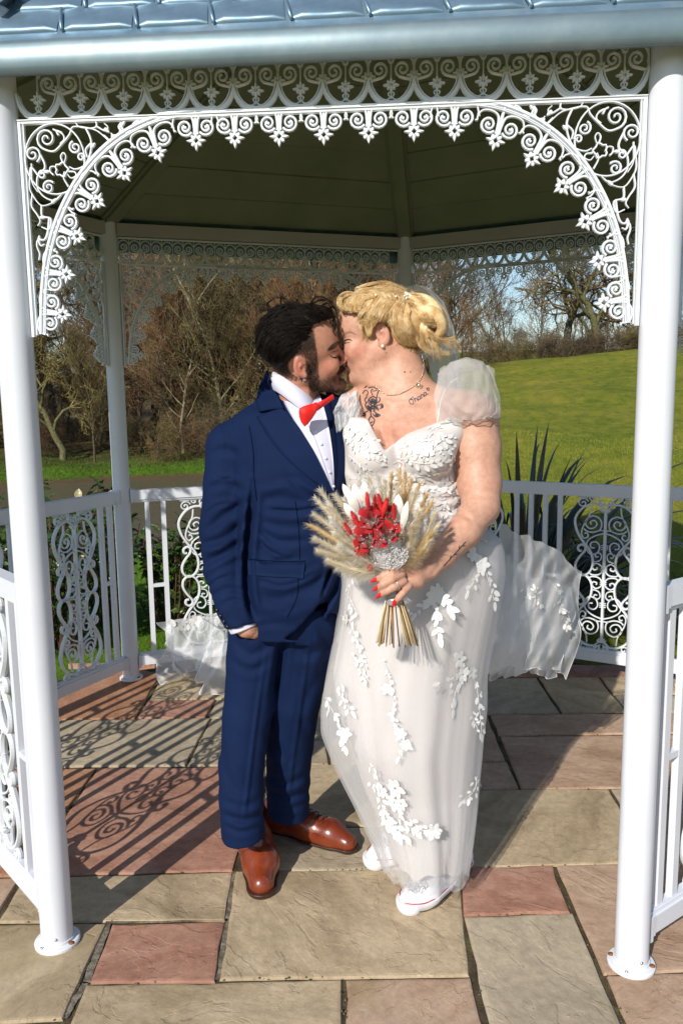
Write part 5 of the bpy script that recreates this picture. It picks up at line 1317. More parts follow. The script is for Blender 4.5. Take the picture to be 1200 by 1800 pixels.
s.fold([([(472, 1120), (452, 1250), (436, 1380), (428, 1440)], 3, -.004), ([(545, 1110), (530, 1230), (514, 1340), (508, 1400)], 3, -.004),
        ([(500, 1095), (492, 1160), (480, 1230)], 7, .012), ([(410, 1120), (440, 1150), (480, 1130)], 7, .005), ([(405, 1160), (440, 1180), (470, 1160)], 6, .004),
        ([(390, 1405), (425, 1418), (462, 1402)], 6, .005), ([(390, 1430), (430, 1442), (468, 1428)], 6, .006), ([(392, 1448), (425, 1462), (465, 1448)], 5, .005), ([(470, 1360), (500, 1378), (542, 1362)], 6, .005), ([(470, 1388), (505, 1402), (545, 1390)], 6, .006), ([(470, 1408), (505, 1420), (542, 1410)], 5, .005),
        ([(386, 1300), (400, 1360), (420, 1400)], 7, .004), ([(560, 1100), (575, 1140), (560, 1200)], 7, .006), ([(470, 1290), (500, 1330), (520, 1340)], 7, .004), ([(505, 1120), (540, 1150), (580, 1130)], 8, .005), ([(555, 1190), (530, 1250), (540, 1300)], 7, .004)])
sdf_obj(s, 'trousers', M_suit, groom, 2)
# hand slipping into the pocket, shirt cuff
s = Sdf(P(395, 1135, -1.05), P(470, 1060, -.86), .0022)
s.chain([pr_(426, 1090, -.985, 20), pr_(434, 1102, -.985, 19), pr_(446, 1108, -.975, 15)], .006)
for i in range(4): a = P(436+i*2, 1100+i*3, -.99+.012*i); b = P(450, 1112+i*2, -.975+.012*i); s.cone(a, b, .0095, .0085, .003)
s.cone(P(424, 1098, -1.0), P(428, 1112, -1.0), .010, .009, .004)
sdf_obj(s, 'hand', M_skin['groom'], groom, 1, lambda v: wtint(v, (.58, .31, .215), []))
s = Sdf(P(390, 1140, -1.08), P(475, 1060, -.86), .0025)
s.cone(P(420, 1088, -.985), P(430, 1104, -.985), .043, .043, 0); s.cone(P(418, 1085, -.985), P(434, 1111, -.985), .0385, .0385, 0, 's'); s.half(P(430, 1106, -.985), (.4, -.1, -1), 's', .002); s.half(P(422, 1090, -.985), (-.4, .1, 1), 's', .002)
sdf_obj(s, 'shirt_cuff', M_shirt, groom, 1)
# --- brogues
M_tanl = mat('tan_leather', rough=.28, spec=.6); t = NT(M_tanl); n = t.noise(14, 4)
t.base(t.ramp(n.outputs[0], [(.3, (.13, .020, .006)), (.55, (.21, .036, .010)), (.8, (.27, .058, .016))])); t.b.inputs['Coat Weight'].default_value = .35; t.b.inputs['Coat Roughness'].default_value = .12
M_sole = mat('dark_sole', (.045, .018, .010), .45); M_stitch = mat('brogue_stitch', (.07, .016, .008), .6); M_lacec = mat('black_lace', (.012, .010, .010), .7)
def basis(toe, heel):
    f = (toe-heel); f[2] = 0; f /= np.linalg.norm(f); l = np.array([-f[1], f[0], 0.]); return np.stack([f, l, [0, 0, 1.]], 1)
def shoe(name, label, toe, heel, side, parent, kind='brogue', wk=1.):
    R = basis(toe.copy(), heel.copy()); O = heel+R@np.array([.015, 0, 0]); L_ = np.linalg.norm((toe-heel)[:2]); k = L_/.30
    W = lambda x, y, z: O+R@(np.array([x*k, y*side*wk, z*(1 if z < .03 else wk)]))
    root = obj(name, None, parent, label=label); root.location = Vector((float(O[0]), float(O[1]), 0))-Vector(parent.location)
    base = Vector((float(O[0]), float(O[1]), 0))
    def put(o): o.parent = root; o.location = -base; return o
    lo_, hi_ = O-.34, O+.34; lo_[2] = -.004; hi_[2] = .16
    pts = [W(-.02, 0, 0), W(.30, 0, 0)]; lo_ = np.minimum(*pts)-.07; hi_ = np.maximum(*pts)+.07; lo_[2] = -.006; hi_[2] = .15
    s = Sdf(lo_, hi_, .0024)
    H = .014 if kind == 'brogue' else .020
    s.cone(W(.0, 0, .044), W(.045, 0, .046), wk*(.033), wk*(.034), .01); s.cone(W(.045, 0, .046), W(.13, .003, .040), wk*(.034), wk*(.038), .015)
    s.cone(W(.13, .003, .040), W(.205, .004, .033), wk*(.038), wk*(.040), .015); s.cone(W(.205, .004, .033), W(.258, -.004, .026), wk*(.036), wk*(.026 if kind == 'brogue' else .027), .015)
    s.cone(W(.01, 0, .055), W(.025, 0, .100), wk*(.032), wk*(.034), .015); s.cone(W(.04, 0, .085), W(.14, .002, .058), wk*(.030), wk*(.026), .02)
    s.half(W(0, 0, H), (0, 0, -1), 's', .003); s.half(W(.02, 0, .098), (0, 0, 1), 's', .003)
    put(sdf_obj(s, 'upper', M_tanl if kind == 'brogue' else M_canvas, root, 2)[0]); v, q = s.out(); ubv = BVHTree.FromPolygons([tuple(x) for x in v], [tuple(x) for x in q.tolist()])
    s = Sdf(lo_, hi_, .0024)
    e = .0035
    s.cone(W(.0, 0, .044), W(.045, 0, .046), wk*(.035+e), wk*(.036+e), .01); s.cone(W(.045, 0, .044), W(.13, .003, .040), wk*(.033+e), wk*(.039+e), .01)
    s.cone(W(.13, .003, .038), W(.205, .004, .033), wk*(.040+e), wk*(.041+e), .01); s.cone(W(.205, .004, .033), W(.260, -.004, .027), wk*(.038+e), wk*(.029+e if kind == 'brogue' else .030+e), .01)
    s.half(W(0, 0, .017 if kind == 'brogue' else .030), (0, 0, 1), 's', 0); s.half(W(0, 0, .0), (0, 0, -1), 's', 0)
    if kind == 'brogue': s.ell(W(.105, 0, -.004), (.05, .06, .013), R, .002, 's')
    put(sdf_obj(s, 'sole', M_sole if kind == 'brogue' else M_rubber, root, 1)[0])
    return root, W, ubv
def up_hit(W, bv, x, y, lift):
    a = Vector(W(x, y, .2)); h = bv.ray_cast(a, Vector((0, 0, -1)))
    if h[0] is None: return Vector(W(x, y, .05))
    n = h[1] if h[1].z > 0 else -h[1]; return h[0]+n*lift
def draw_up(mb, W, bv, pts, r, lift=.001, n=22, sides=6):
    c = resamp(crv(pts, 5), n); mb.tube([up_hit(W, bv, x, y, lift) for x, y in c], r, sides)
def finish_brogue(root, W, bv):
    base = root.location+root.parent.location
    def put(nm, mb, m, sm__=True): o = obj(nm, mb.me(nm, m, sm__), root); o.location = -Vector(base)
    mb = MB()
    for i in range(5):
        x = .112+.017*i; draw_up(mb, W, bv, [(x-.004, -.016), (x+.002, 0), (x+.008, .016)], .0014, .0015, 9); draw_up(mb, W, bv, [(x-.004, .016), (x+.002, 0), (x+.008, -.016)], .0014, .002, 9)
    draw_up(mb, W, bv, [(.11, 0), (.10, .02), (.115, .03), (.12, .012)], .0013, .003); draw_up(mb, W, bv, [(.11, 0), (.10, -.02), (.118, -.03), (.12, -.012)], .0013, .003)
    put('laces', mb, M_lacec)
    mb = MB()
    for pts in ([(.165, -.042), (.195, -.030), (.205, -.012), (.222, 0), (.205, .012), (.195, .030), (.165, .042)], [(.165, -.040), (.199, -.026), (.21, -.010), (.226, 0), (.21, .010), (.199, .026), (.168, .040)],
                [(.07, -.022), (.12, -.022), (.158, -.016), (.165, 0), (.158, .016), (.12, .022), (.07, .022)], [(.03, -.037), (.06, -.036), (.1, -.040)], [(.03, .037), (.06, .036), (.1, .040)]):
        draw_up(mb, W, bv, pts, .0006, .0002, 46, 4)
    for x, y in ((.232, 0), (.238, .006), (.238, -.006), (.244, 0), (.236, .011), (.236, -.011), (.229, .006), (.229, -.006)):
        p = up_hit(W, bv, x, y, .0002); mb.tube([p, p+Vector((0, 0, .0006))], .0011, 6)
    put('brogue_stitching', mb, M_stitch)
tL, hL = G(452, 1560, .02), None
root, W, ub = shoe('shoe', 'tan brogue pointing at the camera', G(468, 1582, 0), G(430, 1452, 0), 1, groom, wk=1.5)
finish_brogue(root, W, ub)
root, W, ub = shoe('shoe', 'tan brogue pointing to the right', G(627, 1496, 0), G(466, 1462, 0), 1, groom, wk=1.24)
finish_brogue(root, W, ub)
# ================================================================ bride
YB = -.86
bride = thing('person', 'blonde woman in white lace wedding dress and veil, kissing the man in navy', 'person', (float(P(740, 1560, YB)[0]), YB, 0))
Rb = frame_az(186.2, -9.7, -3.2); Ob = np.array([.0640, -.812, 1.6705]); BS = 1.10
bp = P(680, 620, -.83)
s = Sdf(np.array([P(560, 700, -.85)[0], -1.26, P(700, 1075, -.95)[2]]), np.array([P(905, 700, -.85)[0], -.62, P(690, 510, -.85)[2]]), .0033)
Lb = head(s, Ob, Rb, BS, True)
s.cone(Lb(-.035, 0, -.03), P(722, 712, -.84), .062, .080, .03); s.cone(Lb(.015, 0, -.085), P(690, 730, -.87), .048, .060, .03)
s.ell(Lb(.035, .0, -.100), np.array((.045, .045, .022))*1.1, Rb, .025)            # soft under the chin
s.stack([((P(725, 716, -.84)), .085, .070), ((P(724, 740, -.85)), .150, .098), ((P(705, 770, -.86)), .168, .115), ((P(700, 830, -.87)), .165, .125), ((P(715, 890, -.87)), .155, .125), ((P(740, 960, -.87)), .19, .14)], .03, 2.4)
s.cone(P(735, 712, -.845), P(826, 726, -.875), .062, .066, .035); s.cone(P(690, 705, -.83), P(622, 722, -.80), .06, .055, .03)
s.chain([pr_(832, 735, -.885, 44), pr_(836, 790, -.90, 43), pr_(842, 850, -.93, 38), pr_(845, 892, -.965, 32)], .015)
s.chain([pr_(845, 890, -.965, 32), pr_(815, 935, -1.03, 29), pr_(778, 975, -1.095, 23), pr_(752, 1000, -1.135, 17.5)], .012)
s.chain([pr_(620, 725, -.79, 40), pr_(606, 800, -.76, 38)], .015)
s.ell(P(660, 800, -.955), (.066, .060, .060), k=.03); s.ell(P(745, 800, -.965), (.072, .062, .062), k=.03)
s.cone(pr_(752, 1000, -1.135, 17)[0], P(728, 1014, -1.160), .027, .028, .010)
# hand: palm over the stems and four fingers closing round them, thumb behind
s.cone(P(728, 1008, -1.170), P(706, 1000, -1.196), .021, .016, .010); s.cone(P(732, 1022, -1.172), P(712, 1028, -1.200), .020, .014, .010)
FN = [([(706, 997, -1.206, 8.2), (690, 1004, -1.226, 7.6), (674, 1012, -1.227, 6.9), (662, 1019, -1.216, 5.8)]),
      ([(704, 1009, -1.212, 8.6), (688, 1018, -1.234, 7.8), (674, 1027, -1.235, 7.1), (664, 1033, -1.226, 6.0)]),
      ([(708, 1022, -1.212, 8.4), (692, 1032, -1.233, 7.5), (680, 1039, -1.234, 6.8), (669, 1045, -1.224, 5.8)]),
      ([(717, 1031, -1.206, 7.6), (708, 1042, -1.222, 6.6), (701, 1050, -1.224, 6.1), (695, 1058, -1.218, 5.2)])]
for f_ in FN: s.chain([(P(x, y, Y), r*mpp(P(x, y, Y))) for x, y, Y, r in f_], .0035)
s.chain([(P(716, 996, -1.150), .014), (P(698, 992, -1.135), .011), (P(684, 1000, -1.130), .009)], .006)
s.fold([([(668, 752), (676, 775), (680, 792)], 7, .010), ([(800, 900), (815, 905), (830, 915)], 4, .003), ([(640, 700), (665, 712), (690, 722)], 5, .002), ([(775, 990), (765, 1000), (757, 1012)], 4, .002), ([(640, 678), (655, 686), (676, 684)], 4, .003)])
def tb(v):
    q = (v-Ob)@Rb/BS; x, y, z = q.T; c = np.tile(np.array([.56, .325, .235]), (len(v), 1))
    def mixc(w_, col): nonlocal c; w_ = np.clip(w_, 0, 1)[:, None]; c = c*(1-w_)+np.array(col)*w_
    mixc(.42*np.exp(-(((x-.060)/.026)**2+((z+.030)/.020)**2+((np.abs(y)-.05)/.03)**2)), (.62, .19, .135))
    mixc(.35*np.exp(-(((x+.01)/.03)**2+((z)/.035)**2)-((np.abs(y)-.08)/.012)**2), (.60, .25, .19))
    lip = np.exp(-(((x-.097)/.012)**2+(y/.022)**2+((z+.057)/.0085)**2)*1.2); mixc(lip*1.3, (.55, .15, .13))
    br = np.exp(-(((z-.0235)/.0035)**2))*sst(.062, .072, x)*(np.abs(y) > .008)*(x < .12); mixc(br*.55, (.30, .17, .10))
    el = np.exp(-(((z+.004)/.0022)**2))*np.exp(-(((np.abs(y)-.0315)/.013)**4))*sst(.075, .082, x); mixc(el*1.4, (.03, .02, .02))
    es = np.exp(-(((z-.006)/.006)**2))*np.exp(-(((np.abs(y)-.0315)/.014)**4))*sst(.070, .080, x); mixc(es*.5, (.40, .20, .17))
    ch = np.exp(-(((v[:, 0]-P(690, 770, -1)[0])/.07)**2+((v[:, 2]-P(690, 760, -1)[2])/.04)**2)); mixc(.35*ch, (.60, .26, .19))
    for px, py in ((711, 654), (721, 654)):
        d = np.linalg.norm(v-mole[(px, py)], axis=1); mixc((d < .0035)*.9, (.14, .05, .03))
    return c
mole = {(711, 654): np.zeros(3), (721, 654): np.zeros(3)}
bo, bbv = sdf_obj(s, 'body', M_skin['bride'], bride, 1, tb)
# hair
M_blond = hairm('blonde_hair', (.56, .34, .13), (.78, .55, .27), (.91, .73, .46), .5)
M_blond2 = hairm('blonde_hair_inner', (.48, .29, .11), (.60, .39, .17), (.70, .49, .25), .5)
s = Sdf(bp-np.array([.20, .17, .16]), bp+np.array([.26, .26, .26]), .0030)
s.ell(P(671, 562, -.815), (.107, .106, .093), k=.02); s.ell(P(712, 570, -.812), (.075, .096, .080), k=.02); s.ell(P(628, 540, -.815), (.050, .092, .040), k=.02); s.ell(P(645, 545, -.815), (.055, .100, .050), k=.02)
s.outline_cut([(500, 548), (600, 549), (622, 548), (634, 556), (640, 575), (646, 594), (653, 590), (656, 576), (664, 566), (676, 562), (684, 570), (690, 590), (700, 603), (720, 612), (742, 622), (742, 760), (500, 760)], .0)
hb_o, hb_bv = sdf_obj(s, 'hair', M_blond2, bride, 1)
hm = MB(); rgh = np.random.default_rng(77)
def blk(pts, rad, n, spread=.003, r=.00058, bv=hb_bv, lift=.003):
    n = int(n*1.9)
    q = []
    for p in pts:
        if len(p) == 3: q.append(P(*p)); continue
        h, nn = hitp(p[0], p[1], bv); q.append(np.array(h+nn*lift))
    lock(hm, q, rad, n, rgh, spread, r, 6)
for i in range(46):      # crown swept back to the braid
    t_ = i/45; y0 = 516+rgh.uniform(-8, 16); x0 = 628+rgh.uniform(-5, 8)
    blk([(x0, y0), (x0+22, y0-6+rgh.uniform(-3, 3)), (x0+50, y0-6+rgh.uniform(-4, 4)), (x0+80, y0+6+rgh.uniform(-6, 4))], .0045, 16)
for i in range(60):      # below the braid: swoops down to the temple and ear
    x0 = 645+i*1.1+rgh.uniform(-4, 4); y0 = 527+rgh.uniform(-3, 5)
    blk([(x0, y0), (x0-9, y0+14), (x0-17+rgh.uniform(-3, 3), y0+30), (x0-16+rgh.uniform(-5, 5), y0+40+rgh.uniform(-6, 8))], [.0045, .004, .0015], 14, .002)
for i in range(46):      # side behind the ear
    x0 = 690+rgh.uniform(0, 30); y0 = 530+rgh.uniform(0, 16)
    blk([(x0, y0), (x0-3, y0+22), (x0+4, y0+42), (x0+18, y0+62)], [.004, .004, .002], 12, .002)
for i in range(34):      # forehead edge into the roll
    x0 = 602+rgh.uniform(0, 30); blk([(x0, 546+rgh.uniform(-2, 3)), (x0+2, 536), (x0+10, 526), (x0+24, 518)], .004, 12)
for yy in np.linspace(-.90, -.80, 12):   # victory roll above the brow
    for rr, a0 in ((18.5, 60), (15.5, 20), (12, -30)):
        q = [(612+rr*math.cos(math.radians(a0-a)), 531-rr*.92*math.sin(math.radians(a0-a))*-1, yy+rgh.uniform(-.006, .006)) for a in range(0, 330, 30)]
        blk(q, .0032, 10, .001)
# braid
bz = [(638, 527), (655, 523), (675, 523), (695, 525), (712, 530), (724, 536)]
bc_ = resamp(crv(bz, 5), 60)
for ph in (0, 2.09, 4.19):
    q = []
    for i, (x, y) in enumerate(bc_):
        a = i*.42+ph; h, nn = hitp(x, y+3.5*math.sin(a), hb_bv); q.append(np.array(h+nn*(.0065+.003*math.cos(a))))
    lock(hm, q, .0040, 16, rgh, .0005, .0009, 2)
# twisted low bun and falling curls
s = Sdf(P(690, 640, -.95), P(815, 500, -.70), .0028)
def coil(pts, r): c = crv([P(x, y, -.80+dy) for x, y, dy in pts], 4); s.chain([(q, r*(.75+.25*math.sin(math.pi*i/(len(c)-1)))) for i, q in enumerate(c)], .002)
coil([(700, 528, -.06), (722, 530, -.075), (738, 545, -.08), (742, 562, -.07), (734, 575, -.05)], .0165); coil([(722, 524, -.04), (745, 528, -.06), (764, 544, -.065), (770, 562, -.055), (762, 574, -.04)], .019)
coil([(736, 552, -.075), (752, 546, -.088), (768, 556, -.085), (776, 574, -.07), (768, 590, -.05)], .0165); coil([(730, 560, -.06), (742, 574, -.075), (750, 590, -.07)], .014); coil([(740, 540, 0), (760, 555, 0), (765, 580, 0)], .035)
s.fold([([(702+i*9+dx_, 528+i*4), (712+i*9+dx_, 545+i*5), (716+i*7, 562+i*5)], 1.3, dd) for i in range(7) for dx_, dd in ((0, .0018), (4, -.0012))])
sdf_obj(s, 'hair_bun', M_blond, bride, 1)
def P3(l, y0=-.80): return [(x, y, y0+dy) for x, y, dy in l]
for l, rad in (([(705, 527, -.075), (722, 533, -.085), (735, 548, -.085), (740, 562, -.075), (733, 572, -.06)], .014), ([(712, 522, -.06), (735, 527, -.07), (755, 540, -.07), (768, 556, -.06), (765, 572, -.05), (750, 570, -.05)], .015),
               ([(740, 545, -.08), (760, 548, -.085), (775, 560, -.075), (778, 578, -.06), (766, 592, -.05)], .014), ([(728, 545, -.07), (745, 560, -.09), (762, 566, -.085), (777, 572, -.07)], .011),
               ([(724, 560, -.07), (732, 575, -.075), (738, 590, -.07), (748, 606, -.06)], .009), ([(720, 520, -.03), (745, 528, -.02), (770, 548, -.01), (782, 570, 0)], .014), ([(735, 540, 0), (765, 560, .01), (775, 590, .02)], .018)):
    for _ in range(3): blk([(x+rgh.normal(0, 1.5), y+rgh.normal(0, 1.5), Y) for x, y, Y in P3(l)], [rad*.9, rad*1.05, rad*1.05, rad*.6], 26, .002, .0007)
for l in ([(738, 565, -.08), (741, 585, -.085), (747, 605, -.08), (753, 622, -.07)], [(745, 570, -.08), (758, 590, -.08), (772, 600, -.07), (795, 612, -.05)], [(750, 575, -.07), (768, 594, -.07), (782, 598, -.05), (800, 596, -.04)],
          [(735, 575, -.08), (733, 592, -.08), (742, 612, -.08), (760, 620, -.07)], [(755, 585, -.07), (765, 605, -.07), (775, 620, -.06), (790, 622, -.05)], [(725, 565, -.08), (722, 580, -.08), (730, 596, -.08), (738, 600, -.07)],
          [(742, 580, -.07), (752, 600, -.075), (764, 612, -.07), (770, 630, -.06)], [(760, 575, -.05), (780, 590, -.05), (798, 600, -.04), (806, 615, -.03)]):
    blk(P3(l), [.005, .006, .004, .002], 24, .006, .00055)
for _ in range(60):      # fly-away hairs
    a = rgh.uniform(.2, 2.9); x0, y0 = 680+62*math.cos(a), 562-56*math.sin(a); blk([(x0, y0, -.82), (x0+rgh.uniform(-4, 14), y0-rgh.uniform(0, 5), -.82), (x0+rgh.uniform(4, 26), y0+rgh.uniform(-4, 8), -.82)], .001, 1, .004, .0005)
for _ in range(26): x0 = 645+rgh.uniform(-6, 8); blk([(x0, 570), (x0-2, 582), (x0+rgh.uniform(-4, 6), 592+rgh.uniform(0, 8))], .002, 4, .002, .0005, bbv, .002)
for _ in range(60): x0 = 695+rgh.uniform(0, 38); y0 = 596+(x0-695)*.4; blk([(x0, y0-12), (x0+2, y0), (x0+rgh.uniform(-2, 8), y0+rgh.uniform(4, 12))], .003, 5, .003, .0006, bbv, .002)
child('hair_strands', hm.me('hair_strands', M_blond, True), bride)
M_pearl = mat('pearl', (.85, .82, .76), .15, .2); M_gold = mat('pale_gold', (.80, .66, .48), .25, .9)
p, n_ = hitp(672, 608, bbv, .003); ball(p, .0052, 'pearl_earring', M_pearl, bride)
for x, y in ((660, 525), (693, 527), (711, 531), (708, 527), (713, 525), (743, 534), (749, 538)):
    h = hits([hb_bv], x, y, .014); h = h[0] if h else Vector(P(x, y, -.89)); o = ball(h, .0034, 'hair_pearl', M_pearl, bride, 8)
fm = MB(); line_on(fm, [(605, 600), (609, 597.5), (614, 597), (619, 599)], [1.6, 2.6, 2.2, .8], bbv, .001); line_on(fm, [(606, 603), (611, 602.5), (616, 601.5)], [.8, 1.2, .6], bbv, .0008); child('eyelashes', fm.me('eyelashes', mat('lash', (.02, .012, .01), .7)), bride)
fm = MB(); line_on(fm, [(603, 589), (609, 585), (617, 584), (626, 588)], [1.5, 2.6, 2.2, .8], bbv, .0008); child('eyebrow', fm.me('eyebrow', mat('brow_brown', (.30, .16, .09), .8)), bride)
fm = MB(); line_on(fm, [(606, 641), (609, 643), (614, 646)], [2.5, 3.5, 1.0], bbv, .0008); line_on(fm, [(606, 649), (610, 649.5), (614, 648)], [2.5, 3.5, 1.0], bbv, .0008); child('lips', fm.me('lips', mat('lip_pink', (.50, .16, .14), .4)), bride)
# necklace, tattoos, straps
nk = MB(); q = resamp(crv([(740, 625), (744, 645), (737, 668), (722, 682), (700, 693), (680, 694), (668, 686), (660, 678)], 6), 64)
for x, y in q:
    h, nn = hitp(x, y, bbv, .0022); nk.tube([h-nn*.001, h, h+nn*.001], [.0012, .0021, .0012], 6)
child('necklace', nk.me('necklace', M_gold, True), bride)
pn = MB()
h, nn = hitp(735, 679, bbv, .004); R0 = 0.0085
for k in range(16): 
    a, b = 2*math.pi*k/16, 2*math.pi*(k+1)/16; u = Vector((1, 0, 0)); v_ = Vector((0, 0, 1)); pn.tube([h+u*R0*math.cos(a)+v_*R0*math.sin(a), h+u*R0*math.cos(b)+v_*R0*math.sin(b)], .0011, 5)
for a in (0, 1.05, 2.1): pn.tube([h+u*R0*math.cos(a)+v_*R0*math.sin(a), h-u*R0*math.cos(a)-v_*R0*math.sin(a)], .0009, 5)
child('pendant', pn.me('pendant', M_gold, True), bride)
M_ink = mat('tattoo_ink', (.035, .035, .045), .6)
ink = MB()
def flush(): 
    global ink
    child('tattoo', ink.me('tattoo', M_ink), bride); ink = MB()
def wr(strokes, o, ang, k, w_=1.1):
    ca, sa = math.cos(ang), math.sin(ang)
    for st_ in strokes: line_on(ink, [(o[0]+k*(x*ca-y*sa), o[1]+k*(x*sa+y*ca)) for x, y in st_], w_, bbv, .0007)
OH = [[(3, -5), (0, -9), (-4, -6), (-4, 0), (0, 3), (4, -1), (4, -7), (1, -9), (6, -10)], [(8, -12), (8, -6), (8, 3)], [(8, -1), (11, -5), (13, -2), (13, 3), (15, 2)], [(20, -3), (17, -4), (15, 0), (18, 3), (21, -1), (21, -4), (21, 2), (24, 3)],
      [(24, -4), (24, 3)], [(24, -1), (27, -4), (29, -2), (29, 3), (31, 2)], [(36, -3), (33, -4), (31, 0), (34, 3), (37, -1), (37, -4), (37, 2), (40, 3)], [(43, -6), (46, -9), (48, -6), (45, -3), (43, -6), (44, -10)]]
wr(OH, (724, 708), math.radians(-33), .80, 1.3)
flush()
ROSE = [[(650, 700), (655, 697), (661, 700), (662, 708), (657, 713), (650, 711), (647, 705), (650, 700)], [(652, 703), (656, 701), (659, 705), (656, 709), (652, 707)], [(647, 712), (652, 718), (660, 717), (664, 711)], [(645, 706), (642, 712), (646, 719), (653, 723)],
        [(664, 708), (668, 703), (666, 698)], [(665, 713), (671, 710), (673, 716), (667, 718)], [(650, 720), (652, 730), (648, 738), (650, 744), (655, 741)], [(656, 722), (662, 727), (668, 730), (660, 733), (655, 727)], [(647, 722), (640, 726), (637, 731), (643, 730)], [(652, 731), (658, 738), (655, 747), (650, 749)],
        [(662, 700), (664, 690), (668, 684)], [(655, 695), (652, 688), (655, 684)], [(645, 697), (641, 703), (645, 709)]]
for st_ in ROSE: line_on(ink, st_, 1.9, bbv, .0007)
for st_ in ([(652, 704), (660, 708)], [(650, 716), (661, 714)], [(659, 729), (665, 731)], [(640, 728), (643, 727)], [(669, 714), (672, 714)]): line_on(ink, st_, 4.0, bbv, .0006)
for k_ in range(9): line_on(ink, [(648+k_*1.5, 702+((k_*5) % 4)), (651+k_*1.2, 709+((k_*3) % 4))], 1.4, bbv, .0006)
for k_ in range(6): line_on(ink, [(645+k_*3.6, 713+(k_ % 3)*1.5), (649+k_*3.2, 720+(k_ % 2)*2)], 2.4, bbv, .0006)
for st_ in ([(637, 692), (642, 686), (647, 690), (644, 696)], [(647, 682), (656, 680), (662, 684)], [(655, 688), (663, 686)], [(640, 682), (645, 678)]): line_on(ink, st_, 1.6, bbv, .0007)
flush()
for st_ in ([(779, 995), (790, 983), (802, 970), (818, 952)], [(790, 983), (792, 976)], [(797, 975), (803, 974)], [(806, 966), (807, 959)], [(812, 960), (817, 959)]): line_on(ink, st_, 1.5, bbv, .0007)
child('tattoo', ink.me('tattoo', M_ink), bride)
mo = MB()
for x, y, r in ((711, 654, 1.5), (721, 654, 1.1), (678, 620, .8), (666, 633, .7), (660, 634, .6)): line_on(mo, [(x-r, y), (x+r, y)], 2*r, bbv, .0005)
child('moles', mo.me('moles', mat('mole', (.16, .06, .04), .6)), bride)
# nails and ring
M_nail = mat('red_nail', (.62, .01, .015), .12, 0, .6)
for x, y, Y, a in ((658, 1020, -1.224, 205), (661, 1034, -1.234, 215), (666, 1047, -1.232, 218), (693, 1060, -1.226, 245)):
    sN = MB(); c_ = P(x, y, Y); d = np.array([math.cos(math.radians(a)), -.1, math.sin(math.radians(a))]); s_ = np.cross(d, [0, 1, 0]); s_ /= np.linalg.norm(s_)
    V = []
    for k in range(7):
        t_ = k/6; w_ = .0058*(1-.55*t_**2.2); 
        for q in (-1, -.5, 0, .5, 1): V.append(c_+d*(-.008+.019*t_)+s_*w_*q+np.array([0, -.0035*(1-q*q*.8)+.003*t_, 0]))
    sN.add(V, [(5*k+j, 5*k+j+1, 5*k+j+6, 5*k+j+5) for k in range(6) for j in range(4)])
    child('fingernail', sN.me('fingernail', M_nail, True), bride)
rg_ = MB(); c0, c1 = P(699, 1027, -1.222), P(692, 1032, -1.233); ax = (c1-c0)/np.linalg.norm(c1-c0); u = np.cross(ax, [0, 1, 0]); u /= np.linalg.norm(u); v_ = np.cross(ax, u); cc = (c0+c1)/2
rg_.tube([cc+.0128*(u*math.cos(a)+v_*math.sin(a)) for a in np.linspace(0, 2*math.pi, 25)], .0014, 6); child('ring', rg_.me('ring', mat('silver', (.8, .8, .8), .15, 1.), True), bride)
# --- dress
def lacemat(name, col, rough=.7):
    m = mat(name, col, rough, spec=.3); t = NT(m); t.bump(t.noise(420, 3).outputs[0], .2, .002); t.b.inputs['Sheen Weight'].default_value = .2; return m
M_satin = lacemat('dress_lining', (.66, .61, .59)); M_lacew = lacemat('white_lace', (.74, .74, .73))
def tulle(name, col, alpha, scale=1600):
    m = bpy.data.materials.new(name); m.use_nodes = True; T = m.node_tree; T.nodes.clear(); N = T.nodes.new
    o = N('ShaderNodeOutputMaterial'); mx = N('ShaderNodeMixShader'); tr = N('ShaderNodeBsdfTransparent'); m2 = N('ShaderNodeMixShader'); df = N('ShaderNodeBsdfDiffuse'); tl = N('ShaderNodeBsdfTranslucent')
    df.inputs[0].default_value = (*col, 1); tl.inputs[0].default_value = (*col, 1); m2.inputs[0].default_value = .35
    lw = N('ShaderNodeLayerWeight'); lw.inputs[0].default_value = .35; mr = N('ShaderNodeMapRange'); mr.inputs[1].default_value = 0; mr.inputs[2].default_value = 1; mr.inputs[3].default_value = alpha; mr.inputs[4].default_value = min(1, alpha*2.2)
    T.links.new(lw.outputs['Facing'], mr.inputs[0]); T.links.new(mr.outputs[0], mx.inputs[0])
    T.links.new(df.outputs[0], m2.inputs[1]); T.links.new(tl.outputs[0], m2.inputs[2]); T.links.new(tr.outputs[0], mx.inputs[1]); T.links.new(m2.outputs[0], mx.inputs[2]); T.links.new(mx.outputs[0], o.inputs[0]); return m
M_tulle = tulle('white_tulle', (.82, .82, .83), .24); M_tulle2 = tulle('white_tulle_dense', (.90, .92, .94), .38); M_veil = tulle('veil_tulle', (.8, .8, .78), .24)
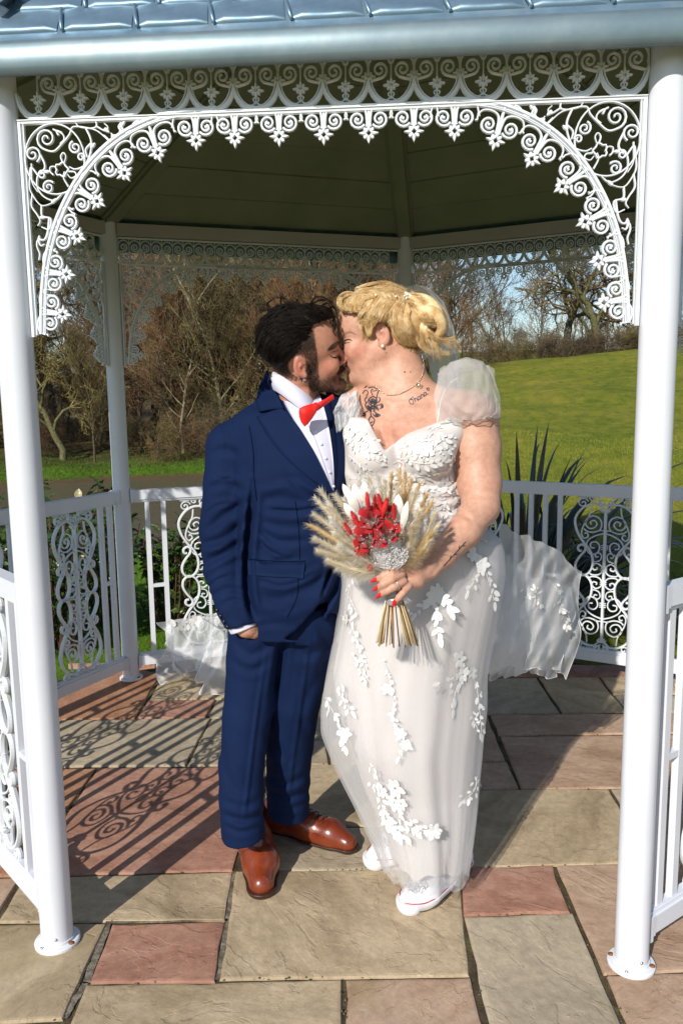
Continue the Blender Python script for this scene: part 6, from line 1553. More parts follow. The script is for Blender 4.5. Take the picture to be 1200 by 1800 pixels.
# bodice
s = Sdf(np.array([P(575, 700, -.85)[0], -1.20, P(700, 960, -.95)[2]]), np.array([P(860, 700, -.85)[0], -.66, P(700, 700, -.9)[2]]), .0035)
s.stack([((P(700, 735, -.86)), .160, .112), ((P(705, 770, -.86)), .172, .122), ((P(702, 830, -.87)), .170, .134), ((P(716, 890, -.87)), .162, .135), ((P(738, 950, -.87)), .195, .150)], .03, 2.4)
s.ell(P(659, 798, -.960), (.073, .070, .068), k=.02); s.ell(P(748, 797, -.970), (.080, .072, .070), k=.02); s.cone(P(628, 760, -.93), P(655, 800, -.96), .04, .06, .02); s.cone(P(790, 760, -.93), P(750, 800, -.97), .045, .06, .02)
s.half(P(700, 940, -.87), (0, 0, -1), 's', .002)
s.outline_cut([(560, 690), (604, 742), (616, 728), (632, 722), (648, 740), (663, 768), (676, 792), (694, 778), (716, 762), (742, 752), (764, 744), (782, 738), (815, 700), (900, 600), (560, 600)], 9., .002)
s.fold([([(632, 850), (680, 862), (740, 850)], 5, .003), ([(625, 870), (680, 885), (760, 872)], 5, .003), ([(735, 850), (770, 858), (805, 845)], 4, .003), ([(740, 870), (775, 880), (808, 868)], 4, .003), ([(745, 892), (780, 900), (808, 888)], 4, .003), ([(640, 745), (652, 775), (670, 800)], 6, -.003), ([(700, 800), (706, 840), (700, 870)], 7, .005)])
dbo, dbv = sdf_obj(s, 'bodice', M_satin, bride, 2)
# skirt: lining and a tulle layer over it
SK = [(905, 622, 822, .125, -.865), (925, 614, 850, .140, -.865), (950, 608, 880, .155, -.865), (1000, 604, 884, .175, -.865), (1060, 600, 874, .185, -.87), (1120, 592, 862, .19, -.87), (1180, 580, 852, .19, -.875), (1240, 570, 852, .19, -.88), (1285, 570, 846, .185, -.89), (1330, 588, 842, .17, -.90), (1370, 606, 838, .155, -.91), (1420, 632, 834, .14, -.93), (1470, 655, 828, .125, -.95), (1510, 668, 822, .12, -.955), (1550, 690, 816, .105, -.96)]
def loft(name, m, grow_=0., n=200, SK=SK, rows=90, amp=.006, seed=0, y1=1545, hemw=0., parent=None, thick=False):
    rg = np.random.default_rng(seed); A = np.array(SK, float); ys = np.linspace(905, y1, rows); I = [np.interp(ys, A[:, 0], A[:, j]) for j in range(1, 5)]
    for j in range(4): I[j] = np.convolve(np.pad(I[j], 2, 'edge'), [.1, .2, .4, .2, .1], 'valid')
    ph = rg.uniform(0, 6.28, 8); fr = [3, 5, 7, 9, 12, 15, 19, 24]; V = []
    for i, y in enumerate(ys):
        a_, b_ = P(I[0][i], y, I[3][i]), P(I[1][i], y, I[3][i]); c = (a_+b_)/2; hw = (b_-a_)[0]/2+grow_; hd = I[2][i]+grow_; s = i/(rows-1)
        for k in range(n):
            t_ = 2*math.pi*k/n; w_ = sum(math.sin(f*t_+p+s*(.8+.3*j))*(1/(1+.35*j)) for j, (f, p) in enumerate(zip(fr, ph)))*amp*(.25+1.6*s*(1.25-s)+hemw*s**6)
            sp = abs(math.sin(t_)); w_ *= .35+.65*sp
            w_ += .012*math.exp(-((((I[0][i]+(I[1][i]-I[0][i])*(.5+.5*math.cos(t_)))-(640+.05*(y-900)))/9)**2))*s*(math.sin(t_) < 0)*-1
            ct, st_ = math.cos(t_), math.sin(t_); q = 2/2.05; x = math.copysign(abs(ct)**q, ct); yv = math.copysign(abs(st_)**q, st_)
            V.append((c[0]+x*(hw+w_), c[1]+yv*(hd+w_), c[2]+(.008*math.sin(5*t_+2)+.006*math.sin(11*t_))*s**4*(1+hemw)))
    Fc = np.array([(i*n+k, (i+1)*n+k, (i+1)*n+(k+1) % n, i*n+(k+1) % n) for i in range(rows-1) for k in range(n)])
    me_ = mesh(name, V, Fc, m, True); return child(name, me_, parent or bride), BVHTree.FromPolygons([tuple(v) for v in V], [tuple(map(int, f)) for f in Fc])
SKL = [(y, xl+(34*float(sst(1180, 1290, y))-14*float(sst(1300, 1420, y))), xr-6*float(sst(1180, 1300, y)), d, Y) for y, xl, xr, d, Y in SK]
skirt, sbv = loft('skirt', M_satin, -.009, amp=.003, seed=4, y1=1505, SK=SKL)
tul, tbv = loft('tulle_overskirt', M_tulle, .008, amp=.010, seed=9, y1=1528, hemw=.8)
tul2, _ = loft('tulle_layer', M_tulle, .003, amp=.008, seed=14, y1=1515, hemw=.5)
# loose sheets of tulle: a grid between corner curves
def sheet(name, rows, m, nu=70, nv=50, amp=.012, seed=0, fr=5., parent=None, hem=True):
    """rows: list of polylines (px,py,Y), top to bottom"""
    rg = np.random.default_rng(seed); R_ = [resamp(crv([P(*q) for q in r], 6), nu) for r in rows]; Gd = np.array(R_)
    G2 = np.array([crv(Gd[:, j], max(2, int(nv/(len(rows)-1)))) for j in range(nu)]).transpose(1, 0, 2); nv2 = len(G2); V = []
    ph = rg.uniform(0, 6.28, 6)
    u = np.linspace(0, 1, nu)[None, :]; v = np.linspace(0, 1, nv2)[:, None]
    env = (.35+1.3*np.abs(u-(1 if hem == 'l' else 0))**.8)*(.7+.6*v); dz = env*sum(np.sin(fr*(k+1)*(.8*u+.35*v*math.sin(ph[k]))*2+ph[k]+2.2*np.sin(3*v+ph[-k-1]))/(k+1.2) for k in range(5))*amp+env*amp*.12*np.sin(23*u+9*v+3*np.sin(11*v))
    n_ = np.array([-.25, -.95, .2]); G2 = G2+dz[..., None]*n_+dz[..., None][..., ::-1, :]*np.array([.5, 0, .5])*.6
    N = nu*nv2; Fc = np.array([(i*nu+j, i*nu+j+1, (i+1)*nu+j+1, (i+1)*nu+j) for i in range(nv2-1) for j in range(nu-1)])
    o = child(name, mesh(name, G2.reshape(-1, 3), Fc, m, True), parent or bride)
    if hem:
        mb = MB()
        for e in (G2[-1], G2[:, -1] if hem == 'r' else G2[:, 0] if hem == 'l' else G2[-1]): mb.tube(e, .0012, 4, False)
        child('rolled_hem', mb.me('rolled_hem', M_lacew, True), parent or bride)
    return o, G2
TR = []
TR.append(sheet('train', [[(872, 925, -.84), (915, 935, -.78), (970, 965, -.68), (1022, 1005, -.60)], [(868, 985, -.84), (925, 990, -.74), (980, 1010, -.62), (1016, 1045, -.54)], [(860, 1060, -.84), (920, 1075, -.70), (985, 1075, -.58), (1012, 1090, -.50)], [(850, 1130, -.84), (915, 1140, -.68), (965, 1140, -.54), (1018, 1122, -.46)], [(842, 1182, -.83), (905, 1176, -.64), (958, 1172, -.50), (992, 1196, -.40)]], M_tulle2, 110, 90, .022, 1, 6., hem='r'))
TR.append(sheet('train_layer', [[(868, 955, -.80), (910, 1000, -.72), (960, 1020, -.62), (1000, 1032, -.55)], [(860, 1030, -.80), (915, 1050, -.70), (965, 1070, -.58), (1008, 1085, -.50)], [(848, 1110, -.80), (910, 1120, -.66), (960, 1135, -.52), (1000, 1110, -.44)], [(842, 1178, -.80), (900, 1190, -.62), (955, 1168, -.48), (985, 1180, -.40)]], M_tulle2, 90, 70, .026, 2, 7., hem='r'))
TR.append(sheet('train_layer', [[(865, 1010, -.78), (920, 1040, -.68), (970, 1060, -.56)], [(850, 1100, -.78), (915, 1110, -.64), (968, 1120, -.50)], [(842, 1168, -.78), (900, 1165, -.60), (960, 1178, -.46)]], M_tulle2, 80, 60, .024, 5, 8., hem=False))
TR.append(sheet('train', [[(285, 1093, -.38), (330, 1086, -.42), (372, 1078, -.46), (430, 1080, -.50)], [(300, 1125, -.36), (335, 1118, -.42), (380, 1112, -.46), (450, 1115, -.50)], [(284, 1165, -.34), (335, 1160, -.40), (385, 1155, -.45), (460, 1160, -.50)], [(296, 1200, -.34), (340, 1182, -.40), (372, 1212, -.44), (430, 1236, -.50)]], M_tulle2, 90, 70, .026, 3, 6., hem='l'))
TR.append(sheet('train_layer', [[(318, 1092, -.34), (350, 1085, -.38), (400, 1080, -.44), (450, 1085, -.48)], [(305, 1135, -.33), (352, 1130, -.38), (400, 1135, -.42), (460, 1130, -.48)], [(320, 1182, -.33), (352, 1196, -.36), (392, 1188, -.42), (460, 1225, -.48)]], M_tulle2, 80, 60, .028, 6, 8., hem='l'))
TR.append(sheet('train_layer', [[(860, 1080, -.76), (915, 1075, -.66), (975, 1085, -.54)], [(848, 1130, -.76), (912, 1135, -.62), (972, 1140, -.48)], [(842, 1165, -.76), (900, 1180, -.58), (978, 1190, -.42)]], M_tulle2, 80, 50, .022, 15, 7., hem='r'))
# puffed tulle sleeves
for k in range(2):
    g_ = k*.006
    sheet('tulle_sleeve', [[(770, 655-g_*900, -.90), (800, 634, -.93-g_), (835, 632, -.94-g_), (868, 648, -.90-g_)], [(766, 672, -.93), (800, 655, -.97-g_), (842, 652, -.975-g_), (872, 672, -.92-g_)], [(762, 700, -.95), (800, 692, -.99-g_), (846, 690, -.99-g_), (879, 700, -.93-g_)], [(764, 722, -.955), (805, 722, -.985-g_), (850, 724, -.985-g_), (881, 728, -.93-g_)], [(770, 744, -.955), (808, 740, -.975-g_), (846, 736, -.975-g_), (876, 736, -.93)]], M_tulle, 60, 46, .008, 20+k, 6.)
for k in range(2):
    sheet('tulle_sleeve', [[(630, 688, -.86), (612, 690, -.90), (596, 700, -.90)], [(632, 715, -.90), (610, 712, -.93), (588, 722, -.92)], [(630, 742, -.93), (606, 748, -.95), (594, 762, -.93)]], M_tulle2, 40, 30, .008, 30+k, 6., hem=False)
st_ = MB()
for pts in ([(627, 690), (626, 705), (630, 722)], [(805, 664), (790, 676), (776, 700), (768, 742)]): line_on(st_, pts, 2.2, bbv, .002)
child('strap', st_.me('strap', M_pearl), bride)
# --- lace applique: leaves and blossoms sewn along vines
lf = []
def leafshape(L, W):
    V = []; 
    for k in range(6):
        s = k/5; w_ = W*math.sin(math.pi*min(1, .1+s*.9))**.7*(1 if k < 5 else .05)
        for q in (-1, 0, 1): V.append((L*s, w_*q, .0010*(1-abs(q))+.0018*s*s+.0006*abs(q)))
    return V, [(3*k+j, 3*k+j+1, 3*k+j+4, 3*k+j+3) for k in range(5) for j in (0, 1)]
def motif(vine, n, L=14, bvs=None, flowers=(), w_=5.0, name='lace_applique', seed=0, spread=1.3, lift=.0016):
    L = L*.92; n = int(n*1.45)
    bvs = bvs or [tbv, dbv]; rg = np.random.default_rng(seed); mb = MB(); c = resamp(crv(vine, 6), 40)
    def leaf(x, y, a, l_, wd):
        h = hits(bvs, x, y, lift)
        if h is None: return
        h2 = hits(bvs, x+2*math.cos(a), y+2*math.sin(a), lift)
        m_ = mpp(h[0]); d = Vector(_r2*math.cos(a)-_u2*math.sin(a)); nn = h[1]; d = (d-nn*d.dot(nn)).normalized(); s_ = nn.cross(d)
        V, Fc = leafshape(l_*m_, wd*m_); mb.add([h[0]+d*x_+s_*y_+nn*z_ for x_, y_, z_ in V], Fc)
    vt = []
    for i in range(len(c)-1):
        g = c[i+1]-c[i]; h = hits(bvs, c[i][0], c[i][1], lift*.6)
        if h: vt.append(h[0])
        elif len(vt) > 2: mb.tube(vt, .0009, 4, False); vt = []
    if len(vt) > 2: mb.tube(vt, .0009, 4, False)
    for i in range(n):
        t_ = (i+.5)/n; j = min(38, int(t_*39)); g = c[j+1]-c[j]; a = math.atan2(g[1], g[0])+(1 if i % 2 else -1)*rg.uniform(.35, 1.1); l_ = L*rg.uniform(.65, 1.2)
        leaf(c[j][0]+rg.normal(0, 2.2*spread), c[j][1]+rg.normal(0, 2.2*spread), a, l_, l_*rg.uniform(.22, .34))
    leaf(c[-1][0], c[-1][1], math.atan2(*(c[-1]-c[-3])[::-1]), L*1.25, L*.3)
    for fx, fy, fr_ in flowers:
        for ring, k, r_ in ((0, 6, fr_), (1, 5, fr_*.65)):
            for q in range(k):
                a = 2*math.pi*q/k+ring*.6+rg.uniform(-.2, .2); leaf(fx+r_*.15*math.cos(a), fy+r_*.15*math.sin(a), a, r_*rg.uniform(.85, 1.1), r_*.36)
    child(name, mb.me(name, M_lacew, True), bride)
MT = [([(820, 960), (842, 985), (858, 1020), (868, 1058)], 12, 16, [(846, 992, 15), (830, 975, 12)]), ([(845, 1000), (830, 1025), (822, 1040)], 5, 14, []),
      ([(770, 1030), (760, 1060), (765, 1090), (772, 1118)], 9, 19, [(766, 1046, 17)]), ([(768, 1040), (745, 1062), (732, 1078)], 6, 14, []), ([(770, 1048), (785, 1062), (790, 1072)], 4, 18, []),
      ([(620, 1015), (614, 1045), (625, 1075), (622, 1082)], 8, 11, []), ([(600, 1082), (615, 1092), (628, 1130), (638, 1165), (644, 1195)], 14, 11, [(608, 1086, 12)]), ([(618, 1148), (630, 1170), (640, 1190)], 5, 9, []),
      ([(800, 1150), (815, 1175), (835, 1200), (842, 1250), (846, 1290)], 16, 14, [(806, 1158, 15), (812, 1185, 13), (828, 1180, 11)]), ([(810, 1180), (790, 1195), (772, 1200)], 4, 16, []), ([(812, 1190), (800, 1215), (796, 1245)], 5, 17, []), ([(825, 1250), (836, 1275), (842, 1290)], 6, 11, []),
      ([(600, 1200), (604, 1230), (618, 1250)], 7, 13, []), ([(572, 1225), (590, 1260), (600, 1290), (606, 1312)], 10, 15, [(606, 1290, 12)]), 
      ([(675, 1165), (684, 1190), (690, 1225), (692, 1245)], 8, 10, [(680, 1210, 11)]), ([(684, 1255), (700, 1285), (705, 1310), (700, 1330)], 10, 12, [(704, 1290, 11), (712, 1308, 10)]), ([(702, 1300), (715, 1310)], 3, 12, []),
      ([(652, 1345), (662, 1385), (672, 1420), (680, 1450)], 16, 13, []), ([(660, 1380), (690, 1410), (710, 1440), (730, 1462)], 18, 15, [(695, 1385, 19), (705, 1412, 13)]), ([(680, 1440), (700, 1462), (716, 1472)], 8, 15, []), ([(720, 1440), (740, 1458), (760, 1462)], 7, 13, [(762, 1462, 15)]),
      ([(672, 1420), (690, 1448), (700, 1470)], 10, 15, []), ([(838, 1365), (832, 1390), (812, 1408)], 9, 12, []), 
      ([(700, 830), (740, 838), (790, 830), (808, 842)], 12, 16, []), ([(710, 852), (750, 862), (805, 862)], 12, 16, [(780, 850, 13)]), ([(720, 878), (760, 888), (812, 882)], 10, 16, []), ([(735, 905), (775, 912), (815, 902)], 10, 16, [(800, 912, 14)]),
      ([(605, 755), (625, 780), (650, 790)], 6, 14, [(615, 768, 12)]), ([(730, 775), (750, 790), (785, 770)], 6, 15, [(745, 790, 13)]), ([(770, 760), (790, 790), (798, 815)], 7, 14, []), ([(625, 820), (640, 845), (650, 860)], 6, 12, []), ([(700, 805), (740, 815), (780, 812)], 9, 14, [])]
BV = [([(608, 770), (640, 800), (670, 815)], 12, 9, []), ([(612, 800), (650, 830), (690, 840)], 14, 9, []), ([(630, 760), (655, 785), (672, 800)], 8, 8, []), ([(700, 790), (730, 780), (765, 752)], 12, 9, []), ([(690, 815), (730, 800), (790, 790)], 14, 9, []), ([(800, 780), (806, 820), (808, 860)], 12, 9, []), ([(690, 860), (740, 872), (812, 870)], 18, 9, []), ([(640, 860), (690, 850), (720, 845)], 12, 9, []), ([(720, 895), (760, 900), (812, 895)], 16, 9, []), ([(770, 925), (800, 930), (840, 945)], 10, 9, []), ([(740, 765), (765, 775), (795, 770)], 9, 8, []), ([(618, 840), (650, 850), (660, 870)], 9, 8, [])]
for i, (vn, n, L, fl_) in enumerate(MT): motif(vn, n, L, None, fl_, seed=i)
for i, (vn, n, L, fl_) in enumerate(BV): motif(vn, n, L, [dbv, tbv], fl_, seed=200+i, spread=2.2, lift=.0015)
ruf = MB()
# leaves on the blown train
def g2bvh(G2): a, b = G2.shape[:2]; return BVHTree.FromPolygons([tuple(v) for v in G2.reshape(-1, 3)], [(i*b+j, i*b+j+1, (i+1)*b+j+1, (i+1)*b+j) for i in range(a-1) for j in range(b-1)])
rb_ = g2bvh(TR[0][1]); lb_ = g2bvh(TR[3][1])
for i, (vn, n, L, fl_) in enumerate((([(975, 1030), (985, 1055), (990, 1080), (995, 1100)], 16, 12, [(982, 1040, 10)]), ([(944, 1045), (940, 1035)], 3, 9, []), ([(978, 1060), (996, 1085)], 8, 11, []), ([(915, 1040), (935, 1050), (950, 1062)], 6, 10, []))): motif(vn, n, L, [rb_], fl_, seed=60+i)
motif([(372, 1078), (350, 1085), (325, 1100), (310, 1098)], 14, 14, [lb_], [(345, 1090, 12)], seed=70)
# sneakers under the hem
M_canvas = mat('white_canvas', (.78, .79, .86), .7, spec=.3); M_rubber = mat('white_rubber', (.80, .80, .84), .45)
def sneaker(toe, heel, side, label):
    root, W, ub = shoe('sneaker', label, toe, heel, side, bride, 'sneaker', 1.25); base = root.location+root.parent.location
    def put(nm, mb, m, sm__=True): o = obj(nm, mb.me(nm, m, sm__), root); o.location = -Vector(base)
    mb = MB(); out = [(-.02, 0), (-.012, .027), (.03, .034), (.10, .036), (.17, .040), (.22, .040), (.262, .028), (.287, .0), (.262, -.030), (.22, -.040), (.17, -.040), (.10, -.036), (.03, -.034), (-.012, -.027)]
    c = crv(out+[out[0]], 6); cen = np.array([.13, 0]); c = cen+(c-cen)*1.012
    for z, r, mm, nm in ((.0305, .0016, mat('red_stripe', (.45, .01, .03), .5), 'red_stripe'),): 
        mb.tube([W(x, y*1.06, z) for x, y in c], r, 6, False); put(nm, mb, mm)
    m2 = MB(); m2.tube([W(x, y*1.07, .014) for x, y in c[:40]], .0010, 5, False); m2.tube([W(x, y*1.07, .014) for x, y in c[-34:]], .0010, 5, False); put('black_stripe', m2, M_lacec)
    m3 = MB(); rg = np.random.default_rng(5)
    for _ in range(420):
        a, q = rg.uniform(-1.5, 1.5), rg.uniform(0, 1)**.5; x, y = .222+.042*q*math.cos(a), .030*q*math.sin(a); p = up_hit(W, ub, x, y, .0006); r = rg.uniform(.0009, .0018); R0 = Matrix.Rotation(rg.uniform(0, 3), 3, Vector(rg.normal(0, 1, 3)).normalized()); m3.box(p, (r*2, r*2, r*1.4), R0)
    put('glitter', m3, mat('glitter', (.75, .78, .80), .12, .9), False)
    m4 = MB()
    for i in range(5):
        for sy in (-1, 1):
            p = up_hit(W, ub, .185-.026*i, sy*(.022+.001*i), .0012); m4.tube([p+Vector((.0042*math.cos(a), .0042*math.sin(a), 0)) for a in np.linspace(0, 6.28, 11)], .0014, 5, False)
    put('eyelets', m4, M_steel)
    m5 = MB()
    for i in range(5): draw_up(m5, W, ub, [(.180-.026*i, -.020), (.186-.026*i, 0), (.180-.026*i, .020)], .0030, .002, 9)
    put('laces', m5, M_canvas)
sneaker(G(714, 1607, 0), G(812, 1528, 0), 1, 'sneaker in front, toe cap covered in silver glitter')
sneaker(G(655, 1526, 0), G(745, 1478, 0), 1, 'sneaker behind, half hidden by the hem')
# --- veil
vl = [[(698, 516, -.83), (722, 502, -.81), (754, 507, -.78), (779, 530, -.75)], [(715, 530, -.78), (745, 522, -.76), (780, 540, -.73), (796, 575, -.70)], [(735, 560, -.74), (765, 565, -.72), (790, 585, -.69), (806, 630, -.66)], [(748, 610, -.70), (770, 620, -.68), (792, 645, -.65), (808, 690, -.62)], [(760, 670, -.66), (780, 690, -.62), (796, 705, -.60), (812, 740, -.58)]]
for k in range(3): sheet('veil', [[(x, y, Y+.02*k) for x, y, Y in r] for r in vl], M_tulle2 if k < 2 else M_veil, 50, 50, .006, 40+k, 4., hem=False)
cb = MB(); cb.tube([P(x, y, Y-.004) for x, y, Y in ((702, 520, -.85), (712, 516, -.86), (722, 522, -.87), (730, 532, -.87))], [.004, .006, .006, .003], 8); child('veil_comb', cb.me('veil_comb', M_lacew, True), bride)
# ================================================================ bouquet
bq = thing('bouquet', 'dried bouquet of cream pampas plumes and red roses held in the hand of the woman', 'bouquet', tuple(map(float, P(690, 1045, -1.185))))
rgq = np.random.default_rng(51)
YQ = -1.19
M_straw = [noisy('stem_'+n, [(.3, a), (.7, b)], 30, .6, .2) for n, a, b in (('straw', (.58, .42, .20), (.72, .56, .32)), ('pale', (.66, .55, .36), (.80, .70, .50)), ('brown', (.30, .13, .05), (.42, .20, .09)), ('dark', (.06, .025, .015), (.12, .04, .02)))]
for i in range(38):
    u = rgq.uniform(-1, 1); dy = rgq.uniform(-1, 1); top = P(691+u*9, 1036, YQ+dy*.014); yb_ = 1138-abs(u)*5+rgq.uniform(-6, 3); bot = P(697+u*37, yb_, YQ+dy*.030-.004); mid = (top+bot)/2+np.array([0, 0, 0])
    mb = MB(); e = rgq.normal(0, .0012, 3); mb.tube([top, mid+e, bot], [.0016, .0018, .0018], 6)
    child('stem', mb.me('stem', M_straw[[0, 0, 1, 1, 0, 2, 1, 3][i % 8] if i not in (5, 11) else 3], True), bq)
mb = MB(); mb.tube([P(731-4, 1065, YQ), P(735, 1128, YQ)], .0015, 6); 
M_rib = mat('grey_satin_ribbon', (.36, .35, .36), .28, .3)
s = Sdf(P(660, 1085, YQ-.04), P(725, 1020, YQ+.04), .002); 
s.cone(P(693, 1030, YQ), P(692, 1062, YQ), .0220, .0245, 0); s.half(P(692, 1061, YQ), (0, 0, -1), 's', .001); s.half(P(693, 1031, YQ), (0, 0, 1), 's', .001); s.fold([([(676, 1048), (692, 1053), (710, 1045)], 1.5, .0015), ([(676, 1040), (692, 1042), (710, 1038)], 1.2, .001)])
sdf_obj(s, 'ribbon_wrap', M_rib, bq, 1)
M_pam = [hairm('pampas_cream', (.80, .70, .52), (.88, .80, .64), (.93, .88, .76), .8), hairm('pampas_gold', (.58, .40, .17), (.74, .55, .28), (.84, .68, .42), .75), hairm('pampas_white', (.86, .81, .71), (.91, .88, .80), (.95, .93, .87), .8)]
def fluff(name, a, b, c_):
    m = bpy.data.materials.new(name); m.use_nodes = True; t = NT(m); q = t.ramp(t.noise(45, 3).outputs[0], [(.3, a), (.5, b), (.7, c_)]); T = m.node_tree; out = [n for n in T.nodes if n.type == 'OUTPUT_MATERIAL'][0]
    d_, l_, x_ = T.nodes.new('ShaderNodeBsdfDiffuse'), T.nodes.new('ShaderNodeBsdfTranslucent'), T.nodes.new('ShaderNodeMixShader'); t.l(q, d_.inputs[0]); t.l(q, l_.inputs[0]); t.l(d_.outputs[0], x_.inputs[1]); t.l(l_.outputs[0], x_.inputs[2]); T.nodes.remove(t.b); t.l(x_.outputs[0], out.inputs[0]); return m
M_pam = [fluff('pampas_cream', (.93, .85, .68), (.96, .90, .76), (.98, .94, .84)), fluff('pampas_gold', (.78, .60, .32), (.88, .72, .43), (.93, .80, .55)), fluff('pampas_white', (.95, .92, .85), (.97, .95, .90), (.98, .97, .94))]
def plume(tip, Yt, base, Yb_, fl_, n, m_, tight=.45, hl=.020, bend=8):
    a, b = P(base[0], base[1], Yb_), P(tip[0], tip[1], Yt); v = b-a; L = np.linalg.norm(v); pr = np.cross(v/L, [0, 1, 0]); mid = (a+b)/2+pr*bend*.0016*rgq.uniform(-1, 1)
    c = crv([a, mid, b], 10); t_ = np.gradient(c, axis=0); t_ /= np.linalg.norm(t_, axis=1)[:, None]; V = []; Fc = []
    for _ in range(n):
        s_ = fl_+(1-fl_)*rgq.uniform()**.85; j = min(int(s_*(len(c)-1)), len(c)-2); p = c[j]+(c[j+1]-c[j])*(s_*(len(c)-1)-j); d = rgq.normal(0, 1, 3); d -= t_[j]*(d@t_[j]); d /= np.linalg.norm(d)
        q = t_[j]+d*tight*rgq.uniform(.3, 1.9); q /= np.linalg.norm(q); l_ = hl*rgq.uniform(.5, 1.4)*(1.15-.5*s_); w_ = np.cross(q, d)*.00085; k = len(V); e = p+q*l_+np.array([0, 0, -.15*l_])+d*l_*.1
        V += [p-w_, p+w_, p+q*l_*.55+w_*.8, p+q*l_*.55-w_*.8, e]; Fc += [(k, k+1, k+2, k+3), (k+3, k+2, k+4)]
    mb = MB(); mb.add(V, Fc); s_ = np.linspace(0, 1, len(c)); mb.tube(c, .0011+.0040*(1 if k else .0)*np.clip((s_-fl_)*4, 0, 1)*np.clip((1.0-s_)*2.2, 0, 1), 7, False); child('pampas_plume', mb.me('pampas_plume', M_pam[m_]), bq)
B0 = (688, 1015)
for (x, y, Y, m_, k) in ((556, 878, -1.18, 0, 1), (566, 866, -1.20, 0, 0), (590, 872, -1.22, 0, 1), (553, 905, -1.20, 0, 1), (549, 925, -1.19, 1, 0), (556, 948, -1.22, 0, 1), (561, 968, -1.20, 0, 1), (578, 985, -1.20, 0, 1), (596, 998, -1.19, 2, 1), (612, 1008, -1.18, 2, 1), (632, 1012, -1.175, 2, 1),
                         (576, 892, -1.23, 0, 1), (584, 915, -1.24, 2, 1), (590, 938, -1.24, 0, 1), (600, 960, -1.24, 2, 1), (606, 880, -1.23, 2, 1), (618, 862, -1.21, 2, 0), (632, 850, -1.20, 2, 0), (648, 842, -1.18, 0, 0), (664, 838, -1.20, 2, 1), (676, 846, -1.22, 0, 1), (688, 838, -1.19, 1, 0),
                         (702, 832, -1.18, 1, 0), (712, 836, -1.20, 1, 0), (722, 846, -1.20, 1, 0), (735, 856, -1.19, 1, 0), (728, 868, -1.23, 0, 1), (748, 872, -1.20, 1, 0), (756, 888, -1.20, 1, 0), (764, 905, -1.20, 0, 0), (768, 925, -1.19, 0, 0), (758, 938, -1.21, 1, 1), (750, 955, -1.21, 0, 0), (742, 968, -1.21, 1, 0), (735, 900, -1.24, 0, 1), (722, 925, -1.24, 0, 1), (640, 870, -1.24, 2, 1), (655, 860, -1.23, 2, 1), (700, 862, -1.24, 0, 1)):
    plume((x, y), Y, (B0[0]+rgq.uniform(-6, 6), B0[1]+rgq.uniform(-10, 8)), YQ+rgq.uniform(-.01, .01), .22, 1150 if k else 700, m_, .8 if k else .42, .030 if k else .036)
M_pleaf = mat('bleached_leaf', (.80, .76, .70), .6)
def flatleaf(tip, base, Y, wd, m_, nm='bleached_leaf', curl=.01):
    a, b = P(*base, Y), P(*tip, Y-.01); v = b-a; L = np.linalg.norm(v); v /= L; s_ = np.cross(v, [0, 1, 0]); s_ /= np.linalg.norm(s_); V = []
    for k in range(9):
        t_ = k/8; w_ = wd*math.sin(math.pi*min(1, .08+.92*t_))**.7*(1 if k < 8 else .1)
        for q in (-1, -.5, 0, .5, 1): V.append(a+v*L*t_+s_*w_*q+np.array([0, -curl*math.sin(t_*3)+.35*w_*q*q, 0]))
    mb = MB(); mb.add(V, [(5*k+j, 5*k+j+1, 5*k+j+6, 5*k+j+5) for k in range(8) for j in range(4)]); child(nm, mb.me(nm, m_, True), bq)
for tip, base, Y, wd in (((700, 868), (698, 915), -1.25, .014), ((622, 850), (632, 895), -1.235, .013), ((612, 862), (628, 900), -1.24, .012), ((640, 846), (640, 890), -1.235, .012), ((604, 884), (628, 915), -1.245, .011), ((716, 880), (706, 930), -1.25, .009), ((602, 850), (622, 885), -1.23, .010)): flatleaf(tip, base, Y, wd, M_pleaf)
M_rose = mat('red_rose_petal', (.42, .008, .012), .45); M_rose.node_tree.nodes['Principled BSDF'].inputs['Sheen Weight'].default_value = .3
def rose(px, py, Y, rpx):
    c = P(px, py, Y); r = rpx*mpp(c); ax = np.array([-.15, -.85, .5]); ax /= np.linalg.norm(ax); u = np.cross(ax, [0, 0, 1.]); u /= np.linalg.norm(u); w_ = np.cross(ax, u); mb = MB(); k = 0
    for ring, (n_, rr, hh, op) in enumerate(((2, .20, .62, .05), (3, .36, .66, .12), (4, .55, .62, .22), (5, .76, .52, .40), (6, .98, .36, .62))):
        for q in range(n_):
            a0 = 2*math.pi*q/n_+ring*.9; wd = 2*math.pi/n_*.72; V = []
            for i in range(6):
                h = i/5
                for j in range(7):
                    b = a0+wd*(j/6-.5)*(1.0-.25*h); e = abs(j/6-.5)*2; rad = r*rr*(.55+.45*h+op*.35*h*h+(.10*math.sin(3*b+ring)*h)); z = r*(hh*(h*(1-.28*e*e*h))-.25*(1-h)-.1*ring*.3)-r*.10*op*h**6
                    V.append(c+u*rad*math.cos(b)+w_*rad*math.sin(b)+ax*z)
            mb.add(V, [(7*i+j, 7*i+j+1, 7*i+j+8, 7*i+j+7) for i in range(5) for j in range(6)])
    child('rose', mb.me('rose', M_rose, True), bq)
for x, y, Y, r in ((652, 913, -1.262, 22), (644, 946, -1.272, 22), (678, 938, -1.275, 22), (672, 900, -1.250, 16)): rose(x, y, Y, r)
M_bun = hairm('red_bunny_tail', (.40, .005, .008), (.58, .012, .015), (.70, .03, .03), .8)
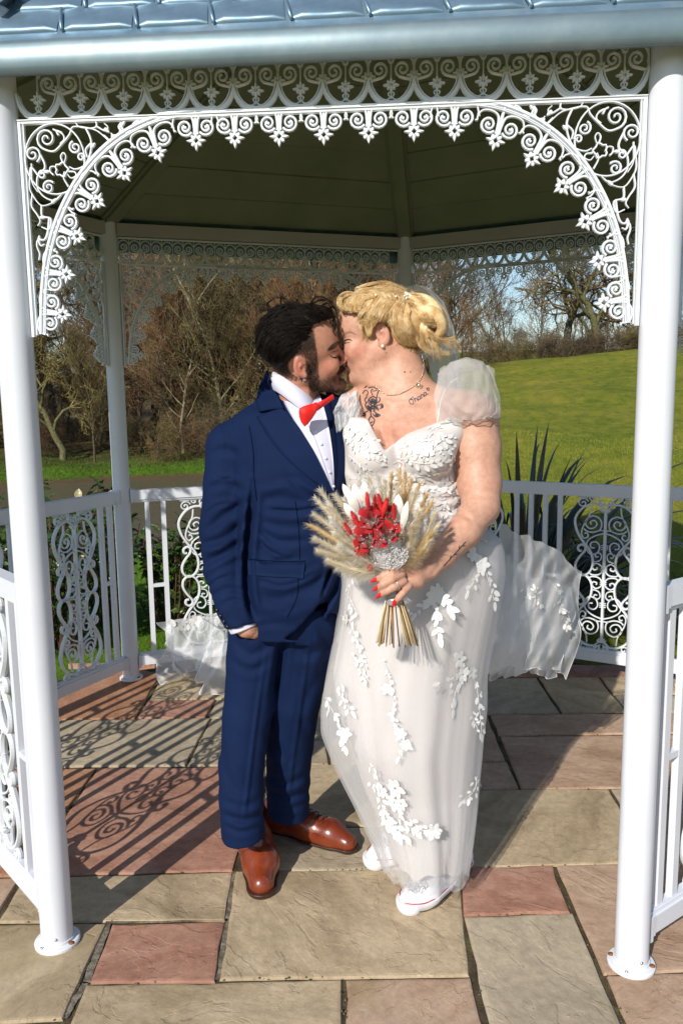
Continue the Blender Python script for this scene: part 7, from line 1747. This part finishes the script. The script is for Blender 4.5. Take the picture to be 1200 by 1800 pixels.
def tail(px, py, Y, a, ln_, wd, n=420):
    c = P(px, py, Y); m_ = mpp(c); ax = np.array([math.sin(a), 0, math.cos(a)]); V = []; Fc = []; mb = MB(); sp_ = []
    for i in range(9): t_ = i/8; sp_.append((c+ax*m_*ln_*(t_-.5)*1.0, m_*wd*math.sin(math.pi*(.06+.9*t_))**.6*.8))
    mb.tube([q for q, _ in sp_], [r for _, r in sp_], 10)
    for _ in range(n):
        t_ = rgq.uniform(0, 1); b = rgq.uniform(0, 6.28); rr = m_*wd*math.sin(math.pi*(.06+.9*t_))**.6*.7; d = np.array([math.cos(b)*ax[2], math.sin(b), -math.cos(b)*ax[0]]); p = c+ax*m_*ln_*(t_-.5)+d*rr; e = p+(d*.7+ax*.9)*m_*4.5*rgq.uniform(.5, 1); w_ = np.cross(d, ax)*.0004; k = len(V); V += [p-w_, p+w_, e]; Fc.append((k, k+1, k+2))
    mb.add(V, Fc); child('bunny_tail', mb.me('bunny_tail', M_bun), bq)
for x, y, Y, a, l_, w_ in ((646, 881, -1.265, -.08, 30, 4.6), (624, 913, -1.265, -.45, 30, 4.8), (676, 892, -1.27, .25, 34, 6.5), (692, 900, -1.275, -.05, 30, 5.0), (658, 884, -1.25, .05, 26, 3.2), (668, 885, -1.262, -.2, 34, 5.5), (612, 930, -1.255, -.55, 24, 3.4)): tail(x, y, Y, a, l_, w_)
dots = MB(); oc8 = [(1, 0, 0), (-1, 0, 0), (0, 1, 0), (0, -1, 0), (0, 0, 1), (0, 0, -1)]; of8 = [(0, 2, 4), (2, 1, 4), (1, 3, 4), (3, 0, 4), (2, 0, 5), (1, 2, 5), (3, 1, 5), (0, 3, 5)]
def dotcloud(n, c, sx, sy, Y, dY, r0, r1, mbk, stems=True):
    for _ in range(n):
        a = rgq.uniform(0, 6.28); q = rgq.uniform(0, 1)**.55; x, y = c[0]+sx*q*math.cos(a), c[1]+sy*q*math.sin(a); p = P(x, y, Y+rgq.uniform(-dY, dY)+q*.02); r = rgq.uniform(r0, r1)
        mbk.add([p+np.array(o)*r for o in oc8], of8)
        if stems and rgq.uniform() < .22: b = P(688+rgq.uniform(-6, 6), 1008, YQ-.02); mbk.tube([p, (p+b)/2+rgq.normal(0, .002, 3), b], .00032, 3, False)
dotcloud(1500, (684, 975), 34, 26, -1.255, .022, .0008, .0019, dots); dotcloud(240, (664, 955), 38, 28, -1.285, .010, .0007, .0013, dots, False); dotcloud(120, (696, 935), 16, 30, -1.275, .010, .0007, .0014, dots, False)
child('gypsophila', dots.me('gypsophila', mat('gypsophila_white', (.85, .84, .84), .7)), bq, kind='stuff')
rd = MB(); dotcloud(220, (636, 965), 14, 16, -1.262, .012, .0010, .0024, rd, False); dotcloud(130, (613, 926), 14, 16, -1.250, .010, .0008, .0018, rd, False); dotcloud(90, (698, 925), 10, 24, -1.262, .010, .0008, .0016, rd, False); dotcloud(60, (660, 885), 8, 14, -1.262, .010, .0008, .0016, rd, False); dotcloud(40, (650, 998), 6, 6, -1.25, .010, .0010, .0020, rd, False)
child('red_blossom_sprays', rd.me('red_blossom_sprays', M_bun), bq, kind='stuff')
